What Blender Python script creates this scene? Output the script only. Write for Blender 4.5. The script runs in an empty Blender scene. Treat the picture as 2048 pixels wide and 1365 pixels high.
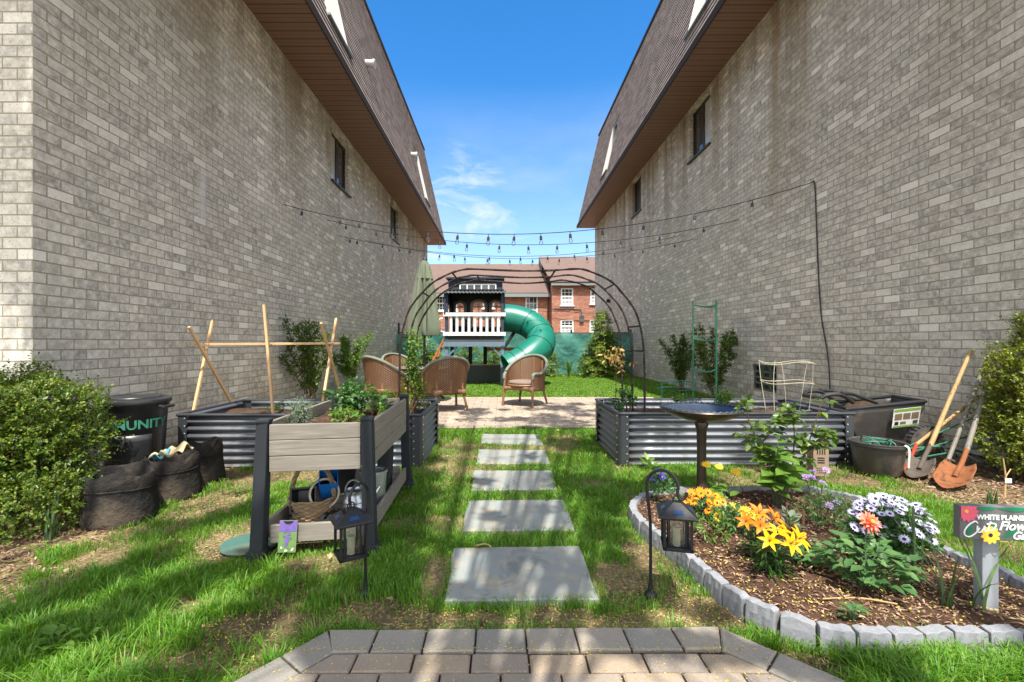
import bpy, math, random
import numpy as np
from mathutils import Vector, Matrix
R = math.radians
random.seed(7)
rng = np.random.default_rng(11)
scene = bpy.context.scene
C = scene.collection

# ------------------------------------------------------------------ camera, sky, sun, exposure
CAM_H, F, VX, VY = 1.2, 910.0, 1004.0, 687.0      # eye height, focal length in photo pixels, vanishing point
cd = bpy.data.cameras.new('camera')
cam = bpy.data.objects.new('camera', cd); C.objects.link(cam)
cd.sensor_width = 36.0; cd.lens = 36.0 * F / 2048.0
cd.shift_x = (1024 - VX) / 2048.0; cd.shift_y = (VY - 682.5) / 2048.0
cd.clip_start = 0.05; cd.clip_end = 3000
cam.location = (0, 0, CAM_H); cam.rotation_euler = (R(90), 0, 0)
scene.camera = cam

SUN_EL = R(64); SUN_AZ = (0.12, -1.0)               # towards the sun, on the ground plan
_n = math.hypot(*SUN_AZ)
SUN = Vector((SUN_AZ[0] / _n * math.cos(SUN_EL), SUN_AZ[1] / _n * math.cos(SUN_EL), math.sin(SUN_EL)))
ld = bpy.data.lights.new('sun', 'SUN'); ld.energy = 3.8; ld.angle = R(0.53); ld.color = (1.0, 0.96, 0.89)
sun = bpy.data.objects.new('sun', ld); C.objects.link(sun)
sun.rotation_euler = SUN.to_track_quat('Z', 'Y').to_euler(); sun.location = (2, -8, 30)

world = bpy.data.worlds.new('World'); scene.world = world; world.use_nodes = True
nt = world.node_tree; nt.nodes.clear()
def wn(t, **k):
    n = nt.nodes.new(t)
    for a, b in k.items(): setattr(n, a, b)
    return n
sky = wn('ShaderNodeTexSky', sky_type='NISHITA', sun_disc=False, sun_elevation=SUN_EL,
         sun_rotation=math.atan2(SUN_AZ[0], SUN_AZ[1]), air_density=1.0, dust_density=0.35, ozone_density=2.6, altitude=50)
tc = wn('ShaderNodeTexCoord'); mp = wn('ShaderNodeMapping'); mp.inputs['Scale'].default_value = (1.0, 1.0, 2.6)
mp.inputs['Location'].default_value = (0.35, 0.1, 0.12)
nz = wn('ShaderNodeTexNoise'); nz.inputs['Scale'].default_value = 2.3; nz.inputs['Detail'].default_value = 7; nz.inputs['Roughness'].default_value = .56
cr = wn('ShaderNodeValToRGB'); cr.color_ramp.elements[0].position = .50; cr.color_ramp.elements[1].position = .74
cr.color_ramp.elements[1].color = (.85, .85, .85, 1); cr.color_ramp.elements[0].color = (.30, .30, .30, 1)
sx = wn('ShaderNodeSeparateXYZ'); fade = wn('ShaderNodeMapRange'); fade.inputs['From Min'].default_value = .50; fade.inputs['From Max'].default_value = .18
mulf = wn('ShaderNodeMath', operation='MULTIPLY')
hs = wn('ShaderNodeHueSaturation'); hs.inputs['Saturation'].default_value = 1.36
mix = wn('ShaderNodeMixRGB'); mix.inputs[2].default_value = (3.6, 3.9, 4.3, 1)
bg = wn('ShaderNodeBackground'); bg.inputs['Strength'].default_value = 0.112; out = wn('ShaderNodeOutputWorld')
L_ = nt.links.new
L_(tc.outputs['Generated'], mp.inputs['Vector']); L_(mp.outputs[0], nz.inputs['Vector']); L_(nz.outputs['Fac'], cr.inputs[0])
L_(tc.outputs['Generated'], sx.inputs[0]); L_(sx.outputs['Z'], fade.inputs['Value'])
L_(cr.outputs[0], mulf.inputs[0]); L_(fade.outputs[0], mulf.inputs[1])
# one soft cloud patch low in the north, left of the gap
dot = wn('ShaderNodeVectorMath', operation='DOT_PRODUCT'); dot.inputs[1].default_value = Vector((-.10, 1, .25)).normalized()
pr = wn('ShaderNodeMapRange'); pr.inputs['From Min'].default_value = .980; pr.inputs['From Max'].default_value = .9965
nz3 = wn('ShaderNodeTexNoise'); nz3.inputs['Scale'].default_value = 9; nz3.inputs['Detail'].default_value = 8; nz3.inputs['Roughness'].default_value = .6; nz3.inputs['Distortion'].default_value = .6
cr3 = wn('ShaderNodeValToRGB'); cr3.color_ramp.elements[0].position = .40; cr3.color_ramp.elements[1].position = .78
m3 = wn('ShaderNodeMath', operation='MULTIPLY'); m4 = wn('ShaderNodeMath', operation='MAXIMUM')
L_(tc.outputs['Generated'], dot.inputs[0]); L_(dot.outputs['Value'], pr.inputs['Value']); L_(mp.outputs[0], nz3.inputs['Vector']); L_(nz3.outputs['Fac'], cr3.inputs[0])
L_(cr3.outputs[0], m3.inputs[0]); L_(pr.outputs[0], m3.inputs[1]); L_(m3.outputs[0], m4.inputs[0]); L_(mulf.outputs[0], m4.inputs[1])
L_(sky.outputs[0], hs.inputs['Color']); L_(hs.outputs[0], mix.inputs[1]); L_(m4.outputs[0], mix.inputs[0])
# unseen white cloud bank added across the southern sky to brighten the shaded walls
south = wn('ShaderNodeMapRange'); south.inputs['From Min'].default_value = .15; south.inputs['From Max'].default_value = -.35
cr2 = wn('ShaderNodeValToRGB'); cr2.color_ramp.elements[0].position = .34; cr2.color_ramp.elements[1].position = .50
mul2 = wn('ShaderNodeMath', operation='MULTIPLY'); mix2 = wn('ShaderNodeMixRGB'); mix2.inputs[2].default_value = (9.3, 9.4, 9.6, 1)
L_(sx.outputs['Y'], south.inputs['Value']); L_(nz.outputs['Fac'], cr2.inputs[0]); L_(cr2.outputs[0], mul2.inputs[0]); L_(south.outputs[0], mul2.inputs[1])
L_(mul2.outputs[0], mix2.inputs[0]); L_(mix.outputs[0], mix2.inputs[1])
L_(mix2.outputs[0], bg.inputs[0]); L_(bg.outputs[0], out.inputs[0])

vs = scene.view_settings
vs.view_transform = 'Standard'; vs.look = 'None'; vs.gamma = 1.0; vs.exposure = 1.33
scene.cycles.max_bounces = 8; scene.cycles.diffuse_bounces = 4; scene.cycles.transparent_max_bounces = 12
scene.cycles.use_denoising = True

# ------------------------------------------------------------------ helpers
def at(px, py, Y):                                   # photo pixel at depth Y -> world point
    return Vector(((px - VX) * Y / F, Y, CAM_H - (py - VY) * Y / F))
def gd(px, py, z=0.0):                               # photo pixel on the level z -> world point
    Y = F * (CAM_H - z) / (py - VY)
    return Vector(((px - VX) * Y / F, Y, z))

def tag(o, label=None, cat=None, group=None, kind=None):
    if label: o['label'] = label
    if cat: o['category'] = cat
    if group: o['group'] = group
    if kind: o['kind'] = kind
    return o
def thing(name, label, cat, loc=(0, 0, 0), rz=0.0, group=None):
    o = bpy.data.objects.new(name, None); C.objects.link(o)
    o.empty_display_size = .1
    o.location = loc; o.rotation_euler = (0, 0, rz)
    return tag(o, label, cat, group)
def kids(o): return [c for c in C.objects if c.parent == o]
def dup(o, loc=None, rz=None, label=None, parent=None, scale=None):
    c = o.copy(); C.objects.link(c)
    if parent is not None: c.parent = parent
    if loc is not None: c.location = loc
    if rz is not None: c.rotation_euler = (0, 0, rz)
    if scale is not None: c.scale = (scale,) * 3
    if label: c['label'] = label
    for k in kids(o): dup(k, parent=c)
    return c
def wloc(o):
    v = Vector((0, 0, 0))
    while o is not None: v += Vector(o.location); o = o.parent
    return v

def npmesh(name, V, faces, m, parent=None, smooth=False, world=False):
    """V (n,3); faces: list of index arrays (k,3) or (k,4)"""
    V = np.asarray(V, dtype=np.float32)
    if world and parent is not None: V = V - np.array(wloc(parent), dtype=np.float32)
    me = bpy.data.meshes.new(name)
    me.vertices.add(len(V)); me.vertices.foreach_set('co', V.ravel())
    tot = np.concatenate([np.full(len(f), f.shape[1], dtype=np.int32) for f in faces])
    loops = np.concatenate([f.ravel() for f in faces]).astype(np.int32)
    me.loops.add(len(loops)); me.loops.foreach_set('vertex_index', loops)
    me.polygons.add(len(tot))
    st = np.zeros(len(tot), dtype=np.int32); st[1:] = np.cumsum(tot)[:-1]
    me.polygons.foreach_set('loop_start', st)
    try: me.polygons.foreach_set('loop_total', tot)
    except Exception: pass
    me.update(calc_edges=True); me.validate()
    if smooth: me.polygons.foreach_set('use_smooth', np.ones(len(tot), dtype=bool))
    me.materials.append(m)
    o = bpy.data.objects.new(name, me); C.objects.link(o)
    if parent is not None: o.parent = parent
    return o

class MB:
    def __init__(s): s.v = []; s.f = []
    def add(s, vs, fs):
        o = len(s.v); s.v += [tuple(v) for v in vs]; s.f += [tuple(i + o for i in f) for f in fs]; return s
    def box(s, c, d, rz=0.0, M=None):
        hx, hy, hz = d[0] / 2, d[1] / 2, d[2] / 2
        m = M if M is not None else Matrix.Rotation(rz, 3, 'Z')
        vs = [Vector(c) + m @ Vector((x * hx, y * hy, z * hz)) for z in (-1, 1) for y in (-1, 1) for x in (-1, 1)]
        return s.add(vs, [(0, 2, 3, 1), (4, 5, 7, 6), (0, 1, 5, 4), (2, 6, 7, 3), (0, 4, 6, 2), (1, 3, 7, 5)])
    def beam(s, p, q, w, h, up=(0, 0, 1), w2=None, h2=None):
        p, q = Vector(p), Vector(q); d = (q - p).normalized(); u = Vector(up)
        if abs(d.dot(u)) > .98: u = Vector((0, 1, 0))
        x = d.cross(u).normalized(); y = x.cross(d).normalized()
        w2 = w if w2 is None else w2; h2 = h if h2 is None else h2
        vs = [p - x*w/2 - y*h/2, p + x*w/2 - y*h/2, p + x*w/2 + y*h/2, p - x*w/2 + y*h/2,
              q - x*w2/2 - y*h2/2, q + x*w2/2 - y*h2/2, q + x*w2/2 + y*h2/2, q - x*w2/2 + y*h2/2]
        return s.add(vs, [(3, 2, 1, 0), (4, 5, 6, 7), (0, 1, 5, 4), (1, 2, 6, 5), (2, 3, 7, 6), (3, 0, 4, 7)])
    def tube(s, pts, r, n=8, cap=True, closed=False):
        pts = [Vector(p) for p in pts]; k = len(pts); rr = r if isinstance(r, (list, tuple)) else [r] * k
        vs = []; ref = None
        for i, p in enumerate(pts):
            a = pts[(i - 1) % k] if (closed or i > 0) else p
            b = pts[(i + 1) % k] if (closed or i < k - 1) else p
            d = (b - a)
            d = d.normalized() if d.length > 1e-9 else Vector((0, 0, 1))
            if ref is None:
                ref = Vector((0, 0, 1)) if abs(d.z) < .9 else Vector((1, 0, 0))
            x = (ref - d * ref.dot(d))
            x = x.normalized() if x.length > 1e-6 else d.orthogonal().normalized()
            ref = x; y = d.cross(x)
            for j in range(n):
                t = 2 * math.pi * j / n
                vs.append(p + (x * math.cos(t) + y * math.sin(t)) * rr[i])
        fs = []
        for i in range(k if closed else k - 1):
            i2 = (i + 1) % k
            for j in range(n):
                fs.append((i*n + j, i*n + (j+1) % n, i2*n + (j+1) % n, i2*n + j))
        if cap and not closed:
            fs.append(tuple(reversed(range(n)))); fs.append(tuple((k-1)*n + j for j in range(n)))
        return s.add(vs, fs)
    def lathe(s, prof, c=(0, 0, 0), n=24, cap=True, wob=None):
        vs = []
        for i, (r, z) in enumerate(prof):
            for j in range(n):
                t = 2 * math.pi * j / n
                q = r * (1 if wob is None else wob(t, i))
                vs.append((c[0] + q * math.cos(t), c[1] + q * math.sin(t), c[2] + z))
        fs = [(i*n + j, i*n + (j+1) % n, (i+1)*n + (j+1) % n, (i+1)*n + j) for i in range(len(prof)-1) for j in range(n)]
        if cap:
            fs.append(tuple(reversed(range(n)))); fs.append(tuple((len(prof)-1)*n + j for j in range(n)))
        return s.add(vs, fs)
    def grid(s, fn, nu, nv, closeu=False):
        vs = [fn(i / (nu if closeu else nu - 1), j / (nv - 1)) for j in range(nv) for i in range(nu)]
        fs = []
        for j in range(nv - 1):
            for i in range(nu if closeu else nu - 1):
                i2 = (i + 1) % nu
                fs.append((j*nu + i, j*nu + i2, (j+1)*nu + i2, (j+1)*nu + i))
        return s.add(vs, fs)
    def prism(s, poly, z0, z1, bev=0.0):
        n = len(poly)
        cx = sum(p[0] for p in poly) / n; cy = sum(p[1] for p in poly) / n
        if bev <= 0:
            vs = [(x, y, z0) for x, y in poly] + [(x, y, z1) for x, y in poly]
            fs = [tuple(reversed(range(n))), tuple(range(n, 2*n))] + [(i, (i+1) % n, n + (i+1) % n, n + i) for i in range(n)]
            return s.add(vs, fs)
        def ins(x, y):
            d = math.hypot(x - cx, y - cy) or 1; k = max(0, (d - bev * 1.4) / d); return cx + (x - cx) * k, cy + (y - cy) * k
        vs = [(x, y, z0) for x, y in poly] + [(x, y, z1 - bev) for x, y in poly] + [(*ins(x, y), z1) for x, y in poly]
        fs = [tuple(range(2*n, 3*n))] + [(i, (i+1) % n, n + (i+1) % n, n + i) for i in range(n)] + [(n+i, n+(i+1) % n, 2*n + (i+1) % n, 2*n + i) for i in range(n)]
        return s.add(vs, fs)
    def build(s, name, m, parent=None, smooth=False, bevel=0.0, world=False, solid=0.0):
        off = wloc(parent) if (world and parent is not None) else Vector((0, 0, 0))
        me = bpy.data.meshes.new(name)
        me.from_pydata([(v[0]-off.x, v[1]-off.y, v[2]-off.z) for v in s.v], [], s.f)
        me.materials.append(m)
        if smooth:
            me.polygons.foreach_set('use_smooth', [True] * len(me.polygons))
            try: me.set_sharp_from_angle(angle=R(42))
            except Exception: pass
        me.update()
        o = bpy.data.objects.new(name, me); C.objects.link(o)
        if parent is not None: o.parent = parent
        if solid:
            md = o.modifiers.new('thick', 'SOLIDIFY'); md.thickness = solid; md.offset = 0
        if bevel:
            md = o.modifiers.new('bevel', 'BEVEL'); md.width = bevel; md.segments = 2; md.limit_method = 'ANGLE'; md.angle_limit = R(40)
        return o

def smoothpath(pts, n=6):                             # Catmull-Rom through points
    P = [Vector(p) for p in pts]; P = [P[0]*2 - P[1]] + P + [P[-1]*2 - P[-2]]; o = []
    for i in range(1, len(P) - 2):
        for k in range(n):
            t = k / n
            o.append(.5 * ((2*P[i]) + (P[i+1]-P[i-1])*t + (2*P[i-1]-5*P[i]+4*P[i+1]-P[i+2])*t*t + (3*P[i]-P[i-1]-3*P[i+1]+P[i+2])*t**3))
    o.append(P[-2]); return o

def vnoise(x, y, s=1.0, seed=0):                      # value noise, numpy
    x = np.asarray(x) * s + seed * 17.3; y = np.asarray(y) * s - seed * 9.1
    xi = np.floor(x).astype(np.int64); yi = np.floor(y).astype(np.int64); fx = x - xi; fy = y - yi
    fx = fx*fx*(3-2*fx); fy = fy*fy*(3-2*fy)
    def h(a, b):
        v = (a * 374761393 + b * 668265263 + seed * 1442695) & 0x7fffffff
        v = ((v ^ (v >> 13)) * 1274126177) & 0x7fffffff
        return ((v ^ (v >> 16)) & 0xffff) / 65535.0
    return (h(xi, yi)*(1-fx) + h(xi+1, yi)*fx)*(1-fy) + (h(xi, yi+1)*(1-fx) + h(xi+1, yi+1)*fx)*fy

def unit(a): return a / (np.linalg.norm(a, axis=-1, keepdims=True) + 1e-9)
def rdir(n): return unit(rng.normal(size=(n, 3)))
def leafgeo(P, D, N, L, W, fold=.25, droop=0.0, rich=False):
    """leaf blades: base P, along D, facing N. small: 2 quads each; rich: 8 tris each"""
    P = np.asarray(P, float); n = len(P); D = unit(np.asarray(D, float)); N = np.asarray(N, float)
    N = unit(N - D * (N * D).sum(1, keepdims=True)); S = np.cross(D, N)
    L = np.broadcast_to(np.asarray(L, float), (n,))[:, None]; W = np.broadcast_to(np.asarray(W, float), (n,))[:, None]
    if not rich:
        m = P + D*L*.5; up = N*W*fold
        t = P + D*L - N*L*droop
        V = np.stack([P, m + S*W*.5 + up, t, m - S*W*.5 + up, m], 1).reshape(-1, 3)
        b = np.arange(n)[:, None] * 5
        q = np.concatenate([b + np.array([[0, 4, 2, 1]]), b + np.array([[0, 3, 2, 4]])])
        return V, [q]
    def row(f, w, dr): return P + D*L*f - N*L*droop*f*f, S*W*.5*w, N*W*fold*w
    a0 = P; c1, s1, u1 = row(.33, .95, 0); c2, s2, u2 = row(.66, .75, 0); t = P + D*L - N*L*droop
    V = np.stack([a0, c1, c2, t, c1+s1+u1, c2+s2+u2, c1-s1+u1, c2-s2+u2], 1).reshape(-1, 3)
    b = np.arange(n)[:, None] * 8
    tri = np.concatenate([b + np.array([x]) for x in ([0, 1, 4], [1, 2, 5], [1, 5, 4], [2, 3, 5], [0, 6, 1], [1, 6, 7], [1, 7, 2], [2, 7, 3])])
    return V, [tri]
class Bag:                                            # collects leaf sets into one mesh
    def __init__(s): s.V = []; s.F = {3: [], 4: []}; s.n = 0
    def put(s, V, faces):
        for f in faces: s.F[f.shape[1]].append(f + s.n)
        s.V.append(V); s.n += len(V); return s
    def leaves(s, *a, **k): return s.put(*leafgeo(*a, **k))
    def build(s, name, m, parent=None, smooth=False, world=False):
        fs = [np.concatenate(v) for v in s.F.values() if v]
        return npmesh(name, np.concatenate(s.V), fs, m, parent, smooth, world)

# ------------------------------------------------------------------ materials
class NT:
    def __init__(s, name):
        s.m = bpy.data.materials.new(name); s.m.use_nodes = True; s.t = s.m.node_tree
        s.b = s.t.nodes['Principled BSDF']; s.o = s.t.nodes['Material Output']
    def n(s, t, **k):
        x = s.t.nodes.new(t)
        for a, v in k.items(): setattr(x, a, v)
        return x
    def l(s, a, b): s.t.links.new(a, b)
    def set(s, n, i, v): n.inputs[i].default_value = v
    def val(s, x, sock):
        if isinstance(x, (int, float)): sock.default_value = x
        elif isinstance(x, tuple): sock.default_value = x if len(x) == len(sock.default_value) else (*x, 1)
        else: s.l(x, sock)
    def math(s, op, a, b=0.0, c=None):
        n = s.n('ShaderNodeMath', operation=op); s.val(a, n.inputs[0]); s.val(b, n.inputs[1])
        if c is not None: s.val(c, n.inputs[2])
        return n.outputs[0]
    def mix(s, f, a, b, mode='MIX'):
        n = s.n('ShaderNodeMixRGB', blend_type=mode); s.val(f, n.inputs[0]); s.val(a, n.inputs[1]); s.val(b, n.inputs[2]); return n.outputs[0]
    def noise(s, scale, detail=4, rough=.55, vec=None, dist=0.0):
        n = s.n('ShaderNodeTexNoise'); s.set(n, 'Scale', scale); s.set(n, 'Detail', detail); s.set(n, 'Roughness', rough); s.set(n, 'Distortion', dist)
        if vec is not None: s.l(vec, n.inputs['Vector'])
        return n.outputs['Fac']
    def obj(s): return s.n('ShaderNodeTexCoord').outputs['Object']
    def pos(s): return s.n('ShaderNodeNewGeometry').outputs['Position']
    def scaled(s, vec, sc):
        n = s.n('ShaderNodeMapping'); s.set(n, 'Scale', sc); s.l(vec, n.inputs['Vector']); return n.outputs[0]
    def ramp(s, f, stops):
        n = s.n('ShaderNodeValToRGB'); e = n.color_ramp.elements
        while len(e) < len(stops): e.new(.5)
        for x, (p, c) in zip(e, stops): x.position = p; x.color = (*c, 1) if len(c) == 3 else c
        s.val(f, n.inputs[0]); return n.outputs[0]
    def rnd(s): return s.n('ShaderNodeNewGeometry').outputs['Random Per Island']
    def sep(s, vec):
        n = s.n('ShaderNodeSeparateXYZ'); s.l(vec, n.inputs[0]); return n.outputs
    def bump(s, h, strength=.4, dist=.01):
        n = s.n('ShaderNodeBump'); s.set(n, 'Strength', strength); s.set(n, 'Distance', dist); s.l(h, n.inputs['Height']); s.l(n.outputs[0], s.b.inputs['Normal'])
    def fin(s, col=None, rough=.6, metal=0.0, spec=.5):
        if col is not None: s.val(col, s.b.inputs['Base Color'])
        s.val(rough, s.b.inputs['Roughness']); s.val(metal, s.b.inputs['Metallic']); s.val(spec, s.b.inputs['Specular IOR Level'])
        return s.m
def lin(r, g, b):
    f = lambda c: (c/255/12.92) if c/255 <= .04045 else ((c/255+.055)/1.055)**2.4
    return (f(r), f(g), f(b))
def dim(c, k): return tuple(x * k for x in c)
def plain(name, c, rough=.6, metal=0.0, var=.25, scale=20, bump=.15, bd=.003, spec=.5, dirt=None):
    t = NT(name); v = t.obj(); a = t.noise(scale, 5, .6, v); col = t.mix(a, dim(c, 1-var), dim(c, 1+var))
    if dirt:
        d = t.ramp(t.noise(scale*.25, 6, .65, v), [(.5, (0, 0, 0)), (.68, (1, 1, 1))]); col = t.mix(t.math('MULTIPLY', d, .7), col, dirt)
    if bump: t.bump(t.noise(scale*2.5, 4, .6, v), bump, bd)
    return t.fin(col, rough, metal, spec)
def leafmat(name, c1, c2, c3=None, trans=.35, rough=.45, spec=.4, tcol=None):
    t = NT(name); r = t.rnd()
    stops = [(.0, c1), (.6, c2), (1, c3 or c2)]
    col = t.ramp(r, stops)
    col = t.mix(.55, col, t.mix(t.noise(4.5, 4, .6, t.pos()), (.45, .5, .5), (1.5, 1.4, 1.3)), 'MULTIPLY')
    t.fin(col, rough, 0, spec)
    tr = t.n('ShaderNodeBsdfTranslucent')
    t.val(t.mix(1.0, col, tcol or (1.5, 1.35, .55), 'MULTIPLY'), tr.inputs[0])
    mx = t.n('ShaderNodeMixShader'); t.set(mx, 0, trans)
    t.l(t.b.outputs[0], mx.inputs[1]); t.l(tr.outputs[0], mx.inputs[2]); t.l(mx.outputs[0], t.o.inputs[0])
    return t.m
def woodmat(name, c, c2, axis=(30, 30, 2), rough=.7, knots=True):
    t = NT(name); v = t.scaled(t.obj(), axis)
    g = t.noise(1.0, 6, .65, v, .8); col = t.mix(t.ramp(g, [(.3, (0, 0, 0)), (.7, (1, 1, 1))]), c, c2)
    col = t.mix(t.math('MULTIPLY', t.rnd(), .35), col, dim(c, .6)); col = t.mix(.3, col, t.mix(t.noise(3, 3, .5, t.obj()), dim(c, .7), dim(c2, 1.1)))
    t.bump(g, .25, .004)
    return t.fin(col, rough)
def glassmat(name, tint=(.9, .95, .95), rough=.02):   # thin clear pane
    t = NT(name); g = t.n('ShaderNodeBsdfGlossy'); t.set(g, 'Roughness', rough); tr = t.n('ShaderNodeBsdfTransparent'); t.set(tr, 0, (*tint, 1))
    lw = t.n('ShaderNodeLayerWeight'); t.set(lw, 0, .3); mx = t.n('ShaderNodeMixShader')
    t.l(t.math('ADD', t.math('MULTIPLY', lw.outputs['Fresnel'], .8), .06), mx.inputs[0]); t.l(tr.outputs[0], mx.inputs[1]); t.l(g.outputs[0], mx.inputs[2]); t.l(mx.outputs[0], t.o.inputs[0])
    return t.m
def brickmat(name, bh, bl, stops, mortar, jm=.011, stain=None, bumpd=.008, flip=False):
    t = NT(name); p = t.pos(); x, y, z = t.sep(p)
    u = t.math('ADD', x, y); row = t.math('FLOOR', t.math('DIVIDE', z, bh))
    uu = t.math('ADD', t.math('DIVIDE', u, bl), t.math('MULTIPLY', t.math('MODULO', t.math('ADD', row, 200.0), 2.0), .5))
    col_i = t.math('FLOOR', uu); fu = t.math('SUBTRACT', uu, col_i); fz = t.math('FRACT', t.math('DIVIDE', z, bh))
    du = t.math('MULTIPLY', t.math('SUBTRACT', .5, t.math('ABSOLUTE', t.math('SUBTRACT', fu, .5))), bl)
    dz = t.math('MULTIPLY', t.math('SUBTRACT', .5, t.math('ABSOLUTE', t.math('SUBTRACT', fz, .5))), bh)
    d = t.math('ADD', t.math('MINIMUM', du, dz), t.math('MULTIPLY', t.math('SUBTRACT', t.noise(40, 3, .6, p), .5), .005))
    mask = t.n('ShaderNodeMapRange'); t.set(mask, 'From Min', jm*.35); t.set(mask, 'From Max', jm*.75); t.l(d, mask.inputs['Value']); mk = mask.outputs[0]
    cv = t.n('ShaderNodeCombineXYZ'); t.l(row, cv.inputs[0]); t.l(col_i, cv.inputs[1])
    wn_ = t.n('ShaderNodeTexWhiteNoise', noise_dimensions='3D'); t.l(cv.outputs[0], wn_.inputs['Vector'])
    bc = t.ramp(wn_.outputs['Value'], stops)
    sc_ = t.n('ShaderNodeSeparateColor'); t.l(wn_.outputs['Color'], sc_.inputs[0])
    bc = t.mix(sc_.outputs[1], bc, t.mix(1.0, bc, (.97, .99, 1.01), 'MULTIPLY'))
    # blotches inside each brick, washes of pale lime, pits
    vv = t.n('ShaderNodeVectorMath', operation='ADD'); t.l(p, vv.inputs[0]); t.l(wn_.outputs['Color'], vv.inputs[1])
    n1 = t.noise(14, 5, .65, vv.outputs[0]); bc = t.mix(t.ramp(n1, [(.35, (0, 0, 0)), (.7, (.75, .75, .75))]), bc, dim(stops[-1][1], 1.0))
    n2 = t.noise(60, 3, .6, p); bc = t.mix(t.ramp(n2, [(.30, (.6, .6, .6)), (.42, (0, 0, 0))]), bc, dim(stops[0][1], .6))
    col = t.mix(mk, t.mix(t.noise(25, 3, .6, p), dim(mortar, .75), dim(mortar, 1.15)), bc)
    big = t.noise(.55, 4, .6, p); col = t.mix(.55, col, t.mix(big, (.62, .61, .60), (1.25, 1.25, 1.25)), 'MULTIPLY')
    if stain: col = stain(t, p, (x, y, z), col)
    t.bump(t.math('ADD', mk, t.math('MULTIPLY', n1, .35)), .6, bumpd)
    return t.fin(col, .88, 0, .3)

# ------------------------------------------------------------------ shared materials
def stain_left(t, p, xyz, col):
    x, y, z = xyz
    st = t.noise(1.0, 5, .6, t.scaled(p, (1.6, 1.6, .10)))         # vertical run marks below the eave
    hi = t.n('ShaderNodeMapRange'); t.set(hi, 'From Min', 3.2); t.set(hi, 'From Max', 7.0); t.l(z, hi.inputs['Value'])
    k = t.math('MULTIPLY', t.ramp(st, [(.44, (0, 0, 0)), (.62, (1, 1, 1))]), t.math('MULTIPLY', hi.outputs[0], .85))
    col = t.mix(k, col, (.22, .155, .075))
    lo = t.n('ShaderNodeMapRange'); t.set(lo, 'From Min', 1.5); t.set(lo, 'From Max', .1); t.l(z, lo.inputs['Value'])
    k2 = t.math('MULTIPLY', lo.outputs[0], t.ramp(t.noise(1.1, 4, .6, p), [(.35, (0, 0, 0)), (.62, (.75, .75, .75))]))
    col = t.mix(k2, col, t.mix(.5, col, (.24, .20, .085)))
    def band(y0, w, za, zb, left, c, amt, col):                   # one smear of old paint or rust at its own place on a wall
        a = t.n('ShaderNodeMapRange'); t.set(a, 'From Min', w); t.set(a, 'From Max', w*.3); t.l(t.math('ABSOLUTE', t.math('ADD', t.math('SUBTRACT', y, y0), t.math('MULTIPLY', t.math('SUBTRACT', t.noise(3, 4, .6, p), .5), w))), a.inputs['Value'])
        b = t.n('ShaderNodeMapRange'); t.set(b, 'From Min', za); t.set(b, 'From Max', za + (zb-za)*.25); t.l(z, b.inputs['Value'])
        c2 = t.n('ShaderNodeMapRange'); t.set(c2, 'From Min', zb); t.set(c2, 'From Max', zb - (zb-za)*.1); t.l(z, c2.inputs['Value'])
        s_ = t.math('LESS_THAN', x, 0.0) if left else t.math('GREATER_THAN', x, 0.0)
        k = t.math('MULTIPLY', t.math('MULTIPLY', a.outputs[0], b.outputs[0]), t.math('MULTIPLY', t.math('MULTIPLY', c2.outputs[0], s_), t.math('MULTIPLY', t.noise(9, 4, .7, p), amt)))
        return t.mix(k, col, c)
    col = band(6.0, .10, 2.75, 3.5, True, (.66, .66, .64), 1.3, col)
    col = band(8.25, .28, 3.2, 7.3, False, (.34, .25, .14), .55, col)
    return band(11.0, .20, 4.0, 6.0, False, (.34, .27, .16), .45, col)        # mossy tan splash zone
GB = [(0, lin(150, 145, 136)), (.25, lin(170, 165, 154)), (.62, lin(185, 179, 165)), (.88, lin(206, 200, 186)), (1, lin(244, 239, 227))]
M = {}
M['brick_grey'] = brickmat('grey brick', .095, .25, GB, lin(166, 156, 134), jm=.010, stain=stain_left)
M['brick_red'] = brickmat('red brick', .085, .24, [(0, lin(96, 46, 36)), (.4, lin(132, 68, 52)), (.75, lin(150, 84, 64)), (1, lin(176, 118, 92))], lin(190, 170, 150), bumpd=.004)
def soffit():
    t = NT('vinyl soffit'); x, y, z = t.sep(t.pos())
    f = t.math('FRACT', t.math('DIVIDE', y, .2)); a = t.math('LESS_THAN', f, .09); b = t.math('LESS_THAN', t.math('ABSOLUTE', t.math('SUBTRACT', f, .5)), .025)
    k = t.math('MAXIMUM', a, t.math('MULTIPLY', b, .45))
    col = t.mix(t.noise(.8, 4, .6, t.pos()), lin(118, 90, 76), lin(142, 110, 94)); col = t.mix(k, col, (.02, .013, .01))
    t.bump(t.math('SUBTRACT', 1.0, k), .8, .01)
    return t.fin(col, .5)
M['soffit'] = soffit()
def shingle():
    t = NT('brown roof shingle'); p = t.pos(); x, y, z = t.sep(p)
    row = t.math('FLOOR', t.math('DIVIDE', z, .1385)); cv = t.n('ShaderNodeCombineXYZ'); t.l(row, cv.inputs[0])
    t.l(t.math('FLOOR', t.math('ADD', t.math('DIVIDE', y, .30), t.math('MULTIPLY', row, .37))), cv.inputs[1])
    w = t.n('ShaderNodeTexWhiteNoise', noise_dimensions='3D'); t.l(cv.outputs[0], w.inputs['Vector'])
    col = t.ramp(w.outputs['Value'], [(0, lin(124, 112, 106)), (.5, lin(154, 139, 130)), (1, lin(184, 168, 157))])
    col = t.mix(t.noise(60, 3, .6, p), dim(lin(144, 130, 122), .7), col); t.bump(t.noise(90, 3, .6, p), .4, .006)
    return t.fin(col, .9, 0, .2)
M['shingle'] = shingle()
M['roof_brown'] = plain('far roof shingle', lin(100, 80, 70), .9, 0, .2, 1.5, .5, .02)
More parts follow.
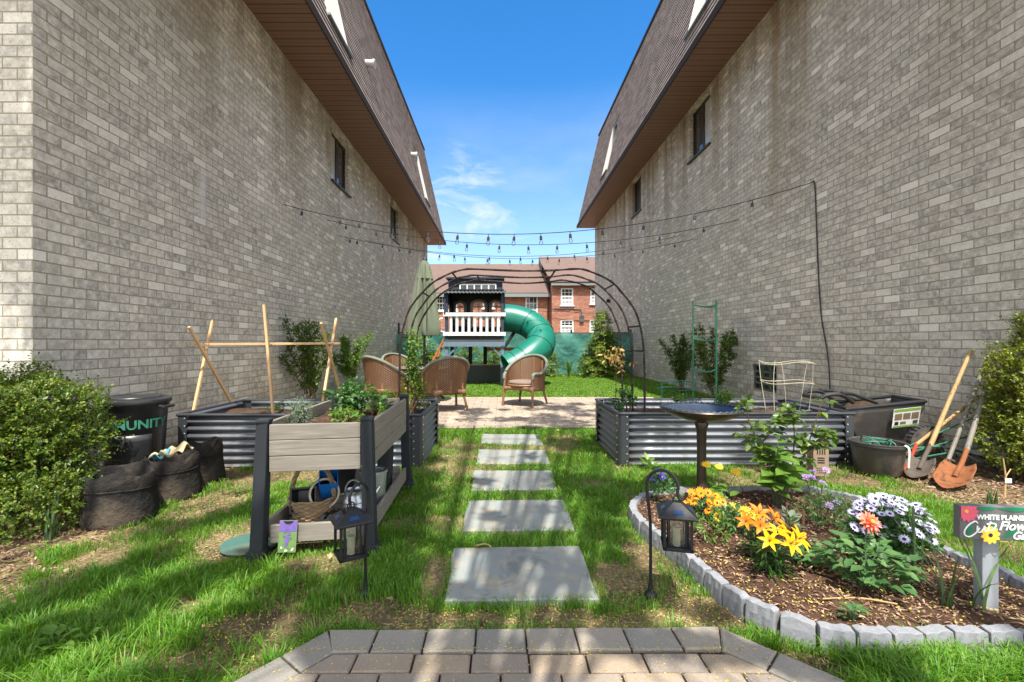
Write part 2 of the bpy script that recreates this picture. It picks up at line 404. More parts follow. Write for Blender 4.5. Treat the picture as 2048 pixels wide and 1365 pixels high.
M['fascia'] = plain('dark fascia', lin(62, 54, 48), .8, 0, .15, spec=.15)
M['bronze'] = plain('bronze window frame', lin(62, 52, 44), .4, .3, .1)
M['white'] = plain('white paint', (.78, .78, .75), .45, 0, .06)
M['trim_grey'] = plain('grey trim', lin(120, 128, 128), .5, 0, .08)
M['cheek'] = plain('pale grey siding', lin(188, 184, 178), .6, 0, .06)
def paneglass():
    t = NT('window glass'); return t.fin(t.mix(t.noise(.9, 2, .5, t.pos()), (.015, .018, .02), (.07, .08, .085)), .04, 0, .8)
M['pane'] = paneglass()
M['curtain'] = plain('curtain behind glass', (.55, .56, .55), .12, 0, .15, 3, .0, spec=.8)
M['black_metal'] = plain('black metal', (.018, .018, .02), .42, .3, .2)
M['grey_metal'] = plain('dull grey metal', (.25, .25, .25), .4, .8, .2)
def corrugated(name, c):
    t = NT(name); p = t.obj()
    d = t.ramp(t.noise(4, 6, .7, p), [(.45, (0, 0, 0)), (.72, (1, 1, 1))])
    lo = t.n('ShaderNodeMapRange'); x, y, z = t.sep(t.pos()); t.set(lo, 'From Min', .22); t.set(lo, 'From Max', .0); t.l(z, lo.inputs['Value'])
    k = t.math('MULTIPLY', d, t.math('ADD', .25, t.math('MULTIPLY', lo.outputs[0], .6)))
    return t.fin(t.mix(k, t.mix(t.noise(25, 4, .6, p), dim(c, .85), dim(c, 1.15)), lin(104, 90, 74)), .42, .5, .5)
M['corrugated'] = corrugated('corrugated steel', (.155, .165, .18))
M['bed_post'] = plain('dark steel corner post', (.055, .06, .066), .4, .4, .15)
M['screw'] = plain('zinc screw', (.7, .7, .7), .3, .8, .1)
M['old_wood'] = woodmat('weathered grey board', lin(92, 87, 80), lin(146, 138, 126), (3, 3, 60))
M['stake_wood'] = woodmat('pale pine stake', lin(176, 136, 92), lin(208, 172, 126), (40, 40, 3))
M['dark_wood'] = woodmat('charcoal painted wood', (.006, .009, .012), (.016, .021, .025), (30, 30, 3), .8)
M['blue_wood'] = woodmat('blue grey painted wood', lin(88, 106, 124), lin(112, 130, 146), (30, 30, 3))
M['navy_wood'] = woodmat('navy painted wood', lin(34, 46, 62), lin(48, 62, 80), (30, 30, 3))
M['orange_wood'] = woodmat('orange stained wood', lin(176, 96, 44), lin(205, 122, 62), (20, 20, 3))
M['panel_dark'] = woodmat('dark panel boards', lin(58, 64, 64), lin(80, 86, 84), (3, 3, 40))
M['box_dark'] = plain('dark playhouse board', (.012, .014, .018), .6, 0, .3)
def soil_mat(name, a, b, chips):
    t = NT(name); p = t.pos(); n1 = t.noise(9, 7, .7, p); col = t.mix(t.ramp(n1, [(.35, (0, 0, 0)), (.65, (1, 1, 1))]), a, b)
    col = t.mix(t.ramp(t.noise(70, 4, .7, p), [(.58, (0, 0, 0)), (.68, (1, 1, 1))]), col, chips)
    t.bump(t.math('ADD', t.noise(30, 6, .7, p), t.noise(110, 3, .7, p)), 1.0, .025)
    return t.fin(col, .95, 0, .15)
M['soil'] = soil_mat('dark soil', lin(62, 48, 38), lin(104, 82, 64), lin(140, 116, 92))
M['mulch'] = soil_mat('brown mulch', lin(66, 48, 38), lin(112, 84, 66), lin(160, 128, 104))
def ground_mat():
    t = NT('lawn earth'); p = t.pos(); n = t.noise(2.2, 6, .65, p)
    col = t.mix(t.ramp(n, [(.38, (0, 0, 0)), (.62, (1, 1, 1))]), lin(96, 82, 58), lin(142, 124, 90))
    col = t.mix(t.ramp(t.noise(55, 5, .7, p), [(.5, (0, 0, 0)), (.66, (1, 1, 1))]), col, lin(190, 168, 120))
    col = t.mix(t.ramp(t.noise(1.3, 5, .6, p), [(.5, (0, 0, 0)), (.64, (.8, .8, .8))]), col, lin(74, 60, 46))
    t.bump(t.math('ADD', t.noise(24, 6, .7, p), t.noise(120, 3, .7, p)), .9, .02)
    return t.fin(col, .95, 0, .15)
M['ground'] = ground_mat()
def paver_mat(name, a, b, c, spots):
    t = NT(name); p = t.pos(); col = t.ramp(t.rnd(), [(0, a), (.5, b), (1, c)])
    col = t.mix(.6, col, t.mix(t.noise(6, 5, .65, p), (.6, .6, .6), (1.35, 1.3, 1.2)), 'MULTIPLY')
    col = t.mix(t.ramp(t.noise(150, 3, .7, p), [(.55, (0, 0, 0)), (.7, (.55, .55, .55))]), col, spots)
    t.bump(t.math('ADD', t.noise(90, 4, .7, p), t.noise(8, 4, .6, p)), .55, .006)
    return t.fin(col, .85, 0, .3)
M['paver'] = paver_mat('path paver', lin(122, 113, 104), lin(138, 127, 114), lin(148, 132, 112), lin(178, 168, 154))
M['paver_edge'] = paver_mat('border paver', lin(122, 119, 113), lin(136, 131, 122), lin(144, 136, 124), lin(174, 168, 158))
M['patio'] = paver_mat('patio paver', lin(146, 133, 120), lin(160, 146, 130), lin(172, 156, 138), lin(184, 170, 154))
def bluestone():
    t = NT('bluestone'); p = t.pos(); a = t.noise(2.2, 6, .6, p); col = t.mix(a, lin(104, 112, 112), lin(152, 153, 145))
    col = t.mix(t.ramp(t.noise(7, 6, .7, p), [(.48, (0, 0, 0)), (.68, (.75, .75, .75))]), col, lin(160, 146, 120)); col = t.mix(t.ramp(t.noise(3.3, 5, .7, p, .6), [(.55, (0, 0, 0)), (.66, (.6, .6, .6))]), col, lin(88, 92, 90))
    t.bump(t.noise(35, 6, .7, p), .35, .006); return t.fin(col, .75, 0, .3)
M['bluestone'] = bluestone()
M['concrete'] = plain('grey concrete block', lin(126, 127, 130), .8, 0, .18, 14, .5, .008, dirt=lin(120, 110, 98))
M['felt'] = plain('black felt bag', (.026, .024, .022), .95, 0, .5, 7, 1.0, .02, .1, dirt=lin(98, 86, 72))
M['black_plastic'] = plain('black plastic', (.02, .021, .022), .38, 0, .25, 6, .1, dirt=(.06, .055, .05))
M['tub_plastic'] = plain('dusty black tub plastic', (.045, .042, .038), .42, 0, .4, 11, .3, dirt=lin(120, 106, 90))
M['chalk_green'] = plain('green chalk lettering', lin(84, 170, 140), .8, 0, .3, 30)
M['chalk_faint'] = plain('faint chalk', (.07, .10, .095), .9, 0, .3, 30)
M['bronze_dark'] = plain('dark bronze resin', lin(70, 62, 52), .35, .55, .3, 10, dirt=(.03, .03, .035))
M['basin'] = plain('bluish dark basin', lin(58, 68, 82), .35, .3, .35, 12)
def rust(name='rust', a=lin(106, 66, 42), b=lin(152, 96, 60), c=lin(70, 50, 40)):
    t = NT(name); p = t.obj(); col = t.mix(t.noise(9, 6, .7, p), a, b); col = t.mix(t.ramp(t.noise(14, 6, .7, p), [(.52, (0, 0, 0)), (.66, (1, 1, 1))]), col, c)
    t.bump(t.noise(60, 4, .7, p), .5, .003); return t.fin(col, .85, .1, .2)
M['rust'] = rust()
M['dark_steel'] = rust('dull spade steel', lin(70, 62, 56), lin(104, 94, 84), lin(50, 44, 40))
M['handle_tan'] = woodmat('worn tan handle', lin(150, 116, 72), lin(190, 158, 108), (40, 40, 4))
M['handle_grey'] = woodmat('weathered grey handle', lin(104, 98, 90), lin(140, 132, 120), (40, 40, 4))
M['red_paint'] = plain('red paint', lin(176, 52, 36), .5)
def twine():
    t = NT('rusty twine wrapped rod'); p = t.pos(); col = t.mix(t.ramp(t.noise(30, 3, .6, p), [(.4, (0, 0, 0)), (.6, (1, 1, 1))]), (.010, .008, .007), lin(58, 42, 34))
    col = t.mix(t.ramp(t.noise(75, 2, .5, p), [(.66, (0, 0, 0)), (.72, (1, 1, 1))]), col, lin(160, 128, 104)); t.bump(t.noise(80, 3, .6, p), .6, .004); return t.fin(col, .8, .2)
M['twine'] = twine()
M['green_wire'] = plain('green coated wire', lin(30, 98, 74), .5)
M['white_wire'] = plain('pale wire', lin(176, 166, 144), .5)
def wicker():
    t = NT('brown wicker'); p = t.obj(); x, y, z = t.sep(p)
    an = t.math('ARCTAN2', y, x); a = t.math('SINE', t.math('MULTIPLY', an, 44.0)); b = t.math('SINE', t.math('MULTIPLY', z, 190.0))
    w = t.math('MULTIPLY', a, b)
    col = t.mix(t.noise(5, 5, .6, p), lin(118, 82, 54), lin(170, 126, 84)); col = t.mix(t.ramp(w, [(.0, (.0, .0, .0)), (.5, (.9, .9, .9))]), dim(lin(120, 78, 50), .38), t.mix(.5, col, t.mix(t.noise(3, 4, .6, p), dim(lin(120, 78, 50), .5), lin(196, 150, 102))))
    t.bump(w, .8, .006); t.fin(col, .55)
    hole = t.math('MULTIPLY', t.math('LESS_THAN', w, -.72), 1.0)
    tr = t.n('ShaderNodeBsdfTransparent'); mx = t.n('ShaderNodeMixShader'); t.l(hole, mx.inputs[0]); t.l(t.b.outputs[0], mx.inputs[1]); t.l(tr.outputs[0], mx.inputs[2]); t.l(mx.outputs[0], t.o.inputs[0])
    return t.m
M['wicker'] = wicker()
M['wicker_solid'] = plain('wicker wrapped cane', lin(124, 90, 62), .5, 0, .3, 60, .6, .004)
M['wicker_rim'] = plain('worn grey green rim', lin(112, 116, 102), .6, 0, .3, 40, .5, .004)
M['cushion'] = plain('taupe cushion', lin(128, 108, 94), .9, 0, .15, 30)
M['slide'] = plain('green slide plastic', lin(22, 108, 90), .36, 0, .1, 3, .05)
M['slide_seam'] = plain('dark slide seam', (.008, .035, .03), .5)
def fabric(name, a, b, scale=3):
    t = NT(name); p = t.obj(); t.bump(t.noise(scale, 5, .6, p, .6), .8, .08); return t.fin(t.mix(t.noise(scale, 4, .6, p), a, b), .45, 0, .4)
M['fence_fabric'] = fabric('green privacy mesh', lin(20, 76, 68), lin(84, 142, 130), 2.5)
M['umbrella'] = plain('sage green canvas', lin(102, 110, 90), .85, 0, .12, 5, .2)
M['bulb'] = glassmat('bulb glass', (.95, .96, .97), .03)
M['lantern_glass'] = glassmat('lantern glass', (.82, .85, .82), .08)
M['candle'] = plain('cream candle tube', lin(222, 216, 192), .5, 0, .06)
M['solar'] = plain('blue solar cell', lin(30, 62, 100), .2, .2, .3, 60)
M['lantern_metal'] = plain('pewter painted lantern metal', lin(40, 40, 41), .42, .4, .2, 30)
M['basket'] = woodmat('basket willow', lin(110, 90, 66), lin(158, 134, 102), (30, 30, 30))
M['blue_plastic'] = plain('blue plastic', lin(30, 110, 190), .4)
M['zinc'] = plain('galvanised zinc', (.42, .44, .46), .32, .85, .25, 14)
M['rope_pale'] = plain('pale pot rim', lin(176, 166, 146), .7)
M['sign_board'] = plain('grey painted board', lin(92, 94, 94), .6, 0, .1, 12)
M['sign_text'] = plain('white sign paint', (.82, .82, .78), .6, 0, .05)
M['post_grey'] = woodmat('grey painted post', lin(134, 138, 142), lin(152, 156, 160), (30, 30, 3))
M['valve_green'] = plain('green valve lid', lin(62, 98, 88), .6, 0, .15, 12, .3, dirt=lin(110, 104, 84))
M['awning'] = plain('dark slate awning', lin(66, 72, 74), .6, 0, .15)
M['slate_roof'] = plain('house roof grey', lin(132, 136, 138), .6, 0, .15)
M['bee_wood'] = plain('bee house wood', lin(138, 116, 96), .75, 0, .12, 20)
M['hole_dark'] = plain('dark slot', (.01, .008, .006), .9, 0, .1)
M['label_white'] = plain('label paper', (.7, .7, .66), .4, 0, .05)
M['label_green'] = plain('label green', lin(120, 160, 60), .4, 0, .15)
M['label_photo'] = plain('label photo brown', lin(120, 104, 82), .4, 0, .9, 60, .0)
M['purple'] = plain('lavender print', lin(104, 84, 150), .5, 0, .5, 90, 0)
M['print_green'] = plain('card green print', lin(96, 124, 70), .5, 0, .35, 50, 0)
# foliage
M['grass'] = leafmat('lawn grass', (.072, .195, .014), (.130, .320, .026), (.24, .35, .060), .45, .5)
M['boxwood'] = leafmat('boxwood leaf', (.030, .070, .010), (.095, .165, .018), (.25, .29, .035), .34, .38)
M['boxwood_yellow'] = leafmat('yellow boxwood leaf', (.06, .10, .012), (.17, .22, .022), (.34, .35, .045), .36, .4)
M['rose'] = leafmat('rose leaf', (.045, .09, .018), (.09, .17, .03), (.17, .24, .045), .36, .4)
M['leaf_mid'] = leafmat('mid green leaf', (.035, .10, .028), (.06, .15, .038), (.10, .20, .05), .32, .4)
M['leaf_bright'] = leafmat('bright green leaf', (.085, .19, .028), (.13, .25, .036), (.17, .30, .05), .42, .4)
M['leaf_grey'] = leafmat('sage grey leaf', (.09, .14, .085), (.15, .21, .13), (.2, .25, .17), .25, .6)
M['dahlia_leaf'] = leafmat('dahlia leaf', (.05, .125, .040), (.075, .175, .055), (.11, .21, .06), .3, .4)
M['lily_leaf'] = leafmat('lily leaf', (.018, .055, .014), (.03, .085, .018), (.06, .12, .02), .25, .35)
M['conifer'] = leafmat('conifer spray', (.07, .135, .018), (.17, .26, .035), (.30, .36, .06), .34, .5)
M['conifer_tan'] = leafmat('dry tan frond', lin(190, 160, 96), lin(206, 180, 120), lin(170, 134, 76), .3, .6)
M['iris'] = leafmat('blade leaf', (.05, .10, .035), (.075, .14, .05), (.11, .18, .06), .25, .45)
M['tree_leaf'] = leafmat('tree leaf', (.03, .07, .012), (.05, .11, .016), (.08, .14, .024), .12, .45)
M['stem'] = plain('green stem', (.05, .085, .03), .6)
M['cane'] = plain('brown cane', lin(92, 66, 48), .8, 0, .3, 30)
M['bark'] = plain('bark', lin(96, 82, 70), .9, 0, .3, 9, .8, .03)
def petal(name, c1, c2): return leafmat(name, c1, c2, None, .25, .5, .3, (1.2, 1.1, 1.0))
M['p_orange'] = petal('orange petal', lin(232, 116, 14), lin(248, 156, 30))
M['p_gold'] = petal('golden petal', lin(244, 190, 30), lin(250, 206, 60))
M['p_yellow'] = petal('yellow lily petal', lin(228, 160, 4), lin(240, 186, 10))
M['p_lily_orange'] = petal('orange lily petal', lin(240, 110, 14), lin(248, 136, 30))
M['p_white'] = petal('white violet petal', lin(128, 120, 192), lin(204, 202, 236))
M['p_violet'] = petal('violet petal', lin(120, 112, 190), lin(160, 150, 215))
M['p_lav'] = petal('lavender petal', lin(150, 124, 196), lin(176, 154, 214))
M['p_blue'] = petal('deep blue petal', lin(62, 62, 160), lin(96, 92, 186))
M['p_pink'] = petal('pink dahlia petal', lin(220, 84, 110), lin(240, 160, 120))
M['p_peach'] = petal('peach dahlia petal', lin(242, 170, 110), lin(246, 200, 120))
M['p_red'] = petal('dark red petal', lin(130, 18, 34), lin(160, 30, 44))
M['disc_dark'] = plain('dark flower centre', (.03, .015, .02), .8)
M['disc_yellow'] = plain('yellow flower centre', lin(230, 180, 40), .8)
M['chip'] = leafmat('wood chip', lin(92, 70, 56), lin(138, 112, 92), lin(176, 150, 126), .0, .9, .1)
M['petal_litter'] = leafmat('fallen yellow blossom', lin(190, 168, 60), lin(214, 196, 90), lin(170, 140, 70), .1, .8, .2)

# ------------------------------------------------------------------ ground, paths, patio
def clip(poly, hp):                                   # keep the side where a*x+b*y<=c
    a, b, c = hp; o = []
    for i in range(len(poly)):
        p, q = poly[i], poly[(i+1) % len(poly)]; dp = a*p[0]+b*p[1]-c; dq = a*q[0]+b*q[1]-c
        if dp <= 0: o.append(p)
        if dp * dq < 0: k = dp/(dp-dq); o.append((p[0]+(q[0]-p[0])*k, p[1]+(q[1]-p[1])*k))
    return o
def halfplanes(poly, inset=0.0):                      # convex, counter-clockwise
    h = []
    for i in range(len(poly)):
        p, q = poly[i], poly[(i+1) % len(poly)]; a, b = q[1]-p[1], -(q[0]-p[0]); l = math.hypot(a, b); a /= l; b /= l
        h.append((a, b, a*p[0]+b*p[1]-inset))
    return h
def inside(poly, x, y):
    r = np.zeros(np.shape(x), bool); n = len(poly)
    for i in range(n):
        (x0, y0), (x1, y1) = poly[i], poly[(i+1) % n]
        c = ((y0 > y) != (y1 > y)) & (x < (x1-x0)*(y-y0)/((y1-y0) if y1 != y0 else 1e-9) + x0); r ^= c
    return r
def ground():
    b = MB()
    xs = [-800, -60, -12] + list(np.linspace(-5, 6, 90)) + [14, 60, 800]; ys = [-800, -60, -8] + list(np.linspace(-1, 18, 150)) + [26, 60, 1500]
    X, Y = np.meshgrid(xs, ys); Z = (vnoise(X, Y, 1.3, 3)-.5)*.03 + (vnoise(X, Y, 6, 5)-.5)*.012
    Z[(np.abs(X) > 20) | (Y > 30) | (Y < -10)] = 0
    n, m_ = len(xs), len(ys); i = np.arange(n*m_).reshape(m_, n)
    q = np.stack([i[:-1, :-1], i[:-1, 1:], i[1:, 1:], i[1:, :-1]], -1).reshape(-1, 4)
    o = npmesh('ground', np.stack([X.ravel(), Y.ravel(), Z.ravel()-.012], 1), [q], M['ground'], smooth=True); tag(o, kind='structure')
ground()

WALK = [(-.95, -4), (1.2, -4), (1.2, 1.58), (.90, 1.885), (-.71, 1.865), (-.95, 1.56)]
def walk():
    b = MB(); b.prism(WALK, -.03, .012); tag(b.build('path_bedding', M['soil']), kind='structure')
    e = MB(); g = .004
    # border course along the three front sides
    edges = [(WALK[2], WALK[3], 2), (WALK[3], WALK[4], 8), (WALK[4], WALK[5], 2), (WALK[1], WALK[2], 20), (WALK[5], WALK[0], 20)]
    wd = .135
    hp = halfplanes(WALK)
    cen = (.12, -1)
    for p, q, n in edges:
        d = Vector((q[0]-p[0], q[1]-p[1])); l = d.length; d /= l; nn = Vector((-d.y, d.x))
        if nn.dot(Vector(cen)-Vector(p)) < 0: nn = -nn
        for k in range(n):
            a = Vector(p) + d*(l*k/n + g); c = Vector(p) + d*(l*(k+1)/n - g)
            ka = .055 if k == 0 and n < 15 else 0; kc = .055 if k == n-1 and n < 15 else 0
            e.prism([tuple(a), tuple(c), tuple(c + nn*wd - d*kc), tuple(a + nn*wd + d*ka)][::1], -.03, .028 + random.uniform(-.002, .002), .006)
    tag(e.build('path_border', M['paver_edge']), kind='structure')
    ip = halfplanes(WALK, wd + g*2); f = MB(); bw, bd = .215, .102
    for r in range(46):
        y1 = 1.865 - wd - .006 - r*bd; off = [0, .11, .05, .16][r % 4]
        for k in range(-6, 7):
            x0 = .1 + k*bw + off; w = bw
            poly = [(x0+g, y1-bd+g), (x0+w-g, y1-bd+g), (x0+w-g, y1-g), (x0+g, y1-g)]
            for h in ip:
                poly = clip(poly, h)
                if len(poly) < 3: break
            if len(poly) >= 3: f.prism(poly, -.03, .027 + random.uniform(-.003, .003), .006)
    tag(f.build('path_paving', M['paver']), kind='structure')
walk()
PATIO = (-3.7, 3.3, 6.40, 10.0)
def patio():
    b = MB(); x0, x1, y0, y1 = PATIO; b.prism([(x0, y0), (x1, y0), (x1, y1), (x0, y1)], -.03, .004); tag(b.build('patio_bedding', M['mulch']), kind='structure')
    f = MB(); bw, bd, g = .30, .15, .0035
    for r in range(int((y1-y0)/bd)):
        for k in range(int((x1-x0)/bw)+1):
            xa = x0 + (k - (.5 if r % 2 else 0))*bw; xb = min(xa+bw, x1); xa = max(xa, x0)
            if xb - xa > .05: f.prism([(xa+g, y0+r*bd+g), (xb-g, y0+r*bd+g), (xb-g, y0+(r+1)*bd-g), (xa+g, y0+(r+1)*bd-g)], -.03, .018 + random.uniform(-.002, .002), .004)
    tag(f.build('patio_paving', M['patio']), kind='structure')
patio()

STONES = []
def stones():
    S = [([(907, 1095), (1160, 1091), (1197, 1197), (890, 1201)], 'largest bluestone stepping slab, nearest the paved path'),
         ([(936, 1001), (1128, 999), (1150, 1059), (925, 1062)], 'wide bluestone stepping slab just beyond the largest one, beside the planter legs'),
         ([(948, 941), (1103, 941), (1114, 978), (941, 980)], 'middle bluestone stepping slab of the five in the lawn'),
         ([(957, 899), (1092, 900), (1099, 927), (951, 927)], 'bluestone stepping slab between the middle one and the smallest'),
         ([(965, 868), (1080, 869), (1086, 889), (962, 886)], 'smallest looking bluestone stepping slab, nearest the patio')]
    for q, lab in S:
        P = [gd(x, y, .014) for x, y in q]; poly = []
        for i in range(4):
            a, c = P[i], P[(i+1) % 4]
            for k in range(6):
                v = a.lerp(c, k/6); poly.append((v.x + random.uniform(-.006, .006), v.y + random.uniform(-.006, .006)))
        poly = poly[::-1]; STONES.append([(sum(p[0] for p in poly)/24*.08 + x*.92, sum(p[1] for p in poly)/24*.08 + y*.92) for x, y in poly])
        cx = sum(p[0] for p in poly)/24; cy = sum(p[1] for p in poly)/24
        b = MB(); b.prism([(x-cx, y-cy) for x, y in poly], -.03, .014, .006)
        o = b.build('stepping_stone', M['bluestone']); o.location = (cx, cy, 0); tag(o, lab, 'stepping stone', 'stepping stones across the lawn')
stones()

# ------------------------------------------------------------------ buildings
def panel(mb, n_ax, c, a0, a1, z0, z1, holes, depth, sgn):
    """wall sheet on plane axis=c with rectangular openings; reveals go `depth` to the -sgn side"""
    A = sorted({a0, a1, *[h[0] for h in holes], *[h[1] for h in holes]}); Z = sorted({z0, z1, *[h[2] for h in holes], *[h[3] for h in holes]})
    pt = (lambda a, z, d=0: (c - sgn*d, a, z)) if n_ax == 'x' else (lambda a, z, d=0: (a, c - sgn*d, z))
    for i in range(len(A)-1):
        for j in range(len(Z)-1):
            ca, cz = (A[i]+A[i+1])/2, (Z[j]+Z[j+1])/2
            if any(h[0] < ca < h[1] and h[2] < cz < h[3] for h in holes): continue
            mb.add([pt(A[i], Z[j]), pt(A[i+1], Z[j]), pt(A[i+1], Z[j+1]), pt(A[i], Z[j+1])], [(0, 1, 2, 3)])
    for h in holes:
        e = [(h[0], h[2]), (h[1], h[2]), (h[1], h[3]), (h[0], h[3])]
        for k in range(4):
            p, q = e[k], e[(k+1) % 4]; mb.add([pt(*p), pt(*q), pt(*q, depth), pt(*p, depth)], [(0, 1, 2, 3)])

def slider(root, x, sgn, ya, yb, za, zb, d=.13):      # bronze sliding window set into the side wall
    f = MB(); xc = x - sgn*d; w = .05
    for y in (ya+w/2, (ya+yb)/2, yb-w/2): f.box((xc, y, (za+zb)/2), (.06, w, zb-za-.002))
    for z in (za+w/2, zb-w/2): f.box((xc-sgn*.002, (ya+yb)/2, z), (.055, yb-ya-.004, w))
    f.box((x+sgn*.012, (ya+yb)/2, za-.02), (.09, yb-ya+.10, .036))
    wdw = f.build('window', M['bronze'], root, world=True)
    m_ = (ya+yb)/2
    g = MB(); g.box((xc-sgn*.01, (ya+m_)/2, (za+zb)/2), (.012, m_-ya-.05, zb-za-.09)); g.build('pane', M['curtain'], wdw, world=True)
    g = MB(); g.box((xc-sgn*.01, (yb+m_)/2, (za+zb)/2), (.012, yb-m_-.05, zb-za-.09)); g.build('pane', M['pane'], wdw, world=True)
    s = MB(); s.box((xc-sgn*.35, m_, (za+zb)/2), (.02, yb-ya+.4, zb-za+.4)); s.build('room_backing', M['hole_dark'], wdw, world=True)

def mansard_house(name, label, W, sgn, zs, xo, zt, xt, y0, y1, wins, dormers, vents, extra=None):
    """sgn=+1: house on the left, its side wall faces +X at x=-W ; sgn=-1: mirrored on the right"""
    X = lambda v: -sgn*v                              # distance from the alley axis -> world x
    root = thing(name, label, 'building', (X(W+6), (y0+y1)/2, 0))
    wl = MB(); panel(wl, 'x', X(W), y0, y1, -.3, zs+.05, wins, .2, sgn)
    panel(wl, 'y', y0, min(X(W), X(W+12)), max(X(W), X(W+12)), -.3, zs+.05, [], .1, -1)
    panel(wl, 'y', y1, min(X(W), X(W+12)), max(X(W), X(W+12)), -.3, zs+.05, [], .1, 1)
    panel(wl, 'x', X(W+12), y0, y1, -.3, zs+.05, [], .1, -sgn)
    wl.build('wall', M['brick_grey'], root, world=True)
    ov = W - xo; ya, yb = y0-ov, y1+ov*.15
    s = MB(); s.box(((X(xo)+X(W+12.5))/2, (ya+yb)/2, zs+.02), (abs(xo-W-12.5), yb-ya, .03)); s.build('soffit', M['soffit'], root, world=True)
    f = MB(); f.box((X(xo-.012), (ya+yb)/2, zs+.07), (.024, yb-ya+.03, .16)); f.build('fascia', M['fascia'], root, world=True)
    # lapped shingle courses, each course a wedge standing proud of the one above
    r = MB(); n = int((zt-zs-.12)/.1385); sl = (xt-xo)/(zt-zs)
    for k in range(n):
        z = zs + .12 + k*.1385; lift = .022
        xa = xo + sl*(z-zs) - lift; xb = xo + sl*(z+.1385-zs) - .004
        e0 = ya - .02 + (z-zs)*.16; e1 = yb + .02 - (z-zs)*.06
        cuts = [e0] + [y for (yn, yf, zb, zt2) in dormers if zb < z + .07 < zt2 for y in (yn, yf)] + [e1]
        for s0, s1 in zip(cuts[::2], cuts[1::2]):
            vsx = [(X(xa), s0, z), (X(xa), s1, z), (X(xb), s1, z+.1385), (X(xb), s0, z+.1385),
                   (X(xa+lift), s0, z), (X(xa+lift), s1, z)]
            r.add(vsx, [(0, 1, 2, 3) if sgn < 0 else (3, 2, 1, 0), (0, 4, 5, 1)])
        # hip ends turning the corner
        for e, inn in ((e0, 1), (e1, -1)):
            r.add([(X(xa), e, z), (X(W+12.5), e, z), (X(W+12.5), e + inn*.02, z+.1385), (X(xb), e + inn*.02, z+.1385)], [(0, 1, 2, 3)])
    r.build('mansard_roof', M['shingle'], root, world=True)
    t = MB(); t.box(((X(xt-.06)+X(W+12.5))/2, (ya+.9+yb-.3)/2, zt-.02), (abs(xt-W-12.5)+.06, yb-ya-1.2, .10)); t.build('roof_cap', M['fascia'], root, world=True)
    for (yn, yf, zb, zt2) in dormers:                 # windows standing upright in recesses cut into the slope
        xs = lambda z: xo + sl*(z-zs) - .01
        xbk = xs(zt2) + .10
        d = MB(); fr = [(yn, zb), (yf, zb), (yf, zt2), (yn, zt2)]
        for k in range(4):
            (y0_, z0_), (y1_, z1_) = fr[k], fr[(k+1) % 4]
            d.add([(X(xs(z0_)), y0_, z0_), (X(xs(z1_)), y1_, z1_), (X(xbk), y1_, z1_), (X(xbk), y0_, z0_)], [(0, 1, 2, 3)])
        dm = d.build('window_recess', M['cheek'], root, world=True)
        fl = MB(); fl.box((X(xs(zb)-.03), (yn+yf)/2, zb-.01), (.06, yf-yn+.02, .04)); fl.build('sill_flashing', M['trim_grey'], dm, world=True)
        f = MB(); xw = X(xbk-.04)
        for y in (yn+.05, (yn+yf)/2, yf-.05): f.box((xw, y, (zb+zt2)/2), (.06, .08, zt2-zb-.01))
        for z in (zb+.06, zt2-.06): f.box((X(xbk-.043), (yn+yf)/2, z), (.055, yf-yn-.01, .08))
        wf = f.build('window', M['trim_grey'], dm, world=True)
        w = MB(); w.box((X(xbk-.012), (yn+yf)/2, (zb+zt2)/2), (.012, yf-yn, zt2-zb)); w.build('pane', M['pane'], wf, world=True)
    for (vy, vz) in vents:
        v = MB(); xv = xo + sl*(vz-zs)
        v.tube([(X(xv+.02), vy, vz), (X(xv-.20), vy, vz-.02)], .085, 14); v.tube([(X(xv-.18), vy, vz-.02), (X(xv-.24), vy, vz-.03)], .11, 14)
        v.build('vent', M['cheek'], root, smooth=True, world=True)
    for h in wins:
        if h[2] > 2: slider(root, X(W), sgn, *h)
    return root
lh = mansard_house('brick_building', 'grey brick building on the left with brown shingled mansard roof and deep soffit', 3.95, 1, 6.42, 3.0, 11.4, 4.12, 3.83, 24.1,
    [(10.54, 11.75, 5.0, 6.22), (16.05, 17.36, 5.0, 6.22)], [(8.2, 9.46, 7.15, 9.4), (18.6, 19.8, 7.15, 9.4)], [(11.3, 8.16), (17.1, 8.3)])
rh = mansard_house('brick_building', 'grey brick building on the right with cable down its wall and brown mansard roof', 4.9, -1, 7.3, 3.98, 12.1, 5.1, 3.3, 24.0,
    [(10.72, 11.9, 5.92, 7.2), (16.0, 17.1, 5.92, 7.2), (8.12, 8.95, .30, .80)], [(9.0, 10.25, 8.05, 10.3), (17.9, 19.1, 8.05, 10.3)], [])
v = MB()                                              # basement vent window of the right building
for y in (8.14, 8.38, 8.66, 8.93): v.box((4.97, y, .55), (.04, .045, .498))
for z in (.32, .44, .55, .66, .78): v.box((4.965, 8.535, z), (.03, .82, .035))
vw = v.build('vent_window', M['grey_metal'], rh, world=True)
g = MB(); g.box((5.02, 8.535, .55), (.02, .82, .49)); g.build('pane', M['pane'], vw, world=True)
def wall_lamp(p, label):
    t = thing('wall_lamp', label, 'lamp', p, 0, 'small black lamps on the right wall')
    b = MB(); b.box((-.02, 0, 0), (.04, .10, .14)); b.build('back_plate', M['black_metal'], t, bevel=.006)
    b = MB(); b.box((-.10, 0, .02), (.14, .12, .16)); b.build('housing', M['black_metal'], t, bevel=.02)
wall_lamp((4.9, 20.6, 3.1), 'small black wall lamp high on the right wall behind the arch')
wall_lamp((4.9, 9.5, 1.24), 'small black wall lamp low on the right wall among the rose bush tops')

